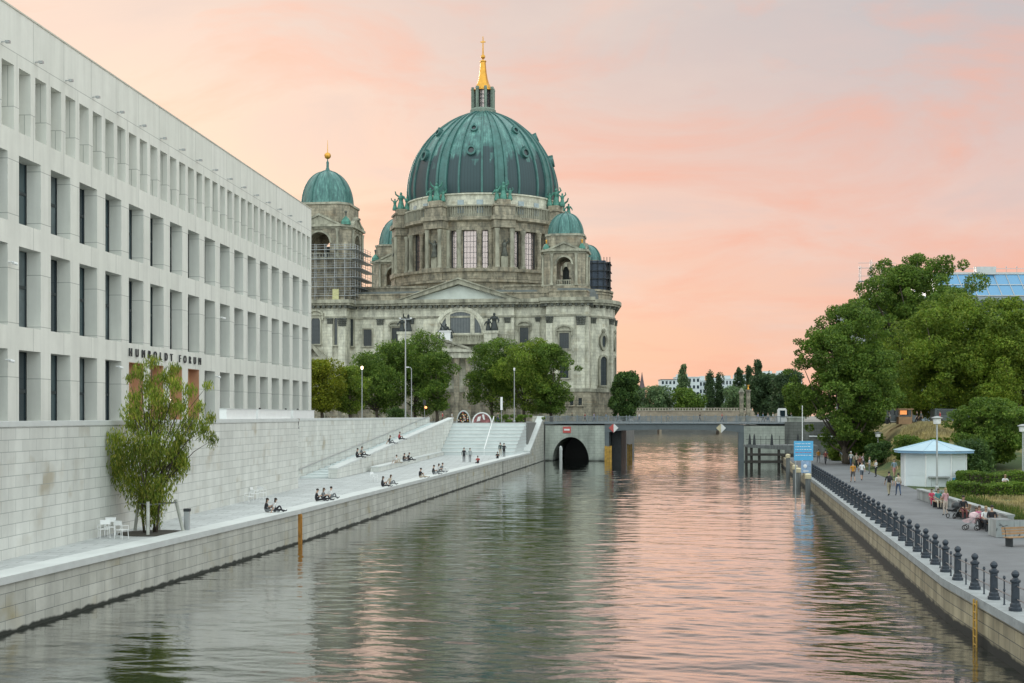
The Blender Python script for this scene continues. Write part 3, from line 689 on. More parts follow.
# split in convex-ish slabs between consecutive arc points
low_pts = [(-4, -1)]
for c0 in cs: low_pts += [(c0-w2, -1)]+arc(c0, 2.4, w2, math.pi, 0, 12, .3)+[(c0+w2, -1)]
low_pts += [(72, -1)]
for (x0, z0), (x1, z1) in zip(low_pts[:-1], low_pts[1:]):
    if x1-x0 < .01: continue
    mb.prism_xz([(x0, z0), (x1, z1), (x1, 9.4), (x0, 9.4)], 0, 14)
mb.build('arches', simple('far_bridge_stone', (.30,.25,.19), .9, var=.3, scale=.4), fb)
mb = MB(); mb.box(-4, 72, -.3, .3, 9.4, 9.75); mb.box(-4, 72, -.2, .2, 10.6, 10.85)
x = -4
while x < 72: mb.box(x, x+.5, -.15, .15, 9.75, 10.6); x += 1.0
mb.build('balustrade', simple('far_bridge_rail', (.34,.30,.24), .9, var=.2), fb)
fb.scale = (1.45, 1, 1.12)
# ------------------------------------------------------------------ right quay wall, railing, ladder
for (d0, d1, lab) in ((30, 51, 'weathered yellowish stone quay wall at the near right, with the yellow ladder'), (51, 138.5, 'long weathered stone quay wall under the bollard railing on the right')):
    X0, X1 = rq(d0)-.35, rq(d1)-.35
    q, ln = line_thing('quay_wall', X1, d1, X0, d0, 0, lab, 'quay wall')
    mb = MB(); mb.box(0, ln, 0, .9, -1, 1.38); mb.build('wall', M['old_stone'], q)
    mb = MB(); mb.box(0, ln, -.12, .75, 1.38, 1.68)
    mb.build('coping', M['old_cap'], q)
q, ln = line_thing('quay_wall', rq(212)-.35, 212, rq(139)-.35, 139, 0, 'dark far part of the right quay behind the timber jetty', 'quay wall')
mb = MB(); mb.box(0, ln, 0, .9, -1, 1.6); mb.build('wall', M['old_stone'], q)
ra = empty('iron_railing', (rq(42.5), 42.5, 1.66), 0, 'dark cast iron railing with stout bollard posts along the right quay', 'railing')
post = MB()
post.lathe([(.21, 0), (.21, .10), (.17, .13), (.165, .22), (.135, .26), (.125, .9), (.165, .94), (.165, 1.0), (.11, 1.03), (.075, 1.08), (.115, 1.14), (.13, 1.2), (.10, 1.27), (.03, 1.32)], n=12)
D = 37.2; prev = None; first = None; Ds = []
while D < 139: Ds.append(D); D += 2.65
for i, D in enumerate(Ds):
    loc = (rq(D)-rq(42.5), D-42.5, .02)
    if first is None: first = post.build('post', M['iron'], ra); first.location = loc
    else:
        c_ = first.copy(); COL.objects.link(c_); c_.location = loc
bal = None
for a, b_ in zip(Ds[:-1], Ds[1:]):
    Dm = (a+b_)/2
    if bal is None:
        mb = MB(); mb.lathe([(.05, 0), (.028, .05), (.024, .45), (.045, .5), (.024, .55), (.024, .86), (.055, .9), (.03, .98)], n=8); bal = mb.build('baluster', M['iron'], ra); bal.location = (rq(Dm)-rq(42.5), Dm-42.5, .02)
    else:
        c_ = bal.copy(); COL.objects.link(c_); c_.location = (rq(Dm)-rq(42.5), Dm-42.5, .02)
mb = MB()
for z in (.42, .84):
    mb.path([(rq(D)-rq(42.5), D-42.5, z) for D in (37.2, 51, 138.5)], .022, 6)
mb.build('rail', M['iron'], ra)
la = empty('ladder', (rq(45.5)-.56, 45.5, 0), math.atan2(1, .105), 'yellow steel ladder hanging on the right quay wall', 'ladder')
for y in (-.2, .2):
    mb = MB(); mb.tube((y, .0, -.8), (y, .0, 1.62), .035); mb.build('stile', M['yellow'], la)
for i in range(8):
    mb = MB(); mb.tube((-.2, 0, -.5+i*.28), (.2, 0, -.5+i*.28), .022); mb.build('rung', M['yellow'], la)
# ------------------------------------------------------------------ cathedral
CTH = R(-8); CCX, CCY = (483-512)/F*320, 320.0
cs_, sn_ = math.cos(CTH), math.sin(CTH)
def lx(px, ly):
    k = (px-512)/F
    return (k*(CCY+ly*cs_)-CCX+ly*sn_)/(cs_-k*sn_)
def lz(py, x, ly):      # height above the cathedral's ground
    Y = CCY+x*sn_+ly*cs_
    return CZ+(HZ-py)*Y/F-G
M['ash'] = blocks('weathered_sandstone', (.54,.48,.36), (.42,.375,.28), (.22,.21,.17), 1.6, .62, msize=.02, rough=.85, odd=(.42,.32,.21), stain=.55, streak=.35, soot=.55)
M['ash_pale'] = blocks('pale_sandstone', (.82,.80,.66), (.72,.70,.57), (.36,.36,.30), 1.6, .7, msize=.015, rough=.85, odd=(.52,.46,.33), stain=.35, streak=.25, soot=.3)
M['ash_dark'] = simple('soot_dark_stone', (.11,.115,.10), .9, var=.55, scale=.8)
M['ash_mid'] = simple('grey_trim_stone', (.32,.31,.245), .9, var=.6, scale=.7, stretch=(1, 1, .35))
M['lead'] = simple('lead_roof', (.14,.16,.16), .6, .1, var=.3, scale=.6)
M['cglass'] = glassy('church_glass', (.05,.06,.065), .12)
M['thru'] = glassy('sky_pink_glass', (.58,.48,.46), .22, transp=.3, metal=.85)  # pink of the sky shining through is put into the pane colour
M['dome_copper'] = copper('dome_copper', (3.0, 18.5))
M['tower_copper'] = copper('tower_copper', (-2.2, .9))
ca = empty('cathedral', (CCX, CCY, G), CTH, 'large domed stone cathedral with green copper domes behind the trees', 'cathedral')
def band(poly, off):
    n = len(poly); out = []
    for i in range(n):
        p0, p1, p2 = Vector(poly[i-1]), Vector(poly[i]), Vector(poly[(i+1) % n])
        d1 = (p1-p0).normalized(); d2 = (p2-p1).normalized()
        n1 = Vector((d1.y, -d1.x)); n2 = Vector((d2.y, -d2.x))
        b_ = (n1+n2); b_ = b_/max(.35, (1+n1.dot(n2)))
        out.append((p1.x+b_.x*off, p1.y+b_.y*off))
    return out
FY = -38.0
xl = lx(347, -41); xs0, xs1 = lx(404, FY-.8), lx(514, FY-.8)
xp0, xp1 = lx(546, FY-2.5), lx(589, FY-2.5)
xe = lx(614.5, -27)
ar_ = 9.0; acx = xe-ar_; acy = -27.5
out = [(-48, -41.5), (xl, -41.5), (xl, FY), (xs0, FY), (xs0, FY-.8), (xs1, FY-.8), (xs1, FY), (xp0, FY), (xp0, FY-2.5), (xp1, FY-2.5), (xp1, acy-ar_*.9+1)]
out += [(acx+ar_*math.cos(a), acy+ar_*math.sin(a)) for a in [R(-62+i*12.4) for i in range(6)]]
out += [(xe, acy+2), (lx(604, 30), 30), (-48, 30)]
ZC = lz(300, 0, FY)          # top of main cornice
mb = MB(); mb.prism(out, 6.9, ZC-1.0); mb.build('wall', M['ash_pale'], ca)
mb = MB(); mb.prism(band(out, .55), 0, 6.2); mb.build('plinth', M['ash'], ca)
mb = MB(); mb.prism(band(out, .8), 6.2, 6.9)
mb.prism(band(out, .25), ZC-3.9, ZC-3.5); mb.prism(band(out, 1.1), ZC-1.2, ZC-.75); mb.prism(band(out, 1.45), ZC-.75, ZC)
for z in (1.2, 3.6): mb.prism(band(out, .62), z, z+.12)
mb.mi = 1     # dentils
def along(poly, off, step, fn):
    q = band(poly, off)
    for i in range(len(q)-3):
        a, b_ = Vector(q[i]), Vector(q[i+1]); ln = (b_-a).length; k = int(ln/step); d = (b_-a)/max(ln, .01); nn = Vector((d.y, -d.x))
        for j in range(k): fn(a+d*(j+.5)*ln/k, d, nn)
def dent(p, d, nn):
    a = p-d*.28; b_ = p+d*.28
    mb.prism([(a.x-nn.x*.6, a.y-nn.y*.6), (a.x+nn.x*.4, a.y+nn.y*.4), (b_.x+nn.x*.4, b_.y+nn.y*.4), (b_.x-nn.x*.6, b_.y-nn.y*.6)], ZC-1.75, ZC-1.22)
along(out, .55, 1.15, dent)
mb.build('cornice', [M['ash_mid'], M['ash_dark']], ca)
# attic parapet and low lead roofs behind
mb = MB(); mb.prism(band(out, -.6), ZC, ZC+1.35); mb.prism(band(out, -.4), ZC+1.35, ZC+1.6); mb.build('attic_parapet', M['ash'], ca)
mb = MB(); mb.prism(band(out, -2.2), ZC+.1, [ZC+2.2]*len(out)); mb.build('roof', M['lead'], ca)
# apse attic drum
mb = MB(); mb.lathe([(ar_-.6, 0), (ar_-.6, 1.9), (ar_-.2, 1.9), (ar_-.2, 2.3), (0.01, 2.5)], (acx, acy, ZC), 28); mb.build('apse_attic', M['ash'], ca)
# --- facade furniture. T maps (u along, v outwards(-y), z)
def plane(ly, ang=0.0, ox=0.0, oy=0.0):
    if ang == 0.0 and ox == 0.0: return Matrix.Translation((0, ly, 0))
    return Matrix.Translation((ox, oy, 0)) @ Matrix.Rotation(ang, 4, 'Z')
def cwin(T, u0, u1, z0, z1, arch=False, ped=None, glass='cglass', grid=(3, 5), fr=.28, parent=None, trim='ash_mid'):
    parent = parent or ca
    mb = MB(); mb.T = T
    r = (u1-u0)/2; cu = (u0+u1)/2; zt = z1
    if arch:
        inner = [(u0, z0), ] + [(cu-r*math.cos(math.pi*i/12), z1-r+r*math.sin(math.pi*i/12)) for i in range(13)]+[(u1, z0)]
    else: inner = [(u0, z0), (u0, z1), (u1, z1), (u1, z0)]
    R_ = r+fr
    if arch: outer = [(u0-fr, z0), ] + [(cu-R_*math.cos(math.pi*i/12), z1-r+R_*math.sin(math.pi*i/12)) for i in range(13)]+[(u1+fr, z0)]
    else: outer = [(u0-fr, z0), (u0-fr, z1+fr), (u1+fr, z1+fr), (u1+fr, z0)]
    mb.ring_xz(outer, inner, -.32, .02)
    mb.box(u0-fr-.15, u1+fr+.15, -.45, .02, z0-.3, z0)
    if ped:
        zb = z1+fr+.02; W = r+fr+.45
        mb.box(cu-W, cu+W, -.6, .02, zb, zb+.22)
        if ped == 'arc': 
            mb.ring_xz([(cu-W*math.cos(math.pi*i/12), zb+.22+W*.62*math.sin(math.pi*i/12)) for i in range(13)], [(cu-(W-.35)*math.cos(math.pi*i/12), zb+.22+(W-.35)*.5*math.sin(math.pi*i/12)) for i in range(13)], -.65, .02)
        else:
            mb.ring_xz([(cu-W, zb+.22), (cu, zb+.22+W*.5), (cu+W, zb+.22)], [(cu-W+.6, zb+.23), (cu, zb+W*.5-.1), (cu+W-.6, zb+.23)], -.65, .02)
        mb.box(cu-W+.05, cu-W+.4, -.45, .02, zb-1.0, zb); mb.box(cu+W-.4, cu+W-.05, -.45, .02, zb-1.0, zb)
    w_ = mb.build('window', M[trim], parent)
    mb = MB(); mb.T = T; mb.prism_xz(inner[::-1] if False else [(p[0], p[1]) for p in inner][::-1], -.06, -.02)
    mb.build('pane', M[glass], w_)
    mb = MB(); mb.T = T
    for i in range(1, grid[0]): u = u0+(u1-u0)*i/grid[0]; mb.box(u-.045, u+.045, -.12, -.065, z0, z1-(r*.15 if arch else 0))
    for i in range(1, grid[1]): z = z0+(z1-z0)*i/grid[1]; mb.box(u0, u1, -.11, -.068, z-.04, z+.04) if (not arch or z < z1-r) else None
    mb.build('glazing_bars', M['frame_dark'], w_)
    return w_
def pil(T, u0, u1, z0, z1, d=.5, parent=None, mat='ash_pale', cap=True):
    mb = MB(); mb.T = T; parent = parent or ca; w = u1-u0
    mb.box(u0-.15, u1+.15, -d-.15, .02, z0, z0+.55)
    mb.box(u0, u1, -d, .02, z0+.55, z1-w*1.15)
    mb.T = None; o = None
    pz = mb.build('pilaster', M[mat], parent)
    mb = MB(); mb.T = T
    h0 = z1-w*1.15
    for i in range(4):
        t = i/4; e = .05+.22*w*t*.6
        mb.box(u0-e, u1+e, -d-e, .02, h0+w*1.15*t+.01, h0+w*1.15*(t+.20))
        k = 3
        for j in range(k): 
            uu = u0-e+(w+2*e)*(j+.5)/k; mb.ball((uu, -d-e, h0+w*1.15*(t+.12)), w*.15, 6)
    mb.box(u0-.2, u1+.2, -d-.25, .02, z1-.22, z1)
    mb.build('capital', M['ash_dark'], pz)
    return pz
Tf = plane(FY); Tc = plane(FY-.8); Tp = plane(FY-2.5); Tl = plane(-41.5)
def zz(py, px=500, ly=FY): return lz(py, lx(px, ly), ly)
ZP0, ZP1 = 6.9, ZC-3.9
for T, ly, a, b_ in ((Tp, FY-2.5, 546.5, 552.5), (Tp, FY-2.5, 577, 585), (Tf, FY, 407.5-6, 404.0-2+.0), (Tf, FY, 536, 540)):
    if b_ < a: a, b_ = b_, a
    pil(T, lx(a, ly), lx(b_, ly), ZP0, ZP1)
for a, b_ in ((377.5, 383), (517.5-2, 517.0)): 
    if b_-a > 2: pil(Tf, lx(a, FY), lx(b_, FY), ZP0, ZP1, .25)
for a, b_ in ((409, 414), (505, 510)): pil(Tc, lx(a, FY-.8), lx(b_, FY-.8), ZP0, ZP1, .3)
for a, b_ in ((328, 333), (339, 346)): pil(Tl, lx(a, -41.5), lx(b_, -41.5), ZP0, ZP1)
pil(Tl, lx(300, -41.5), lx(305, -41.5), ZP0, ZP1)
# windows
def W(T, ly, x0, x1, y0, y1, **k): return cwin(T, lx(x0, ly), lx(x1, ly), zz(y1, (x0+x1)/2, ly), zz(y0, (x0+x1)/2, ly), **k)
W(Tl, -41.5, 311.5, 320.5, 317, 344, arch=True, ped='arc', grid=(4, 6))
W(Tl, -41.5, 334.6, 337.6, 318, 345, arch=True, grid=(1, 4))
W(Tf, FY, 363.8, 372, 329.5, 346, ped=None, grid=(4, 4)); W(Tf, FY, 392, 400, 328, 346, ped='arc', glass='cglass')
W(Tf, FY, 350, 353.5, 318, 346, arch=True, grid=(2, 5))
W(Tf, FY, 520, 528.5, 327.5, 343, ped='arc', grid=(2, 3))
W(Tf, FY, 520, 528.5, 356, 380, ped='tri', grid=(2, 4)); W(Tf, FY, 364, 372, 358, 382, ped='tri', grid=(2, 4)); W(Tf, FY, 392, 400, 358, 382, ped='tri')
W(Tp, FY-2.5, 559.5, 569, 333, 348.5, ped='arc', grid=(4, 4), fr=.4)
W(Tp, FY-2.5, 560, 568.5, 357, 378, ped='tri', grid=(3, 4), fr=.35)
W(Tl, -41.5, 312, 320, 362, 384, ped='tri', grid=(3, 4))
mb = MB(); mb.T = Tl    # little pediment low on the left block
u0, u1 = lx(302, -41.5), lx(326, -41.5); zb = zz(357, 320, -41.5); zt = zz(345, 320, -41.5)
mb.box(u0-.4, u1+.4, -1.4, .02, zb-.6, zb); mb.ring_xz([(u0-.4, zb), ((u0+u1)/2, zt), (u1+.4, zb)], [(u0+1.2, zb+.02), ((u0+u1)/2, zt-.8), (u1-1.2, zb+.02)], -1.4, .02)
mb.box(u0, u0+.8, -1.1, .02, 0, zb-.6); mb.box(u1-.8, u1, -1.1, .02, 0, zb-.6)
mb.build('side_porch', M['ash_mid'], ca)
# small square windows of the plinth
for x0 in (553, 561.5, 570, 578.5):
    cwin(plane(FY-3.06), lx(x0, FY-3), lx(x0+3.6, FY-3), 3.4, 4.9, grid=(2, 2), fr=.18, trim='ash')
# apse bay windows and pilasters on the round
for ang, kind in ((-58, 'p'), (-40, 'w'), (-22, 'p'), (-6, 'w'), (10, 'p'), (-72, 'p')):
    a = R(ang); T = Matrix.Translation((acx+ar_*math.cos(a)*1.003, acy+ar_*math.sin(a)*1.003, 0)) @ Matrix.Rotation(a+math.pi/2, 4, 'Z')
    if kind == 'p': pil(T, -.55, .55, ZP0, ZP1, .45)
    else:
        mb = MB(); mb.T = T; zc = zz(341, 604, -36)
        E = [(1.15*math.cos(t), zc+1.9*math.sin(t)) for t in [2*math.pi*i/20 for i in range(20)]]
        I = [(.62*math.cos(t), zc+1.3*math.sin(t)) for t in [2*math.pi*i/20 for i in range(20)]]
        mb.ring_xz(E, I, -.4, .05, closed=True); mb.ball((0, -.35, zc+2.35), .45, 8, (1, .6, 1.2)); ow = mb.build('oval_window', M['ash_mid'], ca)
        mb = MB(); mb.T = T; mb.prism_xz(I, -.12, -.05); mb.build('pane', M['cglass'], ow)
        cwin(T, -1.0, 1.0, zz(385, 604, -36), zz(356, 604, -36), arch=True, grid=(2, 6), fr=.45)
# pediment
pa, pb = lx(403.5, FY-.8), lx(515.5, FY-.8); pc = (pa+pb)/2; zt = zz(280, 457)
mb = MB(); mb.prism_xz([(pa+1.4, ZC+.02), (pb-1.4, ZC+.02), (pc, zt-1.2)], FY-.85, FY-.3); mb.build('tympanum', simple('tympanum_stone', (.56,.60,.56), .85, var=.12, scale=.4), ca)
mb = MB()
mb.ring_xz([(pa-.6, ZC+.01), (pc, zt), (pb+.6, ZC+.01)], [(pa+1.6, ZC+.01), (pc, zt-1.05), (pb-1.6, ZC+.01)], FY-2.1, FY-.3)
mb.ring_xz([(pa-.9, ZC+.01), (pc, zt+.3), (pb+.9, ZC+.01)], [(pa-.6, ZC+.02), (pc, zt), (pb+.6, ZC+.02)], FY-2.5, -12)
mb.build('pediment', M['ash_mid'], ca)
mb = MB(); mb.prism_xz([(pa, ZC+.03), (pb, ZC+.03), (pc, zt-.1)], FY-.2, -12); mb.build('gable_roof', M['lead'], ca)
# lunette
lc_, zl = lx(460.5, FY-.8), zz(333.5, 460); r0 = (lx(487, FY-.8)-lx(434, FY-.8))/2
def semi(r, n=20): return [(lc_-r*math.cos(math.pi*i/n), zl+r*math.sin(math.pi*i/n)) for i in range(n+1)]
mb = MB(); mb.T = Tc
mb.ring_xz(semi(r0), semi(r0-.75), -.5, .02); mb.ring_xz(semi(r0-.75), semi(r0-1.2), -.3, .02)
for dx in (-2.65, 2.65): mb.box(lc_+dx-.45, lc_+dx+.45, -.42, .02, zl, zl+math.sqrt((r0-1.2)**2-2.65**2)+.2)
mb.box(lc_-r0-.4, lc_+r0+.4, -.7, .02, zl-.5, zl)
lw = mb.build('lunette_window', M['ash_pale'], ca)
mb = MB(); mb.T = Tc; mb.prism_xz(semi(r0-1.2)[::-1], -.1, -.04); mb.build('pane', simple('lunette_glass', (.17,.19,.20), .25, var=.1), lw)
mb = MB(); mb.T = Tc
for i in range(-13, 14):
    u = i*.34; h_ = math.sqrt(max(0, (r0-1.25)**2-u*u))
    if h_ > .4: mb.box(lc_+u-.035, lc_+u+.035, -.16, -.105, zl, zl+h_)
mb.build('glazing_bars', M['frame_dark'], lw)
# entrance porch with its own pediment, columns, statues
PY = FY-9.0
qa, qb = lx(414, PY), lx(472, PY); qc = (qa+qb)/2; zq = zz(357.5, 445, PY)
mb = MB(); mb.box(qa, qb, PY, FY-1.2, zq-.1, zz(352, 445, PY)); mb.box(qa-.4, qb+.4, PY-.5, FY-1.2, zz(352, 445, PY), zz(349.5, 445, PY))
mb.prism_xz([(qa+.6, zz(349.5, 445, PY)), (qb-.6, zz(349.5, 445, PY)), (qc, zz(341.5, 445, PY))], PY, FY-1.3)
po = mb.build('porch', M['ash_pale'], ca)
mb = MB(); zb = zz(349.5, 445, PY)+.01
mb.ring_xz([(qa-.7, zb), (qc, zz(338.5, 445, PY)), (qb+.7, zb)], [(qa+.7, zb), (qc, zz(340.8, 445, PY)), (qb-.7, zb)], PY-.6, FY-1.3)
for i in range(9): mb.ball((qc+(i-4)*.55, PY-.1, zb+1.1+.5*math.cos(i*2.1)), .42, 7)
mb.build('porch_pediment', M['ash_mid'], po)
for u in (qa+1.0, qa+3.4, qb-3.4, qb-1.0):
    mb = MB(); mb.lathe([(.85, 0), (.85, .5), (.62, .6), (.6, zq*.5), (.52, zq-1.3), (.8, zq-.3), (.85, zq-.1)], (u, PY+.9, 0), 14); mb.build('column', M['ash'], po)
mb = MB(); mb.box(qc-1.6, qc+1.6, FY-1.3, FY-1.1, 0, 6.4); mb.build('door', M['bronze'], po)
mb = MB(); mb.T = Matrix.Translation((0, FY-1.2, 0)); zo = zz(375, 443, FY)
mb.ring_xz([(lx(452, FY)+1.1*math.cos(t), zo+1.1*math.sin(t)) for t in [2*math.pi*i/16 for i in range(16)]], [(lx(452, FY)+.6*math.cos(t), zo+.6*math.sin(t)) for t in [2*math.pi*i/16 for i in range(16)]], -.3, .02, closed=True)
mb.build('round_window', M['ash_mid'], ca)
# terrace balustrade at the foot of the lunette
mb = MB(); b0, b1 = lx(402, FY-3), lx(516, FY-3); zb = zz(341.5, 457, FY-3)
mb.box(b0, b1, FY-3.2, FY-.82, zb-.6, zb); mb.box(b0, b1, FY-3.1, FY-2.8, zb+1.25, zb+1.5)
x = b0
while x < b1: mb.box(x, x+.22, FY-3.05, FY-2.85, zb, zb+1.25); x += .55
mb.build('balustrade', M['ash_mid'], ca)
def statue(name, x, y, z, h_, mat, wings=False, parent=None, seed=0, group=1):
    rnd = random.Random(seed); mb = MB()
    for g in range(group):
        ox = x+(g-(group-1)/2)*h_*.34; oy = y+rnd.uniform(-.1, .1)*h_; hh = h_*(1 if g == group//2 else rnd.uniform(.62, .8))
        mb.lathe([(.20*hh, 0), (.21*hh, .12*hh), (.15*hh, .35*hh), (.11*hh, .52*hh), (.15*hh, .68*hh), (.13*hh, .78*hh), (.05*hh, .83*hh)], (ox, oy, z), 9)
        mb.ball((ox, oy, z+.9*hh), .075*hh, 8, (1, 1, 1.2))
        for s in (-1, 1):
            a = (ox+s*.13*hh, oy, z+.76*hh); up = rnd.random() < .5
            b_ = (ox+s*.27*hh, oy-.06*hh, z+(.86 if up else .56)*hh); c_ = (ox+s*rnd.uniform(.2, .34)*hh, oy-.14*hh, z+(1.02 if up else .44)*hh)
            mb.path([a, b_, c_], [.055*hh, .045*hh, .03*hh], 6)
            if wings: mb.hexa([(ox+s*.05*hh, oy+.06*hh, z+.45*hh), (ox+s*.1*hh, oy+.1*hh, z+.42*hh), (ox+s*.36*hh, oy+.16*hh, z+.3*hh), (ox+s*.34*hh, oy+.1*hh, z+.3*hh)],
                               [(ox+s*.05*hh, oy+.06*hh, z+.82*hh), (ox+s*.1*hh, oy+.1*hh, z+.85*hh), (ox+s*.44*hh, oy+.16*hh, z+1.0*hh), (ox+s*.42*hh, oy+.1*hh, z+1.0*hh)])
    return mb.build(name, mat, parent or ca)
for px, ly, y0, hh, g, wg in ((405.5, FY-3, 332, 3.8, 2, False), (491.5, FY-3, 331, 3.9, 2, False)):
    x = lx(px, ly); z = zz(y0, px, ly); mb = MB(); mb.box(x-1.4, x+1.4, ly-1.3, ly+.9, zb-.5, z-.5); mb.box(x-1.6, x+1.6, ly-1.5, ly+1.1, z-.5, z); mb.build('pedestal', M['ash_pale'], ca)
    statue('statue', x, ly-.2, z, hh, M['bronze'], wg, seed=int(px), group=g)
x = lx(446, PY+1); z = zz(331, 446, PY+1); mb = MB(); mb.box(x-1.1, x+1.1, PY, PY+2.2, zz(341, 446, PY), z-.2); mb.box(x-1.3, x+1.3, PY-.2, PY+2.4, z-.2, z); mb.build('pedestal', M['sign_white'], ca)
statue('statue', x, PY+1, z-1.6, 3.2, M['bronze'], False, seed=5, group=3)
# --- block under the great drum
R1 = 22.5
mb = MB(); zr0, zr1 = lz(300, 0, -20), lz(279.5, 0, -20)
mb.lathe([(R1, ZC), (R1, zr1-.9), (R1+.6, zr1-.8), (R1+.6, zr1-.3), (R1-.6, zr1-.1), (R1-.6, zr1), (0.01, zr1)], (0, 0, 0), 64)
mb.build('drum_base', M['ash'], ca)
for i in range(24):
    a = R(-90+15*i+7.5)
    T = Matrix.Translation((R1*math.cos(a)*.998, R1*math.sin(a)*.998, 0)) @ Matrix.Rotation(a+math.pi/2, 4, 'Z')
    cwin(T, -.45, .45, lz(293.5, 0, -20), lz(288.5, 0, -20), grid=(1, 1), fr=.22)
mb = MB(); mb.prism([(-31, -31), (-8, -31), (-8, -24), (10, -24), (10, -31), (19.5, -31), (19.5, 28), (-31, 28)], ZC+.2, ZC+3.4); mb.prism(band([(-31, -31), (-8, -31), (-8, -24), (10, -24), (10, -31), (19.5, -31), (19.5, 28), (-31, 28)], .3), ZC+3.4, ZC+3.8); mb.build('upper_block', M['ash'], ca)
# --- drum, hollow, with real window openings
zA = zr1; zL = lz(268, 0, -20); zE = lz(229.5, 0, -20); zK = lz(216.5, 0, -20); zB = lz(211, 0, -20); zBt = lz(204.5, 0, -20)
RI, RO = 17.6, 18.9
dr = MB()
dr.lathe([(RI, zA), (R1-.5, zA), (R1-.4, zL-1.2), (R1+.1, zL-1.0), (R1+.1, zL-.5), (RO+1.6, zL-.2), (RO+1.6, zL), (RI, zL)], n=96)
dr.lathe([(RI, zE), (RO+.5, zE), (RO+.5, zE+.6), (RO+.3, zE+.7), (RO+.3, zK-1.1), (RO+1.0, zK-.8), (RO+1.3, zK-.7), (RO+1.3, zK), (RI, zK)], n=96)
def wedge(mb, a0, a1, r0, r1, z0, z1):
    k = max(1, int(math.ceil((a1-a0)/R(4))))
    for i in range(k):
        t0 = a0+(a1-a0)*i/k; t1 = a0+(a1-a0)*(i+1)/k
        mb.prism([(r0*math.cos(t0), r0*math.sin(t0)), (r1*math.cos(t0), r1*math.sin(t0)), (r1*math.cos(t1), r1*math.sin(t1)), (r0*math.cos(t1), r0*math.sin(t1))], z0, z1)
for i in range(8):
    m_ = R(-90+45*i)
    for a, b_ in ((-22.5, -13.8), (-9.6, -5.0), (5.0, 8.6), (13.0, 22.5)):
        wedge(dr, m_+R(a), m_+R(b_), RI, RO, zL, zE)
drum = dr.build('drum', M['ash'], ca)
for i in range(8):
    m_ = -90+45*i
    for a, b_, gx in ((-4.9, 4.9, 4), (-13.7, -9.7, 2), (8.7, 12.9, 2)):
        am = R(m_+(a+b_)/2); hw = 18.2*math.sin(R(b_-a)/2)
        T = Matrix.Translation((18.2*math.cos(am), 18.2*math.sin(am), 0)) @ Matrix.Rotation(am+math.pi/2, 4, 'Z')
        mb = MB(); mb.T = T; mb.prism_xz([(-hw, zL), (hw, zL), (hw, zE), (-hw, zE)], -.03, .03); wn_ = mb.build('drum_window', M['thru'], drum)
        mb = MB(); mb.T = T
        for j in range(1, gx): u = -hw+2*hw*j/gx; mb.box(u-.035, u+.035, -.09, -.035, zL, zE)
        for j in range(1, 7): z = zL+(zE-zL)*j/7; mb.box(-hw, hw, -.1, -.038, z-.035, z+.035)
        for s in (-1, 1): mb.box(s*hw-.12, s*hw+.12, -.2, .05, zL, zE)
        mb.build('glazing_bars', M['frame_dark'], wn_)
    for a in (-7.3, 6.8, -15.5, 14.6):
        t = R(m_+a); mb = MB(); rc = RO+.45
        mb.lathe([(.75, 0), (.75, .5), (.55, .6), (.5, (zE-zL)*.85), (.72, (zE-zL)*.97), (.72, zE-zL)], (rc*math.cos(t), rc*math.sin(t), zL), 10); mb.build('column', M['ash_mid' if int(a) % 2 else 'ash'], drum)
    # projecting pier with niche statue and a copper figure group on top
    t = R(m_+22.5); T = Matrix.Translation((19.0*math.cos(t), 19.0*math.sin(t), 0)) @ Matrix.Rotation(t+math.pi/2, 4, 'Z')
    mb = MB(); mb.T = T
    mb.box(-2.7, 2.7, -3.2, 0, zA-.1, zL-.6); mb.box(-2.9, 2.9, -3.5, 0, zL-.6, zL+.02)
    mb.box(-2.3, -1.2, -2.6, .2, zL+.02, zE+.3); mb.box(1.2, 2.3, -2.6, .2, zL+.02, zE+.3); mb.box(-1.2, 1.2, -1.9, .2, zL+.02, zE+.3)
    mb.box(-2.6, 2.6, -3.0, .3, zE+.3, zK-.9); mb.box(-3.0, 3.0, -3.5, .3, zK-.9, zK+.02)
    mb.box(-2.3, 2.3, -2.9, .3, zK+.02, zB+1.0); mb.box(-2.6, 2.6, -3.2, .3, zB+1.0, zB+1.4); mb.box(-1.5, 1.5, -2.4, 0, zB+1.4, zB+2.6)
    pr = mb.build('pier', M['ash'], drum)
    mb = MB(); mb.T = T
    for s in (-1.75, 1.75): mb.lathe([(.62, 0), (.5, .5), (.45, zE-zL-1), (.62, zE-zL)], (s, -2.75, zL+.05), 9)
    mb.box(-.8, .8, -2.5, -1.9, zL+.05, zL+2.6); mb.build('pier_columns', M['ash_mid'], pr)
    mb = MB(); px_ = T @ Vector((0, -2.1, 0)); o = statue('niche_statue', px_.x, px_.y, zL+2.6, 4.0, M['ash_dark'], False, pr, i)
    px_ = T @ Vector((0, -1.3, 0)); o = statue('figure_group', px_.x, px_.y, zB+2.5, 4.4, M['green_bronze'], False, pr, i+20, 3); o.rotation_euler = (0, 0, 0)
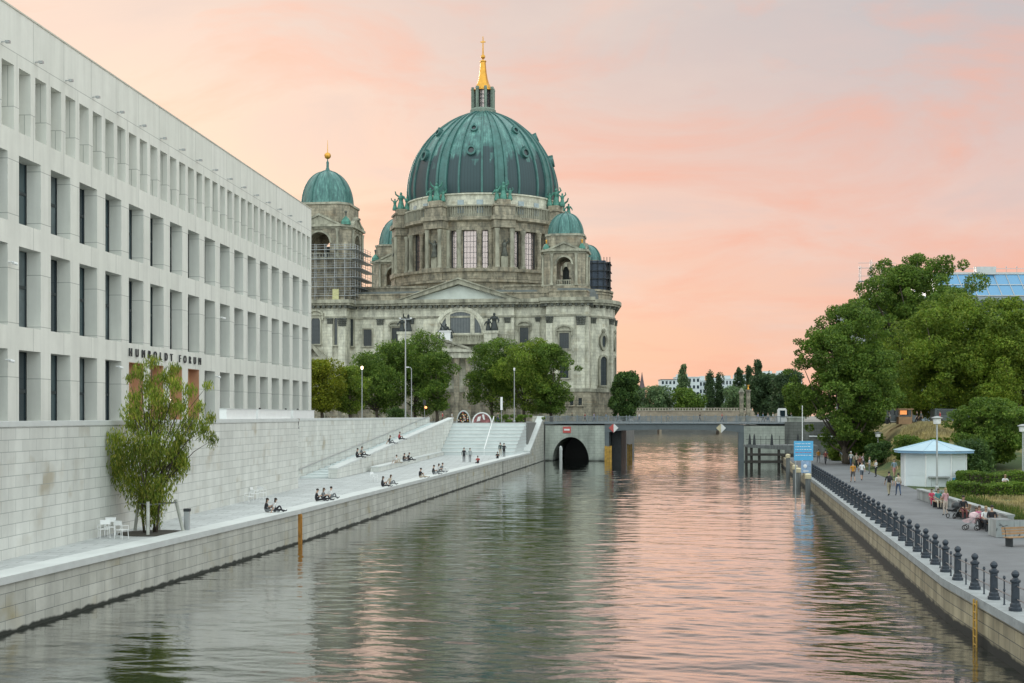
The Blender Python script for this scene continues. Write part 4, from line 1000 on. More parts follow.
# plain attic wall over the drum cornice, balustrade
RA = 18.35; zD = lz(205.5, 0, 0)
mb = MB(); mb.lathe([(RI-1, zK), (RA, zK), (RA, zD-.5), (RA+.4, zD-.3), (RA+.4, zD), (RI-1, zD)], n=96); at_ = mb.build('attic_drum', M['ash_pale'], ca)
for i in range(8):
    for k in (-7, 7):
        a = R(-90+45*i+k); T = Matrix.Translation((RA*math.cos(a), RA*math.sin(a), 0)) @ Matrix.Rotation(a+math.pi/2, 4, 'Z')
        mb = MB(); mb.T = T; mb.box(-.75, .75, -.12, .0, zB-.2, zD-1.6); mb.build('window', simple('attic_glass', (.30,.36,.38), .2) if 'attic_glass' not in bpy.data.materials else bpy.data.materials['attic_glass'], at_)
mb = MB(); rb = RO+1.0
mb.lathe([(rb-.2, zBt-.3), (rb+.2, zBt-.3), (rb+.2, zBt), (rb-.2, zBt)], n=96)
for i in range(220):
    a = 2*math.pi*i/220; mb.tube((rb*math.cos(a), rb*math.sin(a), zK), (rb*math.cos(a), rb*math.sin(a), zBt-.25), .12, n=4)
mb.build('balustrade', M['ash_mid'], ca)
# --- great dome
prof = []
for hw, py in ((74.2, 204.5), (74.8, 198), (74.8, 192), (73.9, 184), (72.0, 175), (68.8, 165), (65.2, 157.5), (60.3, 149.5), (54.6, 142), (47.8, 135), (40.0, 128.3), (31, 122), (21.5, 117), (12.5, 113.3)):
    prof.append((hw/F*320, lz(py+1, 0, 0)-lz(205.5, 0, 0)))
z0d = lz(205.5, 0, 0)
do = empty('great_dome', (0, 0, 0)); do.parent = ca; MW[do.name] = MW[ca.name]
bpy.data.objects.remove(do)
from bisect import bisect
def smoothprof(pr, m=4):
    out_ = []
    for i in range(len(pr)-1):
        p0 = pr[max(i-1, 0)]; p1 = pr[i]; p2 = pr[i+1]; p3 = pr[min(i+2, len(pr)-1)]
        for j in range(m):
            t = j/m
            out_.append(tuple(.5*((2*p1[k])+(-p0[k]+p2[k])*t+(2*p0[k]-5*p1[k]+4*p2[k]-p3[k])*t*t+(-p0[k]+3*p1[k]-3*p2[k]+p3[k])*t**3) for k in (0, 1)))
    return out_+[pr[-1]]
sp_ = smoothprof(prof)
mb = MB(); mb.lathe(sp_+[(0.01, sp_[-1][1]+.1)], n=128)
dome = mb.build('dome', M['dome_copper'], ca, smooth=True); dome.location = (0, 0, z0d); MW[dome.name] = MW[ca.name] @ Matrix.Translation((0, 0, z0d))
def rib(ang, w, hgt, zmin=0):
    mb = MB(); pts = [p for p in sp_ if p[1] >= zmin]
    vs = []; 
    for (r, z) in pts:
        ww = w*(.35+.65*r/17.5)
        for (dw, dh) in ((-ww, -.1), (-ww*.8, hgt), (ww*.8, hgt), (ww, -.1)):
            rr = r+dh; vs.append((rr, dw, z+dh*.35))
    fs = []
    for i in range(len(pts)-1):
        for k in range(3): a = i*4+k; fs.append((a, a+4, a+5, a+1))
    mb.T = Matrix.Rotation(ang, 4, 'Z'); mb.add(vs, fs); return mb
M['rib_copper'] = simple('rib_copper', s2l((64,106,102)), .5, .1, var=.3, scale=.5)
for i in range(8):
    for a, w, h_ in ((18.9, .36, .42), (26.1, .36, .42), (22.5, .9, .16), (-8.5, .26, .3), (8.5, .26, .3)):
        rib(R(-90+45*i+a), w, h_).build('rib', M['rib_copper'], dome, smooth=False)
def rad_at(z):
    for (r0, z0), (r1, z1) in zip(sp_[:-1], sp_[1:]):
        if z0 <= z <= z1: return r0+(r1-r0)*(z-z0)/(z1-z0), math.atan2(z1-z0, r0-r1)
    return sp_[-1][0], 0
for i in range(8):
    for z, s in ((lz(164.5, 0, 0)-lz(205.5, 0, 0), 1.05), (lz(138, 0, 0)-lz(205.5, 0, 0)-.6, .8)):
        r, sl_ = rad_at(z); a = R(-90+45*i)
        mb = MB(); mb.T = Matrix.Rotation(a+math.pi/2, 4, 'Z') @ Matrix.Translation((0, -r, z)) @ Matrix.Rotation(-(math.pi/2-sl_)*.55, 4, 'X')
        E = [(s*1.1*math.cos(t), s*1.15*math.sin(t)) for t in [2*math.pi*k/18 for k in range(18)]]; I = [(s*.68*math.cos(t), s*.72*math.sin(t)) for t in [2*math.pi*k/18 for k in range(18)]]
        mb.ring_xz(E, I, -.75, .9, closed=True); mb.box(-.25*s, .25*s, -.8, .6, s*1.1, s*1.6)
        dm = mb.build('dormer', M['rib_copper'], dome)
        mb = MB(); mb.T = Matrix.Rotation(a+math.pi/2, 4, 'Z') @ Matrix.Translation((0, -r, z)) @ Matrix.Rotation(-(math.pi/2-sl_)*.55, 4, 'X'); mb.prism_xz(I, -.35, -.25); mb.build('pane', M['cglass'], dm)
# lantern with gilded concave spire
zl0 = lz(114.3, 0, 0); Fk = lambda py: lz(py, 0, 0); pw = 320/F
mb = MB(); mb.lathe([(12.8*pw, zl0-.3), (13*pw, Fk(111)), (12*pw, Fk(109.5)), (8.3*pw, Fk(109)), (.01, Fk(109))], n=32); M['lantern_stone'] = simple('lantern_stone', (.17,.22,.18), .7, var=.3); lan = mb.build('lantern', M['lantern_stone'], ca)
mb = MB(); mb.lathe([(7.2*pw, Fk(109)), (7.2*pw, Fk(91))], n=16); mb.build('glazing', M['thru'], lan)
mb = MB()
for i in range(16): a = 2*math.pi*i/16; mb.tube((7.3*pw*math.cos(a), 7.3*pw*math.sin(a), Fk(109)), (7.3*pw*math.cos(a), 7.3*pw*math.sin(a), Fk(91)), .12, n=5)
for py in (105, 100, 96): mb.lathe([(7.25*pw, Fk(py)), (7.6*pw, Fk(py)), (7.6*pw, Fk(py)+.15), (7.25*pw, Fk(py)+.15)], n=16)
mb.build('glazing_bars', M['frame_dark'], lan)
for i in range(8):
    a = R(-90+22.5+45*i); mb = MB(); rr = 10.6*pw; c_, s_ = math.cos(a), math.sin(a)
    mb.T = Matrix.Translation((rr*c_, rr*s_, 0)) @ Matrix.Rotation(a+math.pi/2, 4, 'Z')
    mb.box(-.26, .26, -.35, .3, Fk(110), Fk(91)); mb.box(-.34, .34, -.42, .35, Fk(91), Fk(90)); mb.box(-.3, .3, -.3, .3, Fk(90), Fk(88.2)); mb.build('buttress', M['lantern_stone'], lan)
mb = MB(); mb.lathe([(10.2*pw, Fk(91.2)), (10.2*pw, Fk(90.4))], n=16)
mb.lathe([(8.9*pw, Fk(90.4)), (8.2*pw, Fk(88)), (6.0*pw, Fk(83.5)), (4.7*pw, Fk(79)), (3.7*pw, Fk(73)), (3.1*pw, Fk(67)), (2.8*pw, Fk(62.5)), (3.4*pw, Fk(62)), (3.4*pw, Fk(61)), (.5, Fk(61))], n=8)
mb.build('spire', M['gold'], lan)
mb = MB(); mb.tube((0, 0, Fk(61)), (0, 0, Fk(58.8)), .25, .15); mb.ball((0, 0, Fk(56.8)), 2.3*pw, 14); mb.tube((0, 0, Fk(55)), (0, 0, Fk(36.5)), .2, .11, 6); mb.box(-.62, .62, -.11, .11, Fk(42.6), Fk(41.4)); mb.build('cross', M['gold'], lan)
# --- four corner towers
def tower(px, pyb, ly, rpx, htpx, body_hw, y_corn, y_low, big, finial, nm, low_hw=None):
    x = lx(px, ly); Y = CCY+x*sn_+ly*cs_; k = Y/F
    zf = lambda py: lz(py, x, ly)
    tw = empty('corner_tower', (x, ly, 0)); tw.parent = ca; MW[tw.name] = MW[ca.name] @ Matrix.Translation((x, ly, 0))
    bpy.data.objects.remove(tw)
    h = body_hw*k; ch = h*.32
    octo = [(-h, -h+ch), (-h+ch, -h), (h-ch, -h), (h, -h+ch), (h, h-ch), (h-ch, h), (-h+ch, h), (-h, h-ch)]
    octo = [(x+p[0], ly+p[1]) for p in octo]
    zcorn, zlow, zd = zf(y_corn), zf(y_low), zf(pyb)
    ao = h*.36; ah = (zcorn-zlow)*.78
    # walls as four corner masses so that the arches are open
    mb = MB()
    for sx in (-1, 1):
        for sy in (-1, 1):
            mb.prism([(x+sx*ao, ly+sy*ao), (x+sx*h, ly+sy*ao), (x+sx*h, ly+sy*(h-ch)), (x+sx*(h-ch), ly+sy*h), (x+sx*ao, ly+sy*h)] if sx*sy > 0 else
                     [(x+sx*ao, ly+sy*h), (x+sx*(h-ch), ly+sy*h), (x+sx*h, ly+sy*(h-ch)), (x+sx*h, ly+sy*ao), (x+sx*ao, ly+sy*ao)], zlow, zcorn-.9)
    zs = zlow+ah-ao
    for rot in range(4):      # arch heads
        T = Matrix.Translation((x, ly, 0)) @ Matrix.Rotation(rot*math.pi/2, 4, 'Z'); mb.T = T
        A = [(-ao*math.cos(math.pi*i/12), zs+ao*math.sin(math.pi*i/12)) for i in range(13)]
        mb.ring_xz([(p[0], zcorn-.9) for p in A], A, -h, -ao)
        mb.T = None
    if big: mb.prism(band(octo, -.02), ZC-.4, zlow)
    else: mb.prism(band(octo, .25), ZC-.4, zlow)
    mb.prism([(x+(p[0]-x)*.9, ly+(p[1]-ly)*.9) for p in octo], zcorn, zd)
    tb = mb.build('corner_tower', M['ash'], ca)
    mb = MB(); 
    mb.prism(band(octo, .15), zlow-.3, zlow+.25); mb.prism(band(octo, .2), zcorn-.9, zcorn-.5); mb.prism(band(octo, .75), zcorn-.5, zcorn)
    mb.prism(band([(x+(p[0]-x)*.9, ly+(p[1]-ly)*.9) for p in octo], .25), zd-.45, zd)
    for rot in range(4):
        mb.T = Matrix.Translation((x, ly, 0)) @ Matrix.Rotation(rot*math.pi/2, 4, 'Z')
        w_ = h*.72; mb.ring_xz([(-w_-.3, zcorn+.02), (0, zcorn+w_*.52), (w_+.3, zcorn+.02)], [(-w_+.6, zcorn+.03), (0, zcorn+w_*.52-.5), (w_-.6, zcorn+.03)], -h-.35, -h*.85)
        A1 = [(-(ao+.4)*math.cos(math.pi*i/12), zs+(ao+.4)*math.sin(math.pi*i/12)) for i in range(13)]; A0 = [(-ao*math.cos(math.pi*i/12), zs+ao*math.sin(math.pi*i/12)) for i in range(13)]
        mb.ring_xz(A1, A0, -h-.2, -h+.05); mb.box(-ao, ao, -h+.3, -h+.5, zlow+1.1, zlow+1.3)
        for j in range(7): u = -ao+2*ao*(j+.5)/7; mb.box(u-.08, u+.08, -h+.32, -h+.48, zlow, zlow+1.1)
        mb.prism_xz([(-w_+.7, zcorn+.02), (w_-.7, zcorn+.02), (0, zcorn+w_*.52-.55)], -h-.05, -h*.85)
    mb.T = None; mb.build('cornice', M['ash_mid'], tb)
    for rot in range(4):
        T = Matrix.Translation((x, ly, 0)) @ Matrix.Rotation(rot*math.pi/2, 4, 'Z') @ Matrix.Translation((0, -h, 0))
        for u in (-(h-ch)+.05, (h-ch)-.75):
            mb = MB(); mb.T = T; mb.lathe([(.42, 0), (.42, .4), (.3, .5), (.28, zcorn-zlow-1.8), (.45, zcorn-zlow-1.0)], (u+.35, -.25, zlow), 8); mb.build('column', M['ash_mid'], tb)
    mb = MB(); mb.lathe([(.9, ZC), (.7, zlow+ (zs-zlow)*.8), (.3, zs)], (x, ly, 0), 8) if not big else mb.lathe([(1.5, zlow), (.6, zs)], (x, ly, 0), 8)
    mb.build('bell', M['bronze'], tb)
    if finial != 'none':
        for sx in (-1, 1):
            for sy in (-1, 1):
                mb = MB(); xx, yy = x+sx*h*.86, ly+sy*h*.86
                mb.lathe([(h*.17, 0), (h*.16, h*.1), (h*.1, h*.2), (.1, h*.28)], (xx, yy, zcorn), 8); mb.build('corner_cap', M['green_bronze'], tb)
                mb = MB(); mb.ball((xx, yy, zcorn+h*.42), h*.05, 8); mb.lathe([(.12, 0), (.2, .5), (.05, .9)], (xx, yy, zcorn+h*.28), 6); mb.build('urn', M['ash_dark'] if big else M['gold'], tb)
    # dome
    r = rpx*k; hh = htpx*k; P = []
    for i in range(19):
        t = math.pi/2*i/18; P.append((r*math.cos(t)**.92 if i < 18 else .6, hh*math.sin(t)))
    mb = MB(); mb.lathe([(r*1.03, -.25), (r*1.03, 0)]+P, n=72); dm = mb.build('small_dome', M['tower_copper'], tb, smooth=True); dm.location = (x, ly, zd); 
    for i in range(8):
        mb = MB(); vs = []; w_ = .28
        for (rr, z) in P:
            for dw, dh in ((-w_*(.3+.7*rr/r), -.05), (-w_*.8*(.3+.7*rr/r), .2), (w_*.8*(.3+.7*rr/r), .2), (w_*(.3+.7*rr/r), -.05)): vs.append((rr+dh, dw, z+dh*.4))
        fs = [(a*4+b2, a*4+4+b2, a*4+5+b2, a*4+1+b2) for a in range(len(P)-1) for b2 in range(3)]
        mb.T = Matrix.Rotation(R(22.5+45*i), 4, 'Z'); mb.add(vs, fs); mb.build('rib', M['rib_copper'], dm)
    if big:
        mb = MB(); mb.lathe([(1.3, hh-.35), (1.1, hh+.1), (.5, hh+.3), (.3, hh+.9), (.32, hh+2.0), (.12, hh+2.4), (.1, hh+3.2)], n=10); mb.build('finial_base', M['rib_copper'], dm)
        mb = MB(); mb.ball((0, 0, hh+3.5), .75, 14); mb.tube((0, 0, hh+4.2), (0, 0, hh+7.0), .1, .03, 5); mb.build('finial', M['gold'], dm)
    else:
        mb = MB(); mb.lathe([(.5, hh-.1), (.3, hh+.3), (.02, hh+.6)], n=8); mb.build('finial', M['rib_copper'], dm)
    return tb, x, ly, h
t1 = tower(327.6, 206.5, -33, 25.3, 35, 30, 229, 262, True, 'ball', 'sw')
t2 = tower(566, 236, -30.5, 17.8, 22.5, 20.5, 251.5, 287.5, False, 'ball', 'se')
t3 = tower(400.5, 247, 34, 21, 29, 24, 263, 292, True, 'ball', 'nw')
t4 = tower(586, 262, 31, 15.5, 17, 17, 272, 300, False, 'ball', 'ne')
mb = MB(); x2, h2 = t2[1], t2[3]; mb.box(x2-h2-1.2, x2+h2+1.2, -30.5-h2-1.2, -30.5+h2+1.2, ZC+.3, ZC+2.5); mb.build('tower_base', M['ash'], ca)
# --- scaffolding on the left tower
sx, sy, sh = t1[1], -33.0, t1[3]
sc = empty('scaffolding', MW[ca.name] @ Vector((sx, sy, ZC-1)), CTH, 'grey tube scaffolding wrapped round the base of the left domed tower', 'scaffolding')
def scaf(o, hw, dy0, dy1, z1, step=2.0, bay=2.2, mat='metal', ext=0):
    mb = MB(); x = -hw
    for yy in (dy0, dy0-1.1):
        x = -hw
        while x <= hw+.01:
            mb.tube((x, yy, 0), (x, yy, z1), .055, n=5); x += bay
    y = dy0
    while y <= dy1: 
        for xx in (hw, hw+1.1, -hw): mb.tube((xx, y, 0), (xx, y, z1), .055, n=5)
        y += bay
    z = step
    while z <= z1+.01:
        for dz in (.0, .55, 1.05):
            if z+dz > z1+.6: continue
            mb.tube((-hw, dy0-1.1, z+dz), (hw+1.1, dy0-1.1, z+dz), .04, n=4); mb.tube((hw+1.1, dy0-1.1, z+dz), (hw+1.1, dy1, z+dz), .04, n=4)
        z += step
    x = -hw
    while x < hw-bay: mb.tube((x, dy0-1.1, 0), (x+bay, dy0-1.1, z1*.5), .035, n=4); x += bay*2
    mb.build('tube_frame', M[mat], o)
    z = step
    while z <= z1+.01:
        mb = MB(); e = ext*(1-abs(2*z/z1-1.1)); mb.box(-hw-.2, hw+1.3+max(0, e), dy0-1.3, dy0-.05, z-.07, z-.02); mb.box(hw+.05, hw+1.3+max(0, e), dy0-.05, dy1, z-.07, z-.02); mb.build('platform', M['metal'], o); z += step
scaf(sc, sh+.4, -sh-.4, sh, 13.2, ext=1.1)
mb = MB(); mb.box(sh-3.2, sh-1.8, -sh-1.7, -sh-1.55, .8, 3.4); mb.build('hoarding', simple('pale_yellow_board', (.5,.48,.25), .7), sc)
# dark netted scaffold on the far right tower
s4 = MW[ca.name] @ Vector((lx(599, 22), 22, ZC))
w4 = empty('netted_scaffold', s4, CTH, 'dark netted scaffold block behind the small right tower', 'scaffolding')
hw4 = 11.8*(s4.y/F); zt4 = (416-262)*s4.y/F+8-s4.z
nm = simple('dark_netting', (.07,.09,.125), .8, var=.3, scale=.8)
mb = MB(); mb.box(-hw4, hw4*.62, -3.5, 3.5, 0, zt4); mb.build('netting', nm, w4)
mb = MB()
z = 0
while z < zt4+.1: mb.box(-hw4-.1, hw4+.1, -3.8, 3.6, z, z+.16); z += 2.0
for x in (-hw4, -hw4*.5, 0, hw4*.5, hw4*.75, hw4): mb.tube((x, -3.75, 0), (x, -3.75, zt4+.8), .09, n=5)
mb.box(hw4*.66, hw4, -.1, .1, 0, zt4)
mb.build('tube_frame', M['darkmetal'], w4)
mb = MB()
for z in (1.0, 3.3, 5.6): mb.box(hw4*.7, hw4*.95, -3.9, -3.85, z, z+.8)
mb.build('sheeting', M['white'], w4)
# ------------------------------------------------------------------ foliage
def leaves(blobs, n, size, rs, aspect=.6, droop=0.0, shell=.55):
    c = np.array([b[0] for b in blobs], float); r = np.array([b[1] for b in blobs], float)
    wgt = (r[:, 0]*r[:, 2]); wgt = wgt/wgt.sum()
    idx = rs.choice(len(blobs), n, p=wgt)
    d = rs.normal(size=(n, 3)); d /= np.linalg.norm(d, axis=1)[:, None]
    rad = shell+(1-shell)*rs.random(n)**.6; rad *= 1+rs.normal(size=n)*.07
    P = c[idx]+d*rad[:, None]*r[idx]
    u = rs.normal(size=(n, 3))
    if droop: u = u*(1-droop)+np.array([0, 0, -1.6])*droop
    u /= np.linalg.norm(u, axis=1)[:, None]
    v = np.cross(u, rs.normal(size=(n, 3))); v /= np.linalg.norm(v, axis=1)[:, None]+1e-9
    s = size*(.6+.8*rs.random(n))[:, None]
    V = np.empty((n, 4, 3))
    V[:, 0] = P-u*s*.5; V[:, 1] = P+v*s*aspect*.5; V[:, 2] = P+u*s*.5; V[:, 3] = P-v*s*aspect*.5
    return V.reshape(-1, 3)
def crown_blobs(W_, Dp, H_, n, rs, top=.5, rmin=.13, rmax=.24, irregular=.18, zs=1.0, lobes=0):
    """clumps through an ellipsoid whose widest level is at height fraction top; z from 0 to H_"""
    out_ = []
    if lobes:
        per = n//lobes
        for l in range(lobes):
            a = 2*math.pi*(l/lobes)*2.4+rs.random(); hz = (.18+.64*((l+.5)/lobes)); q = (.30*(1-abs(hz-.42)*1.1)) if l else .1; s_ = .50+.16*rs.random()
            sub_ = crown_blobs(W_*s_*1.05, Dp*s_*1.05, H_*s_*.85, per, rs, .5, rmin/s_, rmax/s_, irregular, zs)
            for c_, r_ in sub_:
                z_ = c_[2]-H_*s_*.425+H_*hz; z_ = min(max(z_, r_[2]*.5), H_-r_[2]*.6)
                out_.append(((c_[0]+q*W_*math.cos(a), c_[1]+q*Dp*math.sin(a), z_), r_))
        return out_
    for i in range(n):
        t = (i+rs.random())/n
        z = t
        prof_ = math.sqrt(max(0.03, 1-((z-top)/(top if z < top else 1-top))**2)) if True else 1
        a = rs.random()*2*math.pi; q = (rs.random()**.45)*prof_*(1+rs.normal()*irregular)
        rr = (rmin+(rmax-rmin)*rs.random())*min(W_, H_*1.2)
        q *= max(0, 1-rr/W_*.9)
        out_.append(((q*W_/2*math.cos(a), q*Dp/2*math.sin(a), min(H_-rr*.7, max(rr*.6, z*H_))), (rr*(.8+.5*rs.random()), rr*(.8+.5*rs.random()), rr*(.6+.35*rs.random())*zs)))
    return out_
LM = {}
LM['dark'] = leafmat('leaf_dark', (0.044,0.094,0.031), (0.088,0.163,0.044), (0.138,0.213,0.056))
LM['mid'] = leafmat('leaf_mid', (.065,.135,.022), (.14,.235,.04), (.22,.30,.055))
LM['bright'] = leafmat('leaf_bright', (.09,.17,.02), (.19,.28,.038), (.29,.35,.06))
LM['yellow'] = leafmat('leaf_yellow', (.12,.17,.015), (.22,.26,.02), (.32,.32,.035))
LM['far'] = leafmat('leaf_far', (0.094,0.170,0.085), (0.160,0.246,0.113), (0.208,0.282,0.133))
LM['fardark'] = leafmat('leaf_far_dark', (.05,.095,.05), (.085,.14,.065))
LM['willow'] = leafmat('leaf_willow', (.10,.17,.02), (.26,.33,.05), (.46,.44,.09), .45)
def tree(label, cat, loc, Wd, H_, base, n, size, mat, seed, nb=40, top=.5, trunk=.3, group=None, name='tree', depth=None, rmin=.13, rmax=.24, limbs=9, irregular=.18, zs=1.0, lobes=0):
    rs = np.random.RandomState(seed); rd = random.Random(seed)
    e = empty(name, loc, 0, label, cat, group)
    bl = crown_blobs(Wd, depth or Wd*.9, H_-base, nb, rs, top, rmin, rmax, irregular, zs, lobes)
    bl = [((b[0][0], b[0][1], b[0][2]+base), b[1]) for b in bl]
    mb = MB(); ht = base+(H_-base)*.5
    mb.path([(0, 0, -.3), (trunk*.2, 0, base*.5), (-trunk*.3, trunk*.2, base), (0, 0, ht)], [trunk*1.25, trunk, trunk*.85, trunk*.3], 9)
    for b in rd.sample(bl, min(limbs, len(bl))):
        z0 = base*.75+rd.random()*(ht-base)*.6; c_ = Vector(b[0]); s = Vector((0, 0, z0)); m_ = s.lerp(c_, .5)+Vector((0, 0, -.08*(c_-s).length))
        mb.path([s, m_, c_], [trunk*.42, trunk*.26, trunk*.07], 6)
    mb.build('trunk', M['bark'], e, smooth=True)
    V = leaves(bl, n, size, rs); quads_mesh('crown', V, LM[mat], e)
    return e
def ptree(label, px, yt, yb, wpx, D, gz, n, size, mat, seed, base_frac=.18, **k):
    k_ = D/F; zt = CZ+(HZ-yt)*k_; H_ = zt-gz; zb = CZ+(HZ-yb)*k_
    loc = ((px-512)*k_, D, gz)
    base = max(.2, zb-gz) if yb is not None else H_*base_frac
    return tree(label, k.pop('cat', 'tree'), loc, wpx*k_, H_, base, n, size, mat, seed, **k)
# trees in front of the cathedral
gA = 'trees standing in front of the cathedral'
ptree('yellowish tree next to the corner of the concrete building', 322, 360, 410, 52, 222, G, 16000, .34, 'yellow', 11, nb=46, group=gA)
ptree('low light green tree between the yellowish tree and the lit lamp', 350, 366, 412, 40, 226, G, 11000, .32, 'bright', 12, nb=34, group=gA)
ptree('dark green tree behind the lit street lamp', 377, 345, 414, 70, 240, G, 30000, .32, 'mid', 13, nb=120, lobes=6, rmin=.07, rmax=.16, group=gA)
ptree('tallest dark green tree behind the tall mast lamp', 415, 331, 413, 74, 246, G, 34000, .32, 'mid', 14, nb=130, lobes=6, rmin=.07, rmax=.16, group=gA)
ptree('green tree with low branches left of the church porch columns', 437, 352, 411, 40, 238, G, 12000, .34, 'mid', 15, nb=36, group=gA)
ptree('rounded green tree right of the church porch columns', 492, 339, 411, 60, 244, G, 28000, .32, 'mid', 16, nb=120, lobes=6, rmin=.07, rmax=.16, group=gA)
ptree('broad bright green tree in the middle of the cathedral front', 524, 338, 412, 64, 240, G, 30000, .32, 'bright', 17, nb=120, lobes=6, rmin=.07, rmax=.16, group=gA)
ptree('green tree nearest the right corner of the cathedral front', 551, 344, 413, 48, 238, G, 22000, .32, 'mid', 18, nb=90, rmin=.07, rmax=.17, group=gA)
# trees right of the cathedral and far along the canal
gB = 'trees far beyond the bridge'
def ft(label, px, yt, yb, w_, D, mat, seed, n=5000, s=.8, **k):
    k['nb'] = max(k.get('nb', 20), 34) if w_ > 14 else 44; k.setdefault('zs', 1.3 if w_ > 14 else 2.2); k['irregular'] = .1
    n = int(n*1.8); s *= 1.25 if D > 600 else 1
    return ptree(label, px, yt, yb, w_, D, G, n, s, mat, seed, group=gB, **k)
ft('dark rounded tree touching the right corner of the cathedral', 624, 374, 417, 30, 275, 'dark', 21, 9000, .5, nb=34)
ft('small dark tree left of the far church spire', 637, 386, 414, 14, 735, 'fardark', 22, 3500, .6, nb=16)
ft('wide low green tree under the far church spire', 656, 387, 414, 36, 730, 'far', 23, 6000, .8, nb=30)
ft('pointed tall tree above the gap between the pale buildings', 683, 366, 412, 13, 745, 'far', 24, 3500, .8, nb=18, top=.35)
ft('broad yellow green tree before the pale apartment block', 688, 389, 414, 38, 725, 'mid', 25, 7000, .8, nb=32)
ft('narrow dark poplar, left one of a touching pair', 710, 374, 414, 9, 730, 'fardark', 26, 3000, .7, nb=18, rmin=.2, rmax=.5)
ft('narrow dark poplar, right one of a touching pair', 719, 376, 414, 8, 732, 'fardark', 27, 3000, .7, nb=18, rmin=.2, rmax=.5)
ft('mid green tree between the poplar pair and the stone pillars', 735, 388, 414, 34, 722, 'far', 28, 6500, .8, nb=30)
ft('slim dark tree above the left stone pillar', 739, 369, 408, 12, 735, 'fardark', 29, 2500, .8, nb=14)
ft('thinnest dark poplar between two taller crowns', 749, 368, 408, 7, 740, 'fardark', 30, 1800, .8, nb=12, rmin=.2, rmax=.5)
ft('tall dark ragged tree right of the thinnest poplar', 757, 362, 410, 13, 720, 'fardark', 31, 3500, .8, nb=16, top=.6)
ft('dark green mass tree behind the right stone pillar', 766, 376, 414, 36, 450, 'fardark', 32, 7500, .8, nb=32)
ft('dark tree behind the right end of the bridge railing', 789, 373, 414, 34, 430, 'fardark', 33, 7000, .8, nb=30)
ft('yellowish green tree above the right end of the bridge', 800, 386, 414, 34, 330, 'mid', 34, 8000, .6, nb=30)
# large trees on the right bank
gC = 'large trees on the right bank'
ptree('large green tree overhanging the promenade beside the canal', 846, 306, 452, 100, 172, 2.0, 90000, .30, 'mid', 41, nb=300, lobes=9, top=.42, trunk=.45, group=gC, limbs=30, rmin=.04, rmax=.11, irregular=.1)
ptree('tallest tree with open upper crown before the blue glass roof', 917, 254, 360, 128, 205, G, 75000, .34, 'mid', 42, nb=210, lobes=9, top=.6, trunk=.6, group=gC, limbs=40, rmin=.04, rmax=.11, irregular=.18)
ptree('broad full green tree behind the kiosk', 945, 294, 428, 122, 182, G, 95000, .30, 'bright', 43, nb=320, lobes=9, trunk=.5, group=gC, rmin=.04, rmax=.10, irregular=.1)
ptree('big green tree cut by the right edge of the photo', 1018, 298, 428, 112, 176, G, 90000, .30, 'bright', 44, nb=300, lobes=9, trunk=.5, group=gC, rmin=.04, rmax=.10, irregular=.1)
ptree('dark tree filling the gap behind the promenade tree', 888, 330, 420, 70, 215, G, 18000, .45, 'dark', 45, nb=50, group=gC)
ptree('dark tree behind the tree at the right photo edge', 985, 335, 420, 110, 222, G, 22000, .48, 'dark', 46, nb=60, group=gC)
ptree('layered dark green bush tree at the right behind the clipped hedges', 990, 398, 462, 82, 134, 2.2, 36000, .24, 'mid', 47, nb=150, rmin=.05, rmax=.13, trunk=.2, group=gC, base_frac=.05)
# shrubs on the bank
def shrub(label, px, yt, yb, wpx, D, gz, n, size, mat, seed, group='shrubs at the foot of the park bank'):
    k_ = D/F; rs = np.random.RandomState(seed)
    if gz < 3: gz = max(1.6, park_z((px-512)*k_, D)) if D < 200 else gz
    e = empty('shrub', ((px-512)*k_, D, gz), 0, label, 'shrub', group)
    H_ = CZ+(HZ-yt)*k_-gz; bl = crown_blobs(wpx*k_, wpx*k_*.8, H_, 26, rs, .35, .16, .3)
    quads_mesh('foliage', leaves(bl, n, size, rs), LM[mat], e)
    mb = MB()
    for i in range(4): b = bl[i]; mb.path([(0, 0, -.1), (b[0][0]*.5, b[0][1]*.5, b[0][2]*.6), b[0]], [.06, .04, .02], 5)
    mb.build('stem', M['bark'], e)
shrub('bright shrub under the promenade tree trunk', 838, 445, 463, 20, 186, 1.8, 5000, .22, 'bright', 51)
shrub('tall loose shrub left of the group of walkers', 866, 432, 468, 34, 174, 1.8, 8000, .24, 'mid', 52)
shrub('darker round shrub behind the walkers in white', 886, 442, 472, 40, 156, 1.8, 9000, .24, 'dark', 53)
shrub('round green shrub touching the kiosk on its left', 909, 436, 471, 42, 146, 1.8, 9000, .24, 'mid', 54)
shrub('low yellow green shrub on the bank above the kiosk roof', 935, 438, 455, 60, 146, 2.6, 8000, .22, 'bright', 55)
shrub('dark shrub right of the kiosk roof', 972, 440, 470, 50, 128, 1.8, 8000, .24, 'dark', 56)
shrub('low green hedge strip behind the top of the seating steps', 507, 414.5, 421, 66, 224, G, 5000, .2, 'mid', 57, group=None)
shrub('small dark bush left of the tall mast lamp', 396, 408, 418, 22, 222, G, 3000, .25, 'dark', 58, group=None)
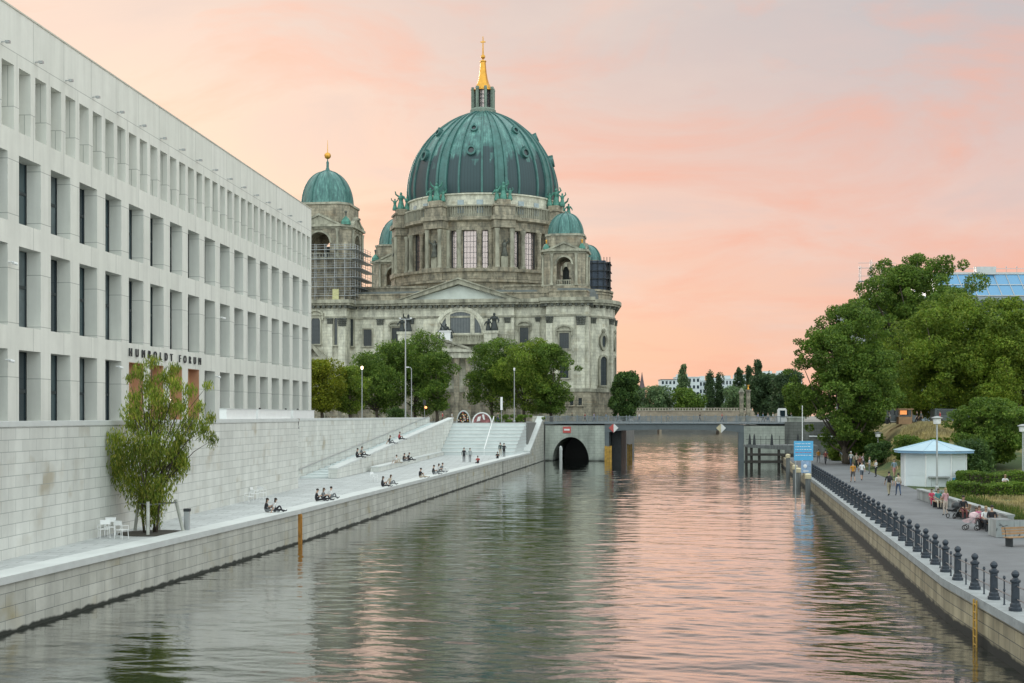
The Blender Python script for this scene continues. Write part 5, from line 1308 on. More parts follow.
def hedge(label, x0, D0, x1, D1, wd, z0, h_, n, seed):
    o, ln = line_thing('hedge', x0, D0, x1, D1, z0, label, 'hedge', 'clipped hedges beside the kiosk')
    rs = np.random.RandomState(seed)
    mb = MB(); mb.box(.15, ln-.15, .15, wd-.15, 0, h_-.15); mb.build('branches', M['bark'], o)
    P = rs.random((n, 3))*np.array([ln, wd, h_]); f = rs.randint(0, 4, n)
    P[f == 0, 1] = rs.random((f == 0).sum())*.12; P[f == 1, 2] = h_-rs.random((f == 1).sum())*.14; P[f == 2, 0] = rs.random((f == 2).sum())*.14; P[f == 3, 2] = h_-rs.random((f == 3).sum())*.12
    P += rs.normal(size=P.shape)*.05; P[:, 2] += .10*np.sin(P[:, 0]*1.7)+.05*np.sin(P[:, 0]*4.1)
    u = rs.normal(size=(n, 3)); u /= np.linalg.norm(u, axis=1)[:, None]; v = np.cross(u, rs.normal(size=(n, 3))); v /= np.linalg.norm(v, axis=1)[:, None]; s = .14*(.6+.8*rs.random(n))[:, None]
    V = np.empty((n, 4, 3)); V[:, 0] = P-u*s*.5; V[:, 1] = P+v*s*.35; V[:, 2] = P+u*s*.5; V[:, 3] = P-v*s*.35
    quads_mesh('foliage', V.reshape(-1, 3), LM['mid'], o)
hedge('clipped hedge nearer the camera, right of the kiosk', 34.0, 101.0, 47, 99, 2.6, 1.7, 1.05, 22000, 61)
hedge('clipped hedge farther back, right of the kiosk', 39.0, 113.5, 54, 111, 3.0, 1.7, 1.35, 22000, 62)
# ------------------------------------------------------------------ the feathery tree on the left terrace
TD = 66.0; tz = 2.09; kx = TD/F
tx = (150-512)*kx
wt = empty('willow_tree', (tx, TD, tz), 0, 'feathery light green young tree with narrow leaves on the left terrace', 'tree')
rs = np.random.RandomState(3)
spec = [(152, 512, 14, 18), (140, 495, 18, 20), (160, 490, 18, 20), (130, 480, 20, 18), (150, 470, 26, 24), (172, 468, 14, 18), (125, 462, 16, 16), (140, 450, 24, 20), (160, 448, 24, 20), (118, 470, 10, 14), (122, 440, 14, 14), (180, 440, 14, 18), (150, 425, 26, 18), (135, 412, 14, 14), (165, 408, 16, 14),
        (190, 425, 12, 14), (206, 428, 9, 14), (212, 440, 6, 10), (200, 408, 8, 8), (190, 392, 9, 10), (178, 386, 10, 10), (165, 378, 12, 12), (150, 386, 12, 14), (142, 372, 9, 10), (152, 362, 10, 8), (172, 368, 7, 7), (136, 398, 10, 12), (158, 398, 14, 14), (182, 408, 10, 10), (205, 385, 6, 5), (128, 425, 9, 10), (174, 455, 12, 14), (147, 500, 14, 16), (113, 455, 6, 8), (184, 462, 8, 12), (132, 378, 5, 6), (210, 418, 6, 8)]
bl = []
for (px, py, rx, ry) in spec:
    x = (px-150)*kx; z = CZ+(HZ-py)*kx-tz; y = rs.uniform(-1.1, 1.1)*(.5+.5*(rx/26))
    bl.append(((x, y, z), (rx*kx, max(.35, rx*kx*.8), ry*kx)))
V = leaves(bl, 21000, .23, rs, aspect=.2, droop=.66, shell=.05); quads_mesh('crown', V, LM['willow'], wt)
mb = MB()
for i, (dx, dy, topz) in enumerate(((-.12, 0, 6.4), (.15, .15, 7.8), (.0, -.2, 5.6), (.3, 0, 6.9), (-.3, .1, 5.0))):
    c_ = [bl[24], bl[18], bl[7], bl[12], bl[11]][i][0]
    mb.path([(dx, dy, -.1), (dx*1.5, dy, 1.2), (dx*2+c_[0]*.3, dy+c_[1]*.3, c_[2]*.55), (c_[0], c_[1], c_[2])], [.07, .055, .04, .012], 7)
for b in bl[13:]:
    c_ = Vector(b[0]); s = Vector((c_.x*.25, c_.y*.3, c_.z*.55)); mb.path([s, s.lerp(c_, .6)+Vector((0, 0, .25)), c_], [.03, .02, .006], 5)
mb.build('trunk', M['bark'], wt, smooth=True)
tg = empty('tree_support', (tx, TD, tz), 0, 'silvery timber support frame around the feathery terrace tree', 'tree support')
posts = [((131-150)*kx, .9), ((176.5-150)*kx, .9), ((154-150)*kx, -1.1), ((150-150)*kx, 1.6)]
for (x, y) in posts:
    mb = MB(); mb.tube((x*1.08, y*1.05, 0), (x*.82, y*.86, 1.65), .085, n=8); mb.build('stake', simple('stake_wood', (.42,.43,.39), .8) if 'stake_wood' not in bpy.data.materials else bpy.data.materials['stake_wood'], tg)
mb = MB()
for a, b_ in ((0, 1), (0, 2), (1, 2)): mb.tube((posts[a][0]*.88, posts[a][1]*.88, 1.5), (posts[b_][0]*.88, posts[b_][1]*.88, 1.5), .035)
mb.build('crossbar', M['wood_grey'], tg)
mb = MB(); mb.lathe([(1.75, 0), (1.7, .03), (.01, .05)], (tx+.2, TD, tz), 28); tag(mb.build('tree_pit', M['soil']), kind='structure')
lb = empty('litter_bin', ((180-512)*kx, TD+1.4, tz), 0, 'narrow grey litter bin beside the support frame of the terrace tree', 'bin')
mb = MB(); mb.box(-.13, .13, -.12, .12, .05, 1.0); mb.build('body', M['metal'], lb); mb = MB(); mb.box(-.15, .18, -.14, .14, 1.0, 1.15); mb.build('hood', M['darkmetal'], lb)
# ------------------------------------------------------------------ chairs
def make_chair(loc, rz, label, group):
    c = empty('garden_chair', loc, rz, label, 'chair', group)
    mb = MB(); mb.box(-.23, .23, -.22, .22, .43, .455); mb.build('seat', M['white'], c)
    for sx_ in (-.22, .22):
        for sy_ in (-.2, .2): mb = MB(); mb.tube((sx_*1.08, sy_*1.1, 0), (sx_, sy_, .43), .016, n=6); mb.build('leg', M['white'], c)
    mb = MB(); mb.tube((-.22, .2, .43), (-.24, .28, .9), .016, n=6); mb.tube((.22, .2, .43), (.24, .28, .9), .016, n=6); mb.box(-.24, .24, .255, .28, .68, .9); mb.build('backrest', M['white'], c)
    mb = MB(); 
    for sx_ in (-.25, .25): mb.path([(sx_, -.2, .43), (sx_, -.2, .65), (sx_, .24, .66)], .014, 6)
    mb.build('armrest', M['white'], c); return c
g1 = 'white chairs by the terrace tree'
ch = make_chair(ground_at(104, 538, tz), R(-150), 'white metal chair, leftmost of the group by the terrace tree', g1)
clone(ch, ground_at(110, 536, tz), R(10), label='white metal chair in the middle and farthest back by the terrace tree', group=g1)
clone(ch, ground_at(121.5, 539, tz), R(155), label='white metal chair, nearest the tree support frame', group=g1)
g2 = 'pale wire chairs further along the terrace'
M['wire'] = simple('pale_wire', (.5, .53, .53), .5, .2, var=.05)
clone(ch, ground_at(249, 503, tz), R(-40), label='pale chair standing at the wall foot, left of its group of three', group=g2)
clone(ch, ground_at(255, 500, tz), R(80), label='pale chair at the wall foot, middle of its group of three', group=g2)
clone(ch, ground_at(262, 499, tz), R(160), label='pale chair at the wall foot, right of its group of three', group=g2)
clone(ch, ground_at(374, 482, tz), R(60), label='pale chair standing alone behind the seated pair on the quay', group=None)
# ------------------------------------------------------------------ street lamps, masts, signs
def lamp(label, px, D, gz, yt, style, lit=False, r=.09):
    k_ = D/F; o = empty('street_lamp', ((px-512)*k_, D, gz), 0, label, 'street lamp'); H_ = CZ+(HZ-yt)*k_-gz
    mb = MB(); mb.lathe([(r*2, 0), (r*2, .3), (r*1.2, .4), (r, 1.2), (r*.7, H_-.3)], n=8); mb.build('pole', M['metal'] if style != 'white' else M['white'], o)
    if style == 'disc':
        mb = MB(); mb.lathe([(.05, H_-.7), (.3, H_-.62), (.34, H_-.2), (.40, H_-.16)], n=16); mb.build('lamp_glass', M['sign_white'], o)
        mb = MB(); mb.lathe([(.48, H_-.16), (.50, H_-.1), (.2, H_), (.02, H_+.03)], n=20); mb.build('lamp_cap', M['metal'], o)
    elif style == 'cross':
        mb = MB(); mb.box(-.95, .95, -.05, .05, H_-.33, H_-.22); mb.build('arm', M['metal'], o)
        for u in (-.9, .9): mb = MB(); mb.box(u-.16, u+.16, -.2, .1, H_-.2, H_-.02); mb.build('floodlight', M['white'], o)
    elif style == 'hook':
        mb = MB(); mb.path([(0, 0, H_-.4), (-.15, 0, H_-.1), (-.6, 0, H_)], .06, 6); mb.build('arm', M['metal'], o)
        mb = MB(); mb.box(-1.1, -.45, -.16, .16, H_-.12, H_+.05); mb.build('lamp_head', M['sign_white'], o)
    else:
        mb = MB(); mb.lathe([(.13, H_-.45), (.16, H_-.3), (.16, H_), (.03, H_+.05)], n=10); mb.build('lamp_head', emit('lit_lamp', (1, .78, .5), 9.0) if lit else M['sign_white'], o)
lamp('slim street lamp with glowing top in front of the trees', 362, 218, G, 366.5, 'tube', True)
lamp('very tall mast with a cross arm of floodlights before the trees', 405.5, 218, G, 317.5, 'cross', r=.13)
lamp('white lamp with short hooked head right of the tall mast', 411.5, 219, G, 367, 'hook')
lamp('plain grey street lamp in front of the right group of trees', 514.3, 222, G, 368, 'tube')
lamp('grey lamp post with white saucer head in front of the kiosk', 937, 112, 1.66, 416.5, 'disc')
lamp('small white lamp with saucer head on the park bank', 878, 168, 2.0, 432, 'disc', r=.05)
lamp('grey lamp cut by the right photo edge beside the bush tree', 1023, 116, 1.66, 424.5, 'disc')
def sign(label, px, D, gz, yt, yb, wpx, mat, cat='sign'):
    k_ = D/F; o = empty('information_sign', ((px-512)*k_, D, gz), 0, label, cat); zt = CZ+(HZ-yt)*k_-gz; zb = CZ+(HZ-yb)*k_-gz
    mb = MB(); mb.tube((0, 0, 0), (0, 0, zt), .05); mb.build('pole', M['metal'], o)
    mb = MB(); mb.box(-wpx*k_/2, wpx*k_/2, -.12, -.06, zb, zt); mb.build('panel', mat, o); return o
sign('tall narrow white sign panel above the seating steps', 501.5, 217, G, 397, 410, 2.2, M['sign_white'])
# traffic light with orange glow, and pods with flowers at the head of the steps
o = sign('street sign with small orange light before the trees', 424.5, 230, G, 400, 405, 3, M['darkmetal'])
mb = MB(); mb.ball((.25, -.2, 2.6), .22, 8); mb.build('lamp', emit('orange_signal', (1, .35, .12), 2.5), o)
def pod(label, px, D, wpx, hpx, mat_in, mats_dots, name, cat):
    k_ = D/F; e = empty(name, ((px-512)*k_, D, G), 0, label, cat); w_ = wpx*k_/2; h_ = hpx*k_
    mb = MB(); A = [(-w_*math.cos(math.pi*i/18), max(0, h_*math.sin(math.pi*i/18))) for i in range(19)]; B = [(p[0]*.86, p[1]*.88) for p in A]
    mb.ring_xz(A, B, -.25, .25); mb.build('frame', M['white'] if mats_dots is None else M['wire'], e)
    mb = MB(); mb.prism_xz(B[::-1], -.05, .05); mb.build('screen', mat_in, e)
    rd = random.Random(px)
    mb = MB(); cols = [M['sign_red'], M['cream'], M['sign_white'], M['yellow']]
    for i in range(34):
        a = rd.uniform(.1, math.pi-.1); q = rd.random()**.5*.8; mb.mi = rd.randrange(4); mb.ball((-w_*q*math.cos(a), -.18, h_*q*math.sin(a)), .11, 5)
    if mats_dots is not None: mb.build('flowers', cols, e)
    else:
        mb = MB(); mb.prism_xz([(-w_*.55, h_*.1), (-w_*.2, h_*.15), (-w_*.1, h_*.6), (-w_*.4, h_*.55)], -.2, -.1); mb.mi = 1; mb.prism_xz([(w_*.12, h_*.3), (w_*.3, h_*.25), (w_*.2, h_*.8), (0, h_*.75)], -.2, -.1); mb.build('panel', [M['sign_white'], M['sign_white']], e)
pod('round arched stand dotted with flowers at the head of the steps', 463.5, 219, 14, 12.5, M['soil'], True, 'flower_stand', 'stand')
pod('low rounded pink and white stand at the head of the steps', 482, 218.5, 20, 10.5, simple('pink_canvas', (.32,.13,.13), .7, var=.8, scale=2), None, 'canvas_stand', 'stand')
# clutter of the street before the trees
def bike(label, loc, rz):
    e = empty('parked_bicycle', loc, rz, label, 'bicycle', 'bicycles parked along the street')
    for x in (-.52, .52):
        mb = MB(); c_ = [(x+.33*math.cos(t), 0, .34+.33*math.sin(t)) for t in [2*math.pi*i/16 for i in range(17)]]; mb.path(c_, .025, 5); mb.build('wheel', M['black'], e)
    mb = MB(); mb.path([(-.52, 0, .34), (-.15, 0, .34), (.38, 0, .8), (-.25, 0, .82), (-.15, 0, .34)], .022, 5); mb.path([(-.52, 0, .34), (-.25, 0, .82), (-.27, 0, .95)], .02, 5); mb.path([(.52, 0, .34), (.36, 0, .95), (.30, 0, 1.02)], .02, 5); mb.build('frame', M['metal'], e)
    mb = MB(); mb.box(-.38, -.16, -.06, .06, .95, 1.0); mb.build('saddle', M['black'], e)
    return e
bk = bike('bicycle parked at the left end of the far street railing', at(328, 421.5, 216)*1.0, .2)
for o_, (px, lab) in zip(range(4), ((338, 'bicycle parked in front of the low light green tree'), (346, 'bicycle leaning near the lit street lamp, on its left'), (378, 'bicycle parked between the lit lamp and the tall mast'), (430, 'bicycle parked right of the hooked white lamp'))):
    p_ = at(px, 418, 219); clone(bk, (p_.x, p_.y, G), .3*o_, label=lab, group='bicycles parked along the street')
bk.location.z = G
# ------------------------------------------------------------------ two stone pillars on the bridge
for px, yt, gold in ((741.5, 389, False), (748.2, 386.5, True)):
    D = 248; k_ = D/F; x = (px-512)*k_; zt = CZ+(HZ-yt)*k_; e = empty('stone_pillar', (x, D, G), 0, 'stone pillar topped with a small gilded figure at the bridge' if gold else 'plain topped stone pillar at the bridge, left of the gilded one', 'pillar')
    mb = MB(); mb.box(-.5, .5, -.5, .5, 0, 1.5); mb.box(-.34, .34, -.34, .34, 1.5, zt-G-.9); mb.box(-.45, .45, -.45, .45, zt-G-.9, zt-G-.6); mb.build('shaft', M['ash'], e)
    if gold: statue('figure', 0, 0, zt-G-.6, .95, M['gold'], False, e, 4)
    else: mb = MB(); mb.lathe([(.6, 0), (.35, .4), (.1, .8)], (0, 0, zt-G-.6), 8); mb.build('cap', M['ash_mid'], e)
# white framed cabinet on the bridge end
e = empty('ticket_machine', (at(785, 0, 228).x, 230.5, 6.87), 0, 'white rounded cabinet with dark screen at the right bridge end', 'cabinet')
mb = MB(); mb.box(-.75, .75, -.4, .4, 0, 2.3); mb.box(-.6, .6, -.35, .35, 2.3, 2.5); mb.build('body', M['sign_white'], e); mb = MB(); mb.box(-.45, .45, -.45, -.4, .9, 2.1); mb.build('screen', M['glass_dark'], e)
# ------------------------------------------------------------------ far buildings
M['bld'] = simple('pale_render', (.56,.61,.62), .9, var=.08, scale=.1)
M['bld2'] = simple('beige_render', (.42,.40,.36), .9, var=.08, scale=.1)
def block(label, x0, x1, yt, D, depth, floors, bays, mat, penthouse=None, gz=G, yb=None):
    k_ = D/F; X0, X1 = (x0-512)*k_, (x1-512)*k_; H_ = CZ+(HZ-yt)*k_-gz
    e = empty('apartment_building', ((X0+X1)/2, D, gz), 0, label, 'building'); w_ = (X1-X0)/2
    mb = MB(); mb.box(-w_, w_, 0, depth, 0, H_); mb.build('wall', mat, e)
    mb = MB(); mb.box(-w_-.3, w_+.3, -.3, depth+.3, H_, H_+.5)
    if penthouse:
        for a, b_, h_ in penthouse: mb.box(-w_+2*w_*a, -w_+2*w_*b_, 1.5, depth-1, H_+.5, H_+h_)
    mb.build('roof', M['lead'] if not penthouse else mat, e)
    for f in range(floors):
        for b_ in range(bays):
            u = -w_+2*w_*(b_+.5)/bays; z = H_*(f+.35)/floors; hw = min(.9, w_/bays*.55)
            mb = MB(); mb.box(u-hw, u+hw, -.06, 0, z, z+H_/floors*.48); mb.build('window', M['glass_dark'], e)
    return e
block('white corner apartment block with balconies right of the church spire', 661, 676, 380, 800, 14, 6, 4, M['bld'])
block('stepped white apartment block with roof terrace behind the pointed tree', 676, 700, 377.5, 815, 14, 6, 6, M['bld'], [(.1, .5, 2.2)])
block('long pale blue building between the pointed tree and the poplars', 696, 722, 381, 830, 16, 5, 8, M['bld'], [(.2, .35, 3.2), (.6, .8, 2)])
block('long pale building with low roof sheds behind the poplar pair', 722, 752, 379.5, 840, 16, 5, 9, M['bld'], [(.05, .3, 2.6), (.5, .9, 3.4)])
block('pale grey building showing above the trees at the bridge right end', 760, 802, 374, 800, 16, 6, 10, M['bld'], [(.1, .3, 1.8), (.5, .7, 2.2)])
D = 1100; k_ = D/F; e = empty('church_tower', ((642-512)*k_, D, G), 0, 'distant dark pointed church spire right of the cathedral', 'church')
mb = MB(); zb = CZ+(HZ-390)*k_-G; mb.box(-2.6, 2.6, -2.6, 2.6, 0, zb); mb.build('tower', M['ash_dark'], e)
mb = MB(); mb.lathe([(3.4, zb), (2.0, zb+4), (1.0, CZ+(HZ-379)*k_-G), (.1, CZ+(HZ-372)*k_-G)], n=8); mb.build('spire', simple('slate_spire', (.10,.075,.08), .8), e)
# blue glass roofed building on the right with scaffold
D = 268; k_ = D/F; X0 = (872-512)*k_; X1 = X0+95
e = empty('glass_roof_building', (X0, D, G), 0, 'large building with sloping blue glass roof behind the right trees', 'building')
z1 = CZ+(HZ-296)*k_-G; z2 = CZ+(HZ-272)*k_-G
mb = MB(); mb.box(0, 95, 0, 30, 0, z1); mb.build('wall', simple('grey_blue_wall', (.25,.30,.34), .8, var=.08), e)
for f in range(7):
    for b_ in range(20):
        mb = MB(); mb.box(1+b_*4.7, 4.2+b_*4.7, -.06, 0, 2+f*3.4, 4.3+f*3.4); mb.build('window', M['glass_dark'], e) if f > 1 and b_ < 14 else None
mb = MB(); mb.add([(14, 0, z1+.02), (95, 0, z1+.02), (95, 5, z2), (14, 5, z2), (14, 30, z1+.02), (95, 30, z1+.02), (95, 25, z2), (14, 25, z2)], [(0, 1, 2, 3), (3, 2, 6, 7), (7, 6, 5, 4), (0, 3, 7, 4), (1, 5, 6, 2)])
mg_ = glassy('blue_roof_glass', (.10,.27,.46), .18); gl = mb.build('glass_roof', mg_, e)
mb = MB()
for i in range(33): x = 14+i*81/32; mb.tube((x, -.05, z1+.05), (x, 4.95, z2+.05), .10, n=4)
for t in (0, .5, 1): mb.tube((14, 5*t-.05, z1+(z2-z1)*t+.06), (95, 5*t-.05, z1+(z2-z1)*t+.06), .12, n=4)
mb.build('glazing_bars', M['metal'], gl)
mb = MB(); mb.box(14, 95, 5.0, 5.3, z2, z2+.5); mb.box(14, 95, 5.1, 5.2, z2+1.2, z2+1.3)
x = 14
while x < 95: mb.tube((x, 5.15, z2), (x, 5.15, z2+1.5), .05, n=4); mb.ball((x, 5.15, z2+1.6), .16, 5); x += 2.2
mb.box(23, 27, 4.4, 6.2, z2, z2+1.6)
mb.build('roof_railing', M['metal'], e)
e = empty('scaffolding', ((853-512)*k_, D-6, G), 0, 'bare scaffold tower showing left of the tallest right bank tree', 'scaffolding')
mb = MB(); zt_ = CZ+(HZ-269)*k_-G
for x in (0, 2.2, 4.4, 6.6):
    for y in (0, 1.2): mb.tube((x, y, 0), (x, y, zt_+(1.2 if x == 2.2 else 0)), .07, n=5)
z = 2.1
while z < zt_+.2:
    mb.tube((-.5, 0, z), (7, 0, z), .06, n=4); mb.tube((-.5, 0, z+1), (7, 0, z+1), .045, n=4); mb.tube((0, 0, z), (0, 1.4, z), .05, n=4); z += 2.6
mb.build('tube_frame', M['metal'], e)
mb = MB(); z = 2.1
while z < zt_+.2: mb.box(-.4, 7, .05, 1.2, z-.1, z-.03); z += 5.2
mb.build('platform', M['wood_grey'], e)
# ------------------------------------------------------------------ right promenade: kiosk, planter, benches, jetty
KD = 118.5; k_ = KD/F
kc = ((937-512)*k_, KD+1.0, 1.66)
ki = empty('kiosk', kc, 0, 'closed white octagonal kiosk with pale blue pyramid roof', 'kiosk')
RK = 2.85; kh = 3.0; a0 = R(-90-31)
oc = [(RK*math.cos(a0+R(45*i)), RK*math.sin(a0+R(45*i))) for i in range(8)]
mb = MB(); mb.prism(oc, 0, kh); mb.build('wall', simple('kiosk_white', (.74,.80,.82), .55, var=.04), ki)
for i in range(8):
    (xa, ya), (xb, yb) = oc[i], oc[(i+1) % 8]; mb = MB(); mb.tube((xa*1.01, ya*1.01, 0), (xa*1.01, ya*1.01, kh), .08, n=6); mb.build('corner_post', M['white'], ki)
    ang = math.atan2(yb-ya, xb-xa); ln = math.hypot(xb-xa, yb-ya)
    T = Matrix.Translation((xa, ya, 0)) @ Matrix.Rotation(ang, 4, 'Z')
    mb = MB(); mb.T = T
    for j in range(9): mb.box(.18, ln-.18, -.03-.012*(j % 2), -.002, 1.0+j*.2, 1.2+j*.2-.015)
    mb.build('shutter', simple('shutter_white', (.74,.80,.82), .5, var=.02) if 'shutter_white' not in bpy.data.materials else bpy.data.materials['shutter_white'], ki)
    if i == 0: mb = MB(); mb.T = T; mb.box(.2, ln-.2, -.5, -.03, .86, .95); mb.tube((.4, -.42, 0), (.4, -.42, .86), .03, n=5); mb.tube((ln-.4, -.42, 0), (ln-.4, -.42, .86), .03, n=5); mb.build('counter', M['metal'], ki)
    if i == 1:
        for u0, u1 in ((.2, .85), (1.15, 2.1)): mb = MB(); mb.T = T; mb.box(u0, u1, -.05, -.004, .1, .82); mb.build('poster', M['blue_sign'], ki)
ro = RK*1.25; ocr = [(ro*math.cos(a0+R(45*i)), ro*math.sin(a0+R(45*i))) for i in range(8)]
mb = MB(); mb.prism(ocr, kh, kh+.22); 
mb.build('eave', simple('eave_blue', (.22,.38,.55), .5, var=.05), ki)
mb = MB(); n0 = [(p[0]*1.02, p[1]*1.02, kh+.225) for p in ocr]; mb.add(n0+[(0, 0, kh+1.15)], [(i, (i+1) % 8, 8) for i in range(8)]+[tuple(range(7, -1, -1))])
for p in n0: mb.tube(p, (0, 0, kh+1.17), .035, n=4)
mb.build('roof', M['bluepaint'], ki)
# planter wall
P0, P1 = ground_at(922, 499, 1.66), ground_at(1014, 529, 1.66); PB = ground_at(996, 537.5, 1.66)
M['planter'] = blocks('planter_concrete', (.42,.45,.45), (.38,.41,.42), (.22,.23,.24), 2.4, .9, stain=.3, streak=.4)
q, ln = line_thing('planter_wall', P1.x, P1.y, P0.x, P0.y, 1.66, 'long low concrete planter wall behind the promenade benches', 'planter wall')
mb = MB(); mb.box(0, ln, -.0, .35, 0, .7); mb.box(ln-.35, ln, -1.8, -.003, 0, .7); mb.build('wall', M['planter'], q)
mb = MB(); mb.box(0, ln+.05, -.06, .42, .7, .8); mb.build('coping', M['planter'], q)
pe = P1
o = empty('concrete_block', (PB.x, PB.y, 1.66), R(-7), 'scribbled concrete block ending the planter at the right edge', 'concrete wall')
mb = MB(); mb.box(0, .9, 0, 1.7, 0, .9); mb.box(.92, 6, 0, .5, 0, .9); mb.build('wall', M['planter'], o)
mb = MB(); gr = random.Random(2)
for i in range(9):
    x = 1.1+gr.random()*3; z = .15+gr.random()*.5; pts = [(x+gr.uniform(-.2, .2), -.012, z+gr.uniform(-.1, .12)) for _ in range(4)]; mb.path(pts, .014, 4)
for i in range(4):
    x = .15+gr.random()*.5; z = .2+gr.random()*.5; pts = [(x+gr.uniform(-.15, .15), -.012, z+gr.uniform(-.1, .12)) for _ in range(4)]; mb.path(pts, .014, 4)
mb.build('graffiti', M['darkmetal'], o)
# dry grass bed and sandy path inside the planter: tufts
V = []; rs = np.random.RandomState(5)
def tufts(n, box, h0, h1, mat, name, label, dens=None):
    P = []; 
    while len(P) < n:
        D = rs.uniform(box[2], box[3]); s = rs.uniform(box[0], box[1]); X = P1.x+(D-P1.y)*(P0.x-P1.x)/(P0.y-P1.y)+.5+s
        if noise.noise(Vector((X*.35, D*.2, 3)))+.25 < rs.uniform(-.2, .4): continue
        P.append((X, D, park_z(X, D)+.12))
    P = np.array(P); n = len(P); h_ = rs.uniform(h0, h1, n); a = rs.uniform(0, math.pi, n); w_ = .035
    u = np.stack([np.cos(a), np.sin(a), np.zeros(n)], 1)*w_; t = np.stack([rs.normal(size=n)*.2*h_, rs.normal(size=n)*.2*h_, h_], 1)
    V = np.empty((n, 4, 3)); V[:, 0] = P-u; V[:, 1] = P+u; V[:, 2] = P+t+u*.3; V[:, 3] = P+t-u*.3
    o = quads_mesh(name, V.reshape(-1, 3), mat, None); tag(o, kind='stuff'); return o
LM['dry'] = leafmat('dry_grass', (.30,.26,.12), (.48,.41,.22), (.56,.50,.30)); LM['grassy'] = leafmat('green_grass', (.05,.09,.02), (.10,.15,.035), (.2,.2,.06))
o = tufts(60000, (0, 14, 62, 100), .12, .38, LM['dry'], 'dry_grass', '')
tag(o, 'dry straw coloured grass growing in the planter bed', 'grass')
o = tufts(5000, (0, 2, 62, 99), .3, .8, LM['grassy'], 'green_weeds', '')
tag(o, 'taller green weeds growing along the planter edge', 'weeds')
def tufts2(n, x0, x1, D0, D1, h0, h1, mat, name, label, cat):
    P = np.stack([rs.uniform(x0, x1, n), rs.uniform(D0, D1, n), np.zeros(n)], 1)
    P[:, 2] = [park_z(p[0], p[1])+.12 for p in P]; h_ = rs.uniform(h0, h1, n); a = rs.uniform(0, math.pi, n); u = np.stack([np.cos(a), np.sin(a), np.zeros(n)], 1)*.06
    t = np.stack([rs.normal(size=n)*.2*h_, rs.normal(size=n)*.2*h_, h_], 1); V = np.empty((n, 4, 3)); V[:, 0] = P-u; V[:, 1] = P+u; V[:, 2] = P+t+u*.3; V[:, 3] = P+t-u*.3
    o = quads_mesh(name, V.reshape(-1, 3), mat, None); tag(o, label, cat, kind='stuff')
tufts2(26000, 44, 70, 146, 164, .2, .55, LM['dry'], 'bank_grass', 'dry yellow grass on the top of the park bank', 'grass')
mb = MB(); mb.prism([(34.5, 88), (60, 80), (60, 86), (46, 92), (38, 94.5)], 1.70, 1.716); tag(mb.build('sand_path', simple('sand_path', (.33,.30,.25), .95, var=.15)), kind='structure')
# benches
def bench(loc, rz, label, group, mat):
    b_ = empty('bench', loc, rz, label, 'bench', group)
    mb = MB()
    for i in range(4): mb.box(-.95, .95, -.22+i*.12, -.12+i*.12, .42, .46)
    mb.build('seat', mat, b_)
    mb = MB()
    for i in range(3): mb.box(-.95, .95, .27+.03*i, .30+.03*i, .55+i*.13, .65+i*.13)
    mb.build('backrest', mat, b_)
    for x in (-.75, .75): mb = MB(); mb.box(x-.04, x+.04, -.2, .25, 0, .42); mb.path([(x, .25, .4), (x, .34, .9)], .025, 5); mb.build('leg', M['darkmetal'], b_)
    return b_
dirq = math.atan2(P0.y-P1.y, P0.x-P1.x)
def along_planter(px, py): return ground_at(px, py, 1.66)
gb = 'benches along the planter wall'
b1 = bench(along_planter(938, 508), dirq+R(180), 'bench with pink clothed people, farthest along the planter wall', gb, M['wood'])
clone(b1, along_planter(962, 518), label='middle bench beside the dark pram at the planter wall', group=gb)
clone(b1, along_planter(987, 530), label='bench nearest the concrete block, with two seated adults', group=gb)
bb = bench(along_planter(1022, 546), R(20), 'brown wooden bench cut by the right edge of the photo', None, M['wood'])
def stroller(label, loc, rz, mat):
    s = empty('pushchair', loc, rz, label, 'pushchair', 'pushchairs on the promenade')
    for x in (-.25, .25):
        for y in (-.3, .35):
            mb = MB(); c_ = [(x, y+.13*math.cos(t), .14+.13*math.sin(t)) for t in [2*math.pi*i/12 for i in range(13)]]; mb.path(c_, .025, 5); mb.build('wheel', M['black'], s)
        mb = MB(); mb.path([(x, .35, .14), (x, -.1, .6), (x, -.55, 1.05)], .015, 5); mb.path([(x, -.3, .14), (x, .1, .55)], .015, 5); mb.build('frame', M['metal'], s)
    mb = MB(); mb.hexa([(-.2, -.15, .38), (.2, -.15, .38), (.2, .4, .42), (-.2, .4, .42)], [(-.24, -.25, .8), (.24, -.25, .8), (.24, .5, .55), (-.24, .5, .55)]); mb.build('seat', mat, s)
    mb = MB(); mb.lathe([(.30, 0), (.28, .12), (.2, .24), (.02, .3)], (0, -.12, .72), 12); mb.build('hood', mat, s); mb = MB(); mb.tube((-.25, -.55, 1.05), (.25, -.55, 1.05), .02, n=5); mb.build('handle', M['black'], s)
stroller('dark pushchair beside the middle promenade bench', along_planter(955, 518), R(120), M['darkmetal'])
stroller('white and pink pushchair beside the two seated adults', along_planter(972, 530), R(60), simple('pink_white_cloth', (.62,.45,.47), .8, var=.3, scale=5))
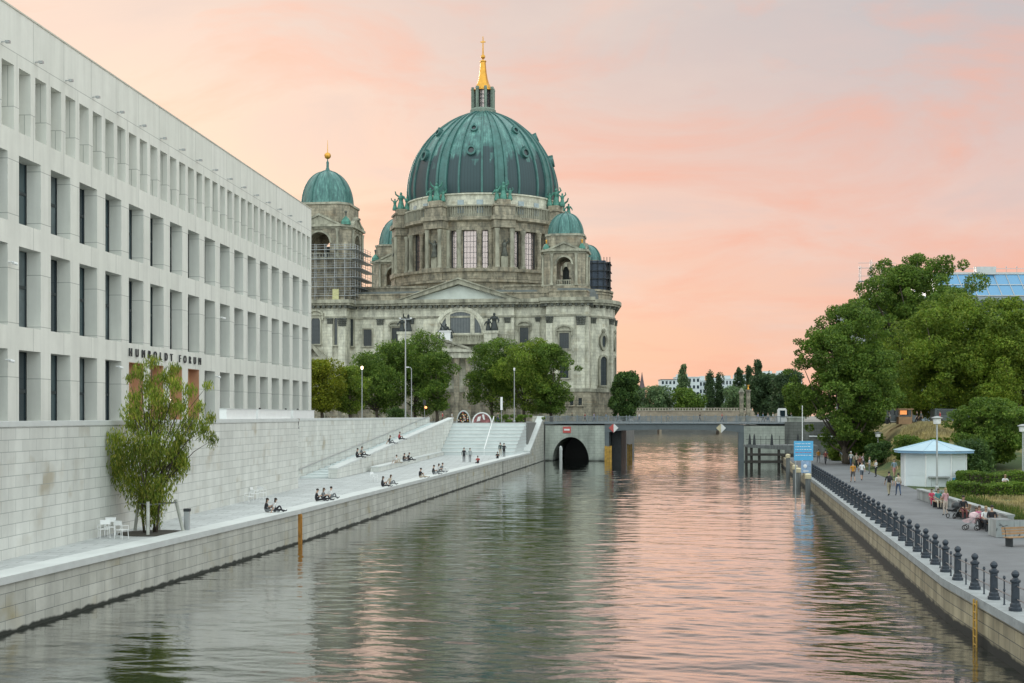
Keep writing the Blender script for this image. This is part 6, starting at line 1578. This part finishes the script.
# jetty in front of the right abutment
j = empty('timber_jetty', (36.5, 204, 0), R(-6), 'dark timber jetty with piles in front of the right bridge abutment', 'jetty')
mb = MB(); mb.box(0, 11, 0, 7, 3.15, 3.45); mb.build('deck', M['wood_grey'], j)
mb = MB(); mb.add([(0, -.1, 3.1), (11, -.1, 2.4), (11, -.1, 2.9), (0, -.1, 3.6), (0, .1, 3.1), (11, .1, 2.4), (11, .1, 2.9), (0, .1, 3.6)], [(0,1,2,3),(7,6,5,4),(0,4,5,1),(1,5,6,2),(2,6,7,3),(3,7,4,0)]); mb.build('gangway', M['wood_grey'], j)
mb = MB()
for z in (1.8, .7): mb.box(-.1, 10, -.15, .1, z, z+.4)
mb.build('waler', M['wood_dark'], j)
for x in (0, .8, 2.0, 5.0, 8.0, 10.0):
    mb = MB(); mb.tube((x, .3, -1), (x, .3, 3.2), .22, n=8); mb.build('pile', M['wood_dark'], j)
mb = MB()
for x in (.6, 1.3, 4.0, 8.0): mb.prism_xz([(x-.25, 3.45), (x+.25, 3.45), (x+.12, 4.9), (x, 5.3), (x-.12, 4.9)], 1, 1.2)
for x in (2.3, 3.1, 5.2, 6.4): mb.tube((x, 1.1, 3.45), (x, 1.1, 4.9), .04, n=5)
mb.box(0, 10, 1.08, 1.12, 4.3, 4.36)
mb.build('guard', M['darkmetal'], j)
# mooring piles with pale caps
gp = 'mooring piles beside the blue board'
for (px, py, yt, D, lab) in ((788, 0, 454, 168, 'mooring pile with yellow cap farthest left by the jetty'), (795, 0, 465, 150, 'mooring pile with pale stepped cap left of the blue board'), (798.5, 0, 468, 146, 'mooring pile with pale cap, second from the quay corner'), (808, 0, 473.5, 126, 'mooring pile with white cap closest to the quay corner')):
    kk = D/F; e = empty('mooring_pile', ((px-512)*kk, D, 0), 0, lab, 'mooring pile', gp); zt = CZ+(HZ-yt)*kk
    mb = MB(); mb.lathe([(.26, -1), (.26, zt-.5)], n=12); mb.build('pile', M['wood_grey'], e)
    mb = MB(); mb.lathe([(.31, zt-.5), (.32, zt-.1), (.2, zt), (.01, zt+.03)], n=12); mb.build('cap', M['cream'], e)
kk = 136/F; bx = (803.5-512)*kk
e = empty('notice_board', (bx, 136, 1.0), R(5), 'sky blue notice board on posts at the end of the quay', 'sign board')
zt, zb = CZ+(HZ-441)*kk-1, CZ+(HZ-460.5)*kk-1; w_ = 9.8*kk
mb = MB(); mb.tube((-w_*.8, .08, -2), (-w_*.8, .08, zt), .07); mb.tube((w_*.8, .08, -2), (w_*.8, .08, zt), .07); mb.build('post', M['metal'], e)
mb = MB(); mb.box(-w_, w_, -.04, .02, zb, zt); mb.build('panel', M['blue_sign'], e)
gr = random.Random(8)
mb = MB()
for r in range(5):
    z = zt-.25-r*.30
    x = -w_*.85
    while x < w_*.7: l_ = gr.uniform(.06, .28); mb.mi = 1 if r == 3 else 0; mb.box(x, x+l_, -.055, -.045, z-.06, z); x += l_+.07
mb.build('lettering', [M['sign_white'], M['sign_red']], e)
kk2 = 134/F
e2 = empty('notice_board', ((806-512)*kk2, 134, 1.0), R(5), 'smaller pale blue poster board hanging below the large blue board', 'sign board')
zt, zb = CZ+(HZ-461)*kk2-1, CZ+(HZ-473)*kk2-1; w_ = 5*kk2
mb = MB(); mb.box(-w_, w_, -.04, .02, zb, zt); mb.build('panel', simple('poster_blue', (.28,.40,.58), .5, var=.3, scale=4), e2)
mb = MB(); mb.tube((0, .06, -2), (0, .06, zt), .06); mb.build('post', M['metal'], e2)
mb = MB(); mb.ball((-.1, -.05, zb+.7), .2, 8, (1, .15, 1)); mb.box(-.3, .25, -.06, -.045, zb+.15, zb+.25); mb.build('emblem', M['sign_white'], e2)
kk = 150/F; mb = MB(); mb.tube(((802.3-512)*kk, 150, 1.2), ((802.3-512)*kk, 150, CZ+(HZ-405.5)*kk), .07, .04)
tag(mb.build('flagpole', M['white']), 'slim white bare flagpole rising behind the blue board', 'flagpole')
# retaining wall and street parapet between bridge and park
o, ln = line_thing('retaining_wall', 46, 221, 80, 214, 1.4, 'dark stone retaining wall between the bridge end and the park trees', 'wall')
mb = MB(); mb.box(0, ln, 0, .8, 0, 5.6); mb.build('wall', blocks('dark_bank_stone', (.16,.17,.16), (.12,.13,.12), (.05,.05,.05), 1.4, .5, stain=.4, streak=.4), o)
mb = MB(); mb.tube((4, -.3, 3.2), (ln*.55, -.3, 3.1), .12); mb.build('pipe', M['metal'], o)
mb = MB(); mb.box(47.2, 49.6, 222.5, 225, -1, 7.6); mb.box(47, 49.8, 222.3, 225.2, 7.6, 7.9)
tag(mb.build('bridge_pier', M['abut']), 'stone end pier at the right end of the road bridge railing', 'pier')
# street above the park: parked vehicles seen between trunks
def van(label, px, D, col, glow=False, rz=0):
    kk = D/F; e = empty('parked_van', ((px-512)*kk, D, G), rz, label, 'van', None)
    mb = MB(); prof_ = [(-2.4, .35), (2.4, .35), (2.4, 1.1), (1.9, 1.25), (1.5, 2.05), (-2.35, 2.1)]; mb.prism_xz(prof_, -.95, .95); mb.build('body', col, e)
    for x in (-1.6, 1.5):
        for y in (-.9, .9): mb = MB(); c_ = Matrix.Rotation(math.pi/2, 4, 'X'); mb.T = Matrix.Translation((x, y+.1, .35)) @ c_; mb.lathe([(.35, 0), (.35, .2)], n=14); mb.build('wheel', M['black'], e)
    mb = MB(); mb.prism_xz([(.3, 1.25), (1.75, 1.25), (1.42, 1.9), (.3, 1.9)], -.97, -.955); mb.prism_xz([(-2.1, 1.25), (0, 1.25), (0, 1.9), (-2.1, 1.9)], -.97, -.955); mb.build('window', M['glass_dark'], e)
    for x in (2.38,): mb = MB(); mb.box(x, x+.05, -.8, -.5, .75, .95); mb.build('headlight', M['sign_white'], e)
van('dark grey van parked in the upper street right of the kiosk lamp', 950, 178, M['beam'])
van('dark van parked in the upper street behind the left trunks', 897, 178, M['beam'])
kk = 176/F; e = empty('food_stall', ((905.5-512)*kk, 176, G), 0, 'small stall with glowing orange front in the upper street', 'stall')
mb = MB(); mb.box(-.9, .9, 0, 1.2, 0, 1.0); mb.box(-1.0, 1.0, -.3, 1.4, 1.95, 2.1)
for x in (-.85, .85): mb.box(x-.05, x+.05, 0, .1, 1.0, 1.95)
mb.build('counter', M['wood'], e); mb = MB(); mb.box(-.45, .45, .9, .95, 1.3, 1.85); mb.build('lit_board', emit('stall_glow', (1, .38, .12), .8), e)
# ------------------------------------------------------------------ people
def skinned(joints, edges, root):
    me = bpy.data.meshes.new('person'); names = list(joints)
    me.from_pydata([joints[n][0] for n in names], [(names.index(a), names.index(b_)) for a, b_ in edges], [])
    o = bpy.data.objects.new('tmp', me); COL.objects.link(o)
    md = o.modifiers.new('s', 'SKIN'); md.use_smooth_shade = True
    sv = me.skin_vertices[0].data
    for i, n in enumerate(names):
        r = joints[n][1]; sv[i].radius = r if isinstance(r, tuple) else (r, r); sv[i].use_root = (n == root)
    sb = o.modifiers.new('b', 'SUBSURF'); sb.levels = 1; sb.render_levels = 1
    bpy.context.view_layer.update()
    out_ = bpy.data.meshes.new_from_object(o.evaluated_get(bpy.context.evaluated_depsgraph_get()))
    bpy.data.objects.remove(o); return out_
def pose(kind, var=0):
    """joint positions for a 1.75 m figure facing +Y, origin at the feet (or seat contact for floor sitters)"""
    J = {}
    def ch(n, p, r): J[n] = (Vector(p), r)
    if kind in ('stand', 'walk'):
        hp = .93; lean = 0
        ch('pelvis', (0, 0, hp), (.135, .11)); ch('waist', (0, .0, 1.10), (.125, .095)); ch('chest', (0, .0, 1.30), (.15, .11)); ch('neckbase', (0, -.01, 1.45), (.07, .065)); ch('neck', (0, 0, 1.52), .052); ch('head0', (0, .015, 1.60), (.078, .09)); ch('head1', (0, .015, 1.70), (.075, .088))
        st = .28 if kind == 'walk' else .03
        for s, sg in (('L', -1), ('R', 1)):
            f = st*(1 if (sg > 0) != bool(var) else -1)
            ch('hip'+s, (.09*sg, 0, .88), .095); ch('knee'+s, (.10*sg, f*.45+.04, .50), .062); ch('ankle'+s, (.10*sg, f-.02, .09+(.05 if f < -.1 else 0)), .042); ch('toe'+s, (.11*sg, f+.15, .035), .038)
            g = -f*.8
            ch('sh'+s, (.18*sg, 0, 1.40), .062); 
            if kind == 'stand' and var: ch('el'+s, (.26*sg, .03, 1.14), .045); ch('wr'+s, (.15*sg, .22, 1.10), .033); ch('hand'+s, (.10*sg, .28, 1.12), .03)
            else: ch('el'+s, (.24*sg, g*.3, 1.12), .045); ch('wr'+s, (.25*sg, g*.8+.05, .88), .033); ch('hand'+s, (.25*sg, g*.9+.08, .80), .03)
    elif kind == 'bench':
        ch('pelvis', (0, 0, .55), (.14, .12)); ch('waist', (0, .03, .72), (.13, .1)); ch('chest', (0, .05, .92), (.15, .11)); ch('neckbase', (0, .06, 1.07), (.07, .065)); ch('neck', (0, .08, 1.14), .052); ch('head0', (0, .11, 1.22), (.078, .09)); ch('head1', (0, .12, 1.32), (.075, .088))
        for s, sg in (('L', -1), ('R', 1)):
            ch('hip'+s, (.09*sg, .04, .53), .095); ch('knee'+s, (.11*sg, .47, .53), .065); ch('ankle'+s, (.11*sg, .48+.1*var*sg, .10), .042); ch('toe'+s, (.12*sg, .64+.1*var*sg, .04), .038)
            ch('sh'+s, (.18*sg, .05, 1.02), .062); ch('el'+s, (.23*sg, .14, .78), .045); ch('wr'+s, (.13*sg, .36, .70), .033); ch('hand'+s, (.08*sg, .43, .69), .03)
    elif kind == 'ledge':     # sitting on the ground, legs bent in front
        ch('pelvis', (0, 0, .12), (.14, .12)); ch('waist', (0, .02, .29), (.13, .1)); ch('chest', (0, .07, .49), (.15, .11)); ch('neckbase', (0, .10, .63), (.07, .065)); ch('neck', (0, .12, .70), .052); ch('head0', (0, .15, .78), (.078, .09)); ch('head1', (0, .17, .87), (.075, .088))
        for s, sg in (('L', -1), ('R', 1)):
            ch('hip'+s, (.09*sg, .05, .12), .095)
            if (sg > 0) == bool(var): ch('knee'+s, (.12*sg, .38, .45), .062); ch('ankle'+s, (.12*sg, .55, .09), .042); ch('toe'+s, (.13*sg, .70, .04), .038)
            else: ch('knee'+s, (.13*sg, .50, .16), .062); ch('ankle'+s, (.13*sg, .90, .07), .042); ch('toe'+s, (.14*sg, .97, .15), .038)
            ch('sh'+s, (.18*sg, .08, .59), .062)
            if var: ch('el'+s, (.25*sg, -.08, .36), .045); ch('wr'+s, (.26*sg, -.22, .12), .033); ch('hand'+s, (.27*sg, -.26, .05), .03)
            else: ch('el'+s, (.23*sg, .20, .38), .045); ch('wr'+s, (.12*sg, .38, .42), .033); ch('hand'+s, (.07*sg, .44, .44), .03)
    E = [('pelvis', 'waist'), ('waist', 'chest'), ('chest', 'neckbase'), ('neckbase', 'neck'), ('neck', 'head0'), ('head0', 'head1')]
    for s in 'LR': E += [('pelvis', 'hip'+s), ('hip'+s, 'knee'+s), ('knee'+s, 'ankle'+s), ('ankle'+s, 'toe'+s), ('chest', 'sh'+s), ('sh'+s, 'el'+s), ('el'+s, 'wr'+s), ('wr'+s, 'hand'+s)]
    return J, E
PM = {}
def cm(c):
    k = tuple(round(x, 3) for x in c)
    if k not in PM: PM[k] = simple('cloth', c, .85, var=.12, scale=6)
    return PM[k]
SKIN = simple('skin', (.46,.29,.21), .6, var=.05); SKIN2 = simple('skin_dark', (.22,.13,.09), .6, var=.05)
BODY = {}
def body(kind, var, shorts=False, bare=True):
    key = (kind, var, shorts, bare)
    if key in BODY: return BODY[key]
    J, E = pose(kind, var); me = skinned(J, E, 'pelvis')
    # assign material zones by the nearest bone; fingers and nose are appended to the same mesh
    import bmesh
    bm = bmesh.new(); bm.from_mesh(me)
    segs = []
    for a, b_ in E:
        n = a+b_
        if 'head' in b_ or b_ == 'neck': z = 0
        elif 'hand' in b_ or (bare and 'wr' in b_): z = 0
        elif 'toe' in b_: z = 3
        elif 'knee' in b_: z = 2
        elif 'ankle' in b_: z = 0 if shorts else 2
        elif 'hip' in b_: z = 2
        else: z = 1
        segs.append((J[a][0], J[b_][0], z))
    for f in bm.faces:
        c = f.calc_center_median(); best = 9; bz = 1
        for a, b_, z in segs:
            d = b_-a; t = max(0, min(1, (c-a).dot(d)/d.length_squared)); q = (c-a-d*t).length
            if q < best: best = q; bz = z
        f.material_index = bz; f.smooth = True
    ex = MB(); ex.mi = 0
    for s, sg in (('L', -1), ('R', 1)):
        w_, h_ = J['wr'+s][0], J['hand'+s][0]; d = (h_-w_).normalized(); side = d.cross(Vector((sg, 0, .3))).normalized(); nr = d.cross(side).normalized()
        for i, ln in enumerate((.062, .072, .068, .052)):
            b0 = h_+side*(i-1.5)*.018; m_ = b0+d*ln*.55+nr*.004; t_ = b0+d*ln*.95+nr*.018; ex.path([b0, m_, t_], [.0095, .0085, .0065], 5)
        b0 = w_.lerp(h_, .5)+side*-.03; ex.path([b0, b0+side*-.025+d*.025, b0+side*-.03+d*.055], [.011, .01, .007], 5)
    hd = J['head0'][0].lerp(J['head1'][0], .35); ex.path([hd+Vector((0, .085, .02)), hd+Vector((0, .115, -.015)), hd+Vector((0, .09, -.03))], [.008, .014, .01], 5)
    for sg in (-1, 1): ex.ball(hd+Vector((.08*sg, -.005, 0)), .022, 6, (.4, .8, 1.3))
    ex.mi = 4
    for sg in (-1, 1): ex.ball(hd+Vector((.03*sg, .092, .028)), .009, 5)
    ex.mi = 5; ex.ball(hd+Vector((0, .088, -.052)), .016, 6, (1.3, .4, .35))
    vs = [bm.verts.new(v) for v in ex.v]
    for f, mi in zip(ex.f, ex.m):
        try: ff = bm.faces.new([vs[i] for i in f]); ff.material_index = mi; ff.smooth = True
        except ValueError: pass
    me.materials.clear()
    for i in range(6): me.materials.append(SKIN)
    bm.to_mesh(me); bm.free()
    BODY[key] = (me, J); return BODY[key]
HAIRM = {'dark': simple('hair_dark', (.02,.016,.013), .7), 'brown': simple('hair_brown', (.08,.05,.03), .7), 'fair': simple('hair_fair', (.32,.23,.12), .7), 'cap': M['sign_white']}
EYE = M['black']; LIP = simple('lips', (.35,.13,.11), .6)
def person(label, loc, rz, kind, var, top, legs, shoe=(.04,.04,.045), hair='dark', long=False, shorts=False, h=1.0, group=None, bare=True, skin=None, bag=None):
    me, J = body(kind, var, shorts, bare)
    o = bpy.data.objects.new('person', me); COL.objects.link(o); o.location = loc; o.rotation_euler = (0, 0, rz); o.scale = (h, h, h)
    MW[o.name] = Matrix.Translation(Vector(loc))
    for i, m_ in enumerate((skin or SKIN, cm(top), cm(legs), cm(shoe), EYE, LIP)):
        o.material_slots[i].link = 'OBJECT'; o.material_slots[i].material = m_
    tag(o, label, 'person', group)
    a, b_ = J['head0'][0], J['head1'][0]; c_ = a.lerp(b_, .75)
    mb = MB(); mb.ball((c_.x, c_.y-.022, c_.z+.02), .098, 12, (.93, 1.02, .92))
    if long: mb.ball((c_.x, c_.y-.07, c_.z-.14), .085, 10, (1, .6, 1.9))
    mb.build('hair', HAIRM[hair], o, smooth=True)
    if bag is not None:
        cc = J['chest'][0]; mb = MB(); mb.ball((cc.x, cc.y-.19, cc.z-.02), .17, 10, (.95, .6, 1.35)); mb.build('backpack', cm(bag), o, smooth=True)
    return o
blk = (.02,.02,.025); wht = (.62,.62,.62); gry = (.16,.17,.18); red = (.42,.04,.05); jean = (.05,.08,.15); kh = (.30,.26,.18); pnk = (.5,.2,.24); blu = (.15,.25,.38); orn = (.52,.24,.03); beige = (.45,.38,.30)
def gp_(px, py, z): return ground_at(px, py, z)
zt = 2.14; zp = 1.66
# seated along the left quay edge (facing the water)
ww = R(-82)
P_ = [ (265, 512.5, 'person in black top sitting on the quay edge, left of the nearest pair', blk, gry, ww, 0, 'dark', True), (273.5, 512.5, 'person in white top leaning back with stretched legs, right of the nearest pair', wht, blk, R(-60), 1, 'dark', True),
 (315.5, 501.5, 'person all in black sitting on the quay edge, left of a group of three', blk, blk, ww, 0, 'dark', False), (322, 500.5, 'person in grey sitting in the middle of a group of three on the quay', gry, blk, R(-95), 0, 'brown', True), (329.5, 499, 'person in pale top with outstretched legs, right of a group of three on the quay', wht, gry, R(-50), 1, 'dark', False),
 (381.5, 487, 'person in black sitting on the quay beside a pale chair', blk, blk, ww, 0, 'dark', True), (389.5, 485, 'person in beige sitting on the quay right of the one in black', beige, gry, R(-55), 1, 'brown', True),
 (419.5, 478, 'person in dark clothes sitting alone crouched on the quay edge', blk, beige, R(-60), 0, 'dark', False), (432.5, 474.5, 'person in dark top sitting near the far quay edge, left of a pale clothed pair', blk, gry, ww, 0, 'dark', False),
 (437.5, 472.8, 'person in white top sitting farthest along the quay, left of two', wht, gry, ww, 0, 'dark', True), (441.5, 472, 'person in grey top sitting farthest along the quay, right of two', gry, wht, R(-50), 1, 'brown', False),
 (478, 463.5, 'person in red top crouching on the terrace near the seating steps', red, blk, R(170), 0, 'dark', False), (497.5, 458.6, 'person in black sitting at the foot of the seating steps', blk, blk, R(180), 0, 'dark', False)]
for px, py, lab, t_, l_, rz, var, hr, lg in P_:
    person(lab, gp_(px, py, zt), rz, 'ledge', var, t_, l_, hair=hr, long=lg, h=.94 if px < 400 else 1.02, bare=True)
person('person in long black coat standing on the terrace before the steps', gp_(464, 462.3, 2.1), R(180), 'stand', 0, blk, blk, h=1.06, bare=False)
person('person in grey jacket standing beside the one in black coat', gp_(470, 462.3, 2.1), R(20), 'stand', 0, (.33,.36,.36), gry, hair='brown', h=1.03, bare=False)
person('person in dark jacket and pale trousers on the lowest seating step', gp_(500.3, 456.4, 2.62), R(0), 'stand', 0, (.06,.09,.08), beige, h=1.05, bare=False)
person('person in black on the lowest seating step, right of the pair', gp_(504, 457.2, 2.62), R(0), 'stand', 1, blk, blk, h=1.05, bare=False)
def on_par(px, py, lab, t_, l_, var=0):
    D = 150
    for _ in range(30): D = 123.7+ (px-512)/F*0 + 0 or D
    # find the parapet point seen at this column
    best = min(range(1240, 2140), key=lambda q: abs(((parx(q/10)-.4)/(q/10))*F+512-px)); D = best/10
    zs = 2.09+1.02+(D-123.7)/(215-123.7)*4.65
    person(lab, (parx(D)-.4, D, zs), ww, 'ledge', var, t_, l_, h=1.08)
on_par(356, 457, 'person in black sitting on the lower sloping parapet, left of the pair', blk, blk)
on_par(360.5, 455, 'person in dark top sitting on the lower sloping parapet, right of the pair', gry, blk)
on_par(389, 441, 'person in black sitting halfway up the sloping parapet', blk, gry, 1)
on_par(398.5, 437, 'person in red top sitting high on the sloping parapet', red, blk)
person('person in white lying back on the long stone bench', (-13.0, 146, 2.7), R(-60), 'ledge', 1, wht, beige, h=1.05)
person('person in black top on the long stone bench', (-12.6, 152, 2.7), R(-120), 'ledge', 0, blk, gry, h=1.05)
person('person in dark clothes at the right end of the bench group', (-12.3, 155, 2.7), R(-70), 'ledge', 1, blk, blk, h=1.05)
# behind the white parapet blocks and on the street
person('person in black behind the middle white parapet block', (wallx(101)-1.6, 101.5, G), R(60), 'stand', 1, blk, blk, h=.98)
person('person in white behind the farthest white parapet block', (wallx(110)-1.6, 110, G), R(-90), 'stand', 1, wht, blk, h=.98)
person('person with dark hair behind the far end of the white parapets', (wallx(114)-1.5, 114, G), R(-90), 'stand', 0, gry, blk, h=.98)
person('person in red at the top of the sloping parapet', (parx(213)-1.6, 214.5, G), R(90), 'stand', 0, red, blk)
st_people = [(452, 221), (498, 222), (572, 243), (585, 245), (594, 244), (606, 246), (618, 244), (639, 243), (668, 246), (700, 243), (722, 242), (758, 240), (763, 241), (768, 240), (773, 242), (779, 240), (791, 238)]
cols = [(blk, 'black'), (wht, 'white'), (blu, 'blue'), (red, 'red'), (gry, 'grey'), (beige, 'beige'), ((.35,.32,.5), 'lilac')]
spots = ['left of the flower stand', 'right of the pink stand', 'above the bridge arch, leftmost', 'above the bridge arch, next to a railing post', 'where the arch abutment ends', 'above the left bridge pier', 'behind the left diamond sign', 'left of the middle of the bridge span', 'at the middle of the bridge span', 'right of the middle of the bridge span', 'above the right diamond sign', 'right of the stone pillars, first of the crowd', 'right of the stone pillars, second of the crowd', 'in the middle of the crowd by the stone pillars', 'behind the crowd by the stone pillars', 'left of the white cabinet on the bridge', 'right of the white cabinet on the bridge']
for i, ((px, D), s_) in enumerate(zip(st_people, spots)):
    c_, cn = cols[(i*3+1) % 7]
    person('person in %s top walking %s' % (cn, s_), ((px-512)/F*D, D, 6.87 if px > 545 else G), R(90 if i % 2 else -90), 'walk', i % 2, c_, (blk, jean, kh)[i % 3], hair=('dark', 'brown', 'fair')[i % 3], h=1.0)
# right promenade
person('person in black top and khaki trousers walking away before the kiosk', gp_(889, 495.7, zp), 0, 'walk', 0, blk, kh, hair='dark', h=1.09, bag=(.03,.03,.035))
person('person in white top and jeans with backpack walking away before the kiosk', gp_(898.3, 495.7, zp), 0, 'walk', 1, wht, jean, hair='dark', h=1.02, bag=beige)
person('person in orange shirt and dark shorts walking on the promenade', gp_(853, 482.4, zp), 0, 'walk', 1, orn, (.10,.09,.09), hair='brown', shorts=True, h=1.1)
person('person in bright white shirt and dark shorts walking on the promenade', gp_(861.8, 480.6, zp), 0, 'walk', 0, (.78,.78,.8), (.10,.12,.15), hair='brown', shorts=True, h=1.08)
person('person with white cap coming along the promenade behind the orange shirt', gp_(851, 466, zp), R(180), 'walk', 0, (.5,.52,.5), jean, hair='cap', h=1.05)
person('person in pink top behind the one in bright white shirt', gp_(863.5, 469, zp), R(180), 'walk', 1, (.6,.45,.5), gry, hair='fair', long=True, h=1.05)
person('person in light grey standing by the shrubs right of the walkers', gp_(869.5, 474, zp), R(90), 'stand', 1, (.45,.48,.5), gry, hair='fair', h=1.05)
person('person in brown top just behind the bright white shirt', gp_(860, 471.5, zp), R(180), 'walk', 1, (.2,.09,.06), blk, hair='brown', h=1.05)
person('person in blue grey top and pink shorts approaching left of the kiosk', gp_(894.2, 477.5, zp), R(180), 'walk', 0, (.20,.27,.33), (.45,.22,.22), hair='brown', shorts=True, h=1.08)
person('person in brown top and white cap beside the kiosk wall', gp_(902.6, 484, zp), R(-120), 'stand', 0, (.13,.09,.06), blk, hair='cap', h=1.08)
person('person in beige jacket between the walkers and the shrubs', gp_(856.5, 468, zp), R(180), 'walk', 0, beige, blk, hair='brown', h=1.05)
person('person in white shirt and black trousers nearest the park shrubs', gp_(876, 477, zp), R(100), 'stand', 1, wht, blk, hair='dark', h=1.05)
person('person in grey hoodie behind the walkers on the promenade', gp_(846.5, 464, zp), R(170), 'walk', 1, gry, jean, hair='dark', h=1.05, bare=False)
person('person in light blue top left of the white cap', gp_(842, 462, zp), R(10), 'walk', 0, (.35,.45,.55), kh, hair='fair', h=1.05)
person('person in orange top far along the promenade by the blue board', gp_(818.5, 463, zp), 0, 'walk', 1, orn, gry, h=1.05)
person('person in dark red top far along the promenade', gp_(825.5, 464.5, zp), R(180), 'walk', 0, (.22,.05,.05), blk, h=1.05)
person('small person in red sitting at the left end of the far planter bench', gp_(931.5, 505.5, zp), dirq+R(90)+R(0), 'bench', 0, (.55,.06,.12), (.45,.05,.1), hair='dark', long=True, h=.85)
person('person in teal top sitting on the far planter bench', gp_(938, 508.5, zp), dirq+R(90), 'bench', 1, (.06,.22,.22), beige, hair='brown', h=1.0)
person('person in pink and beige standing before the planter benches', gp_(945.5, 515.5, zp), dirq+R(-60), 'stand', 1, (.5,.28,.3), (.5,.42,.36), hair='fair', long=True, h=1.0)
person('person in black with long dark hair on the middle planter bench', gp_(963, 519, zp), dirq+R(90), 'bench', 0, blk, (.16,.05,.05), hair='dark', long=True, h=1.05, bare=False)
person('small person in magenta sitting left on the nearest planter bench', gp_(976, 528, zp), dirq+R(90), 'bench', 0, (.42,.05,.16), gry, hair='brown', long=True, h=.85)
person('person in pink top sitting in the middle of the nearest planter bench', gp_(979, 529, zp), dirq+R(90), 'bench', 1, (.5,.14,.25), blk, hair='brown', long=True, h=.95)
person('person in white top sitting beside the black jacket near the concrete block', gp_(985.5, 531, zp), dirq+R(90), 'bench', 0, (.68,.68,.68), blk, hair='fair', h=1.0)
person('person in black jacket sitting closest to the concrete block', gp_(991.5, 532.5, zp), dirq+R(90), 'bench', 1, blk, blk, hair='dark', h=1.08, bare=False)
person('person in white seated on the grass between the two clipped hedges', (at(991, 0, 109).x, 106, 2.3), R(180), 'ledge', 0, wht, beige, hair='fair', h=1.05)
for i, (px, D, c_, cn) in enumerate(((917, 169, blk, 'black'), (921, 170, gry, 'grey'), (940, 168, red, 'red'), (889, 172, wht, 'white'))):
    person('person in %s top in the upper street above the dry grass' % cn, ((px-512)/F*D, D, G), R(90), 'walk', i % 2, c_, blk)
S.render.engine = 'CYCLES'
S.cycles.max_bounces = 6; S.cycles.transparent_max_bounces = 12; S.cycles.diffuse_bounces = 3; S.cycles.caustics_reflective = False; S.cycles.caustics_refractive = False
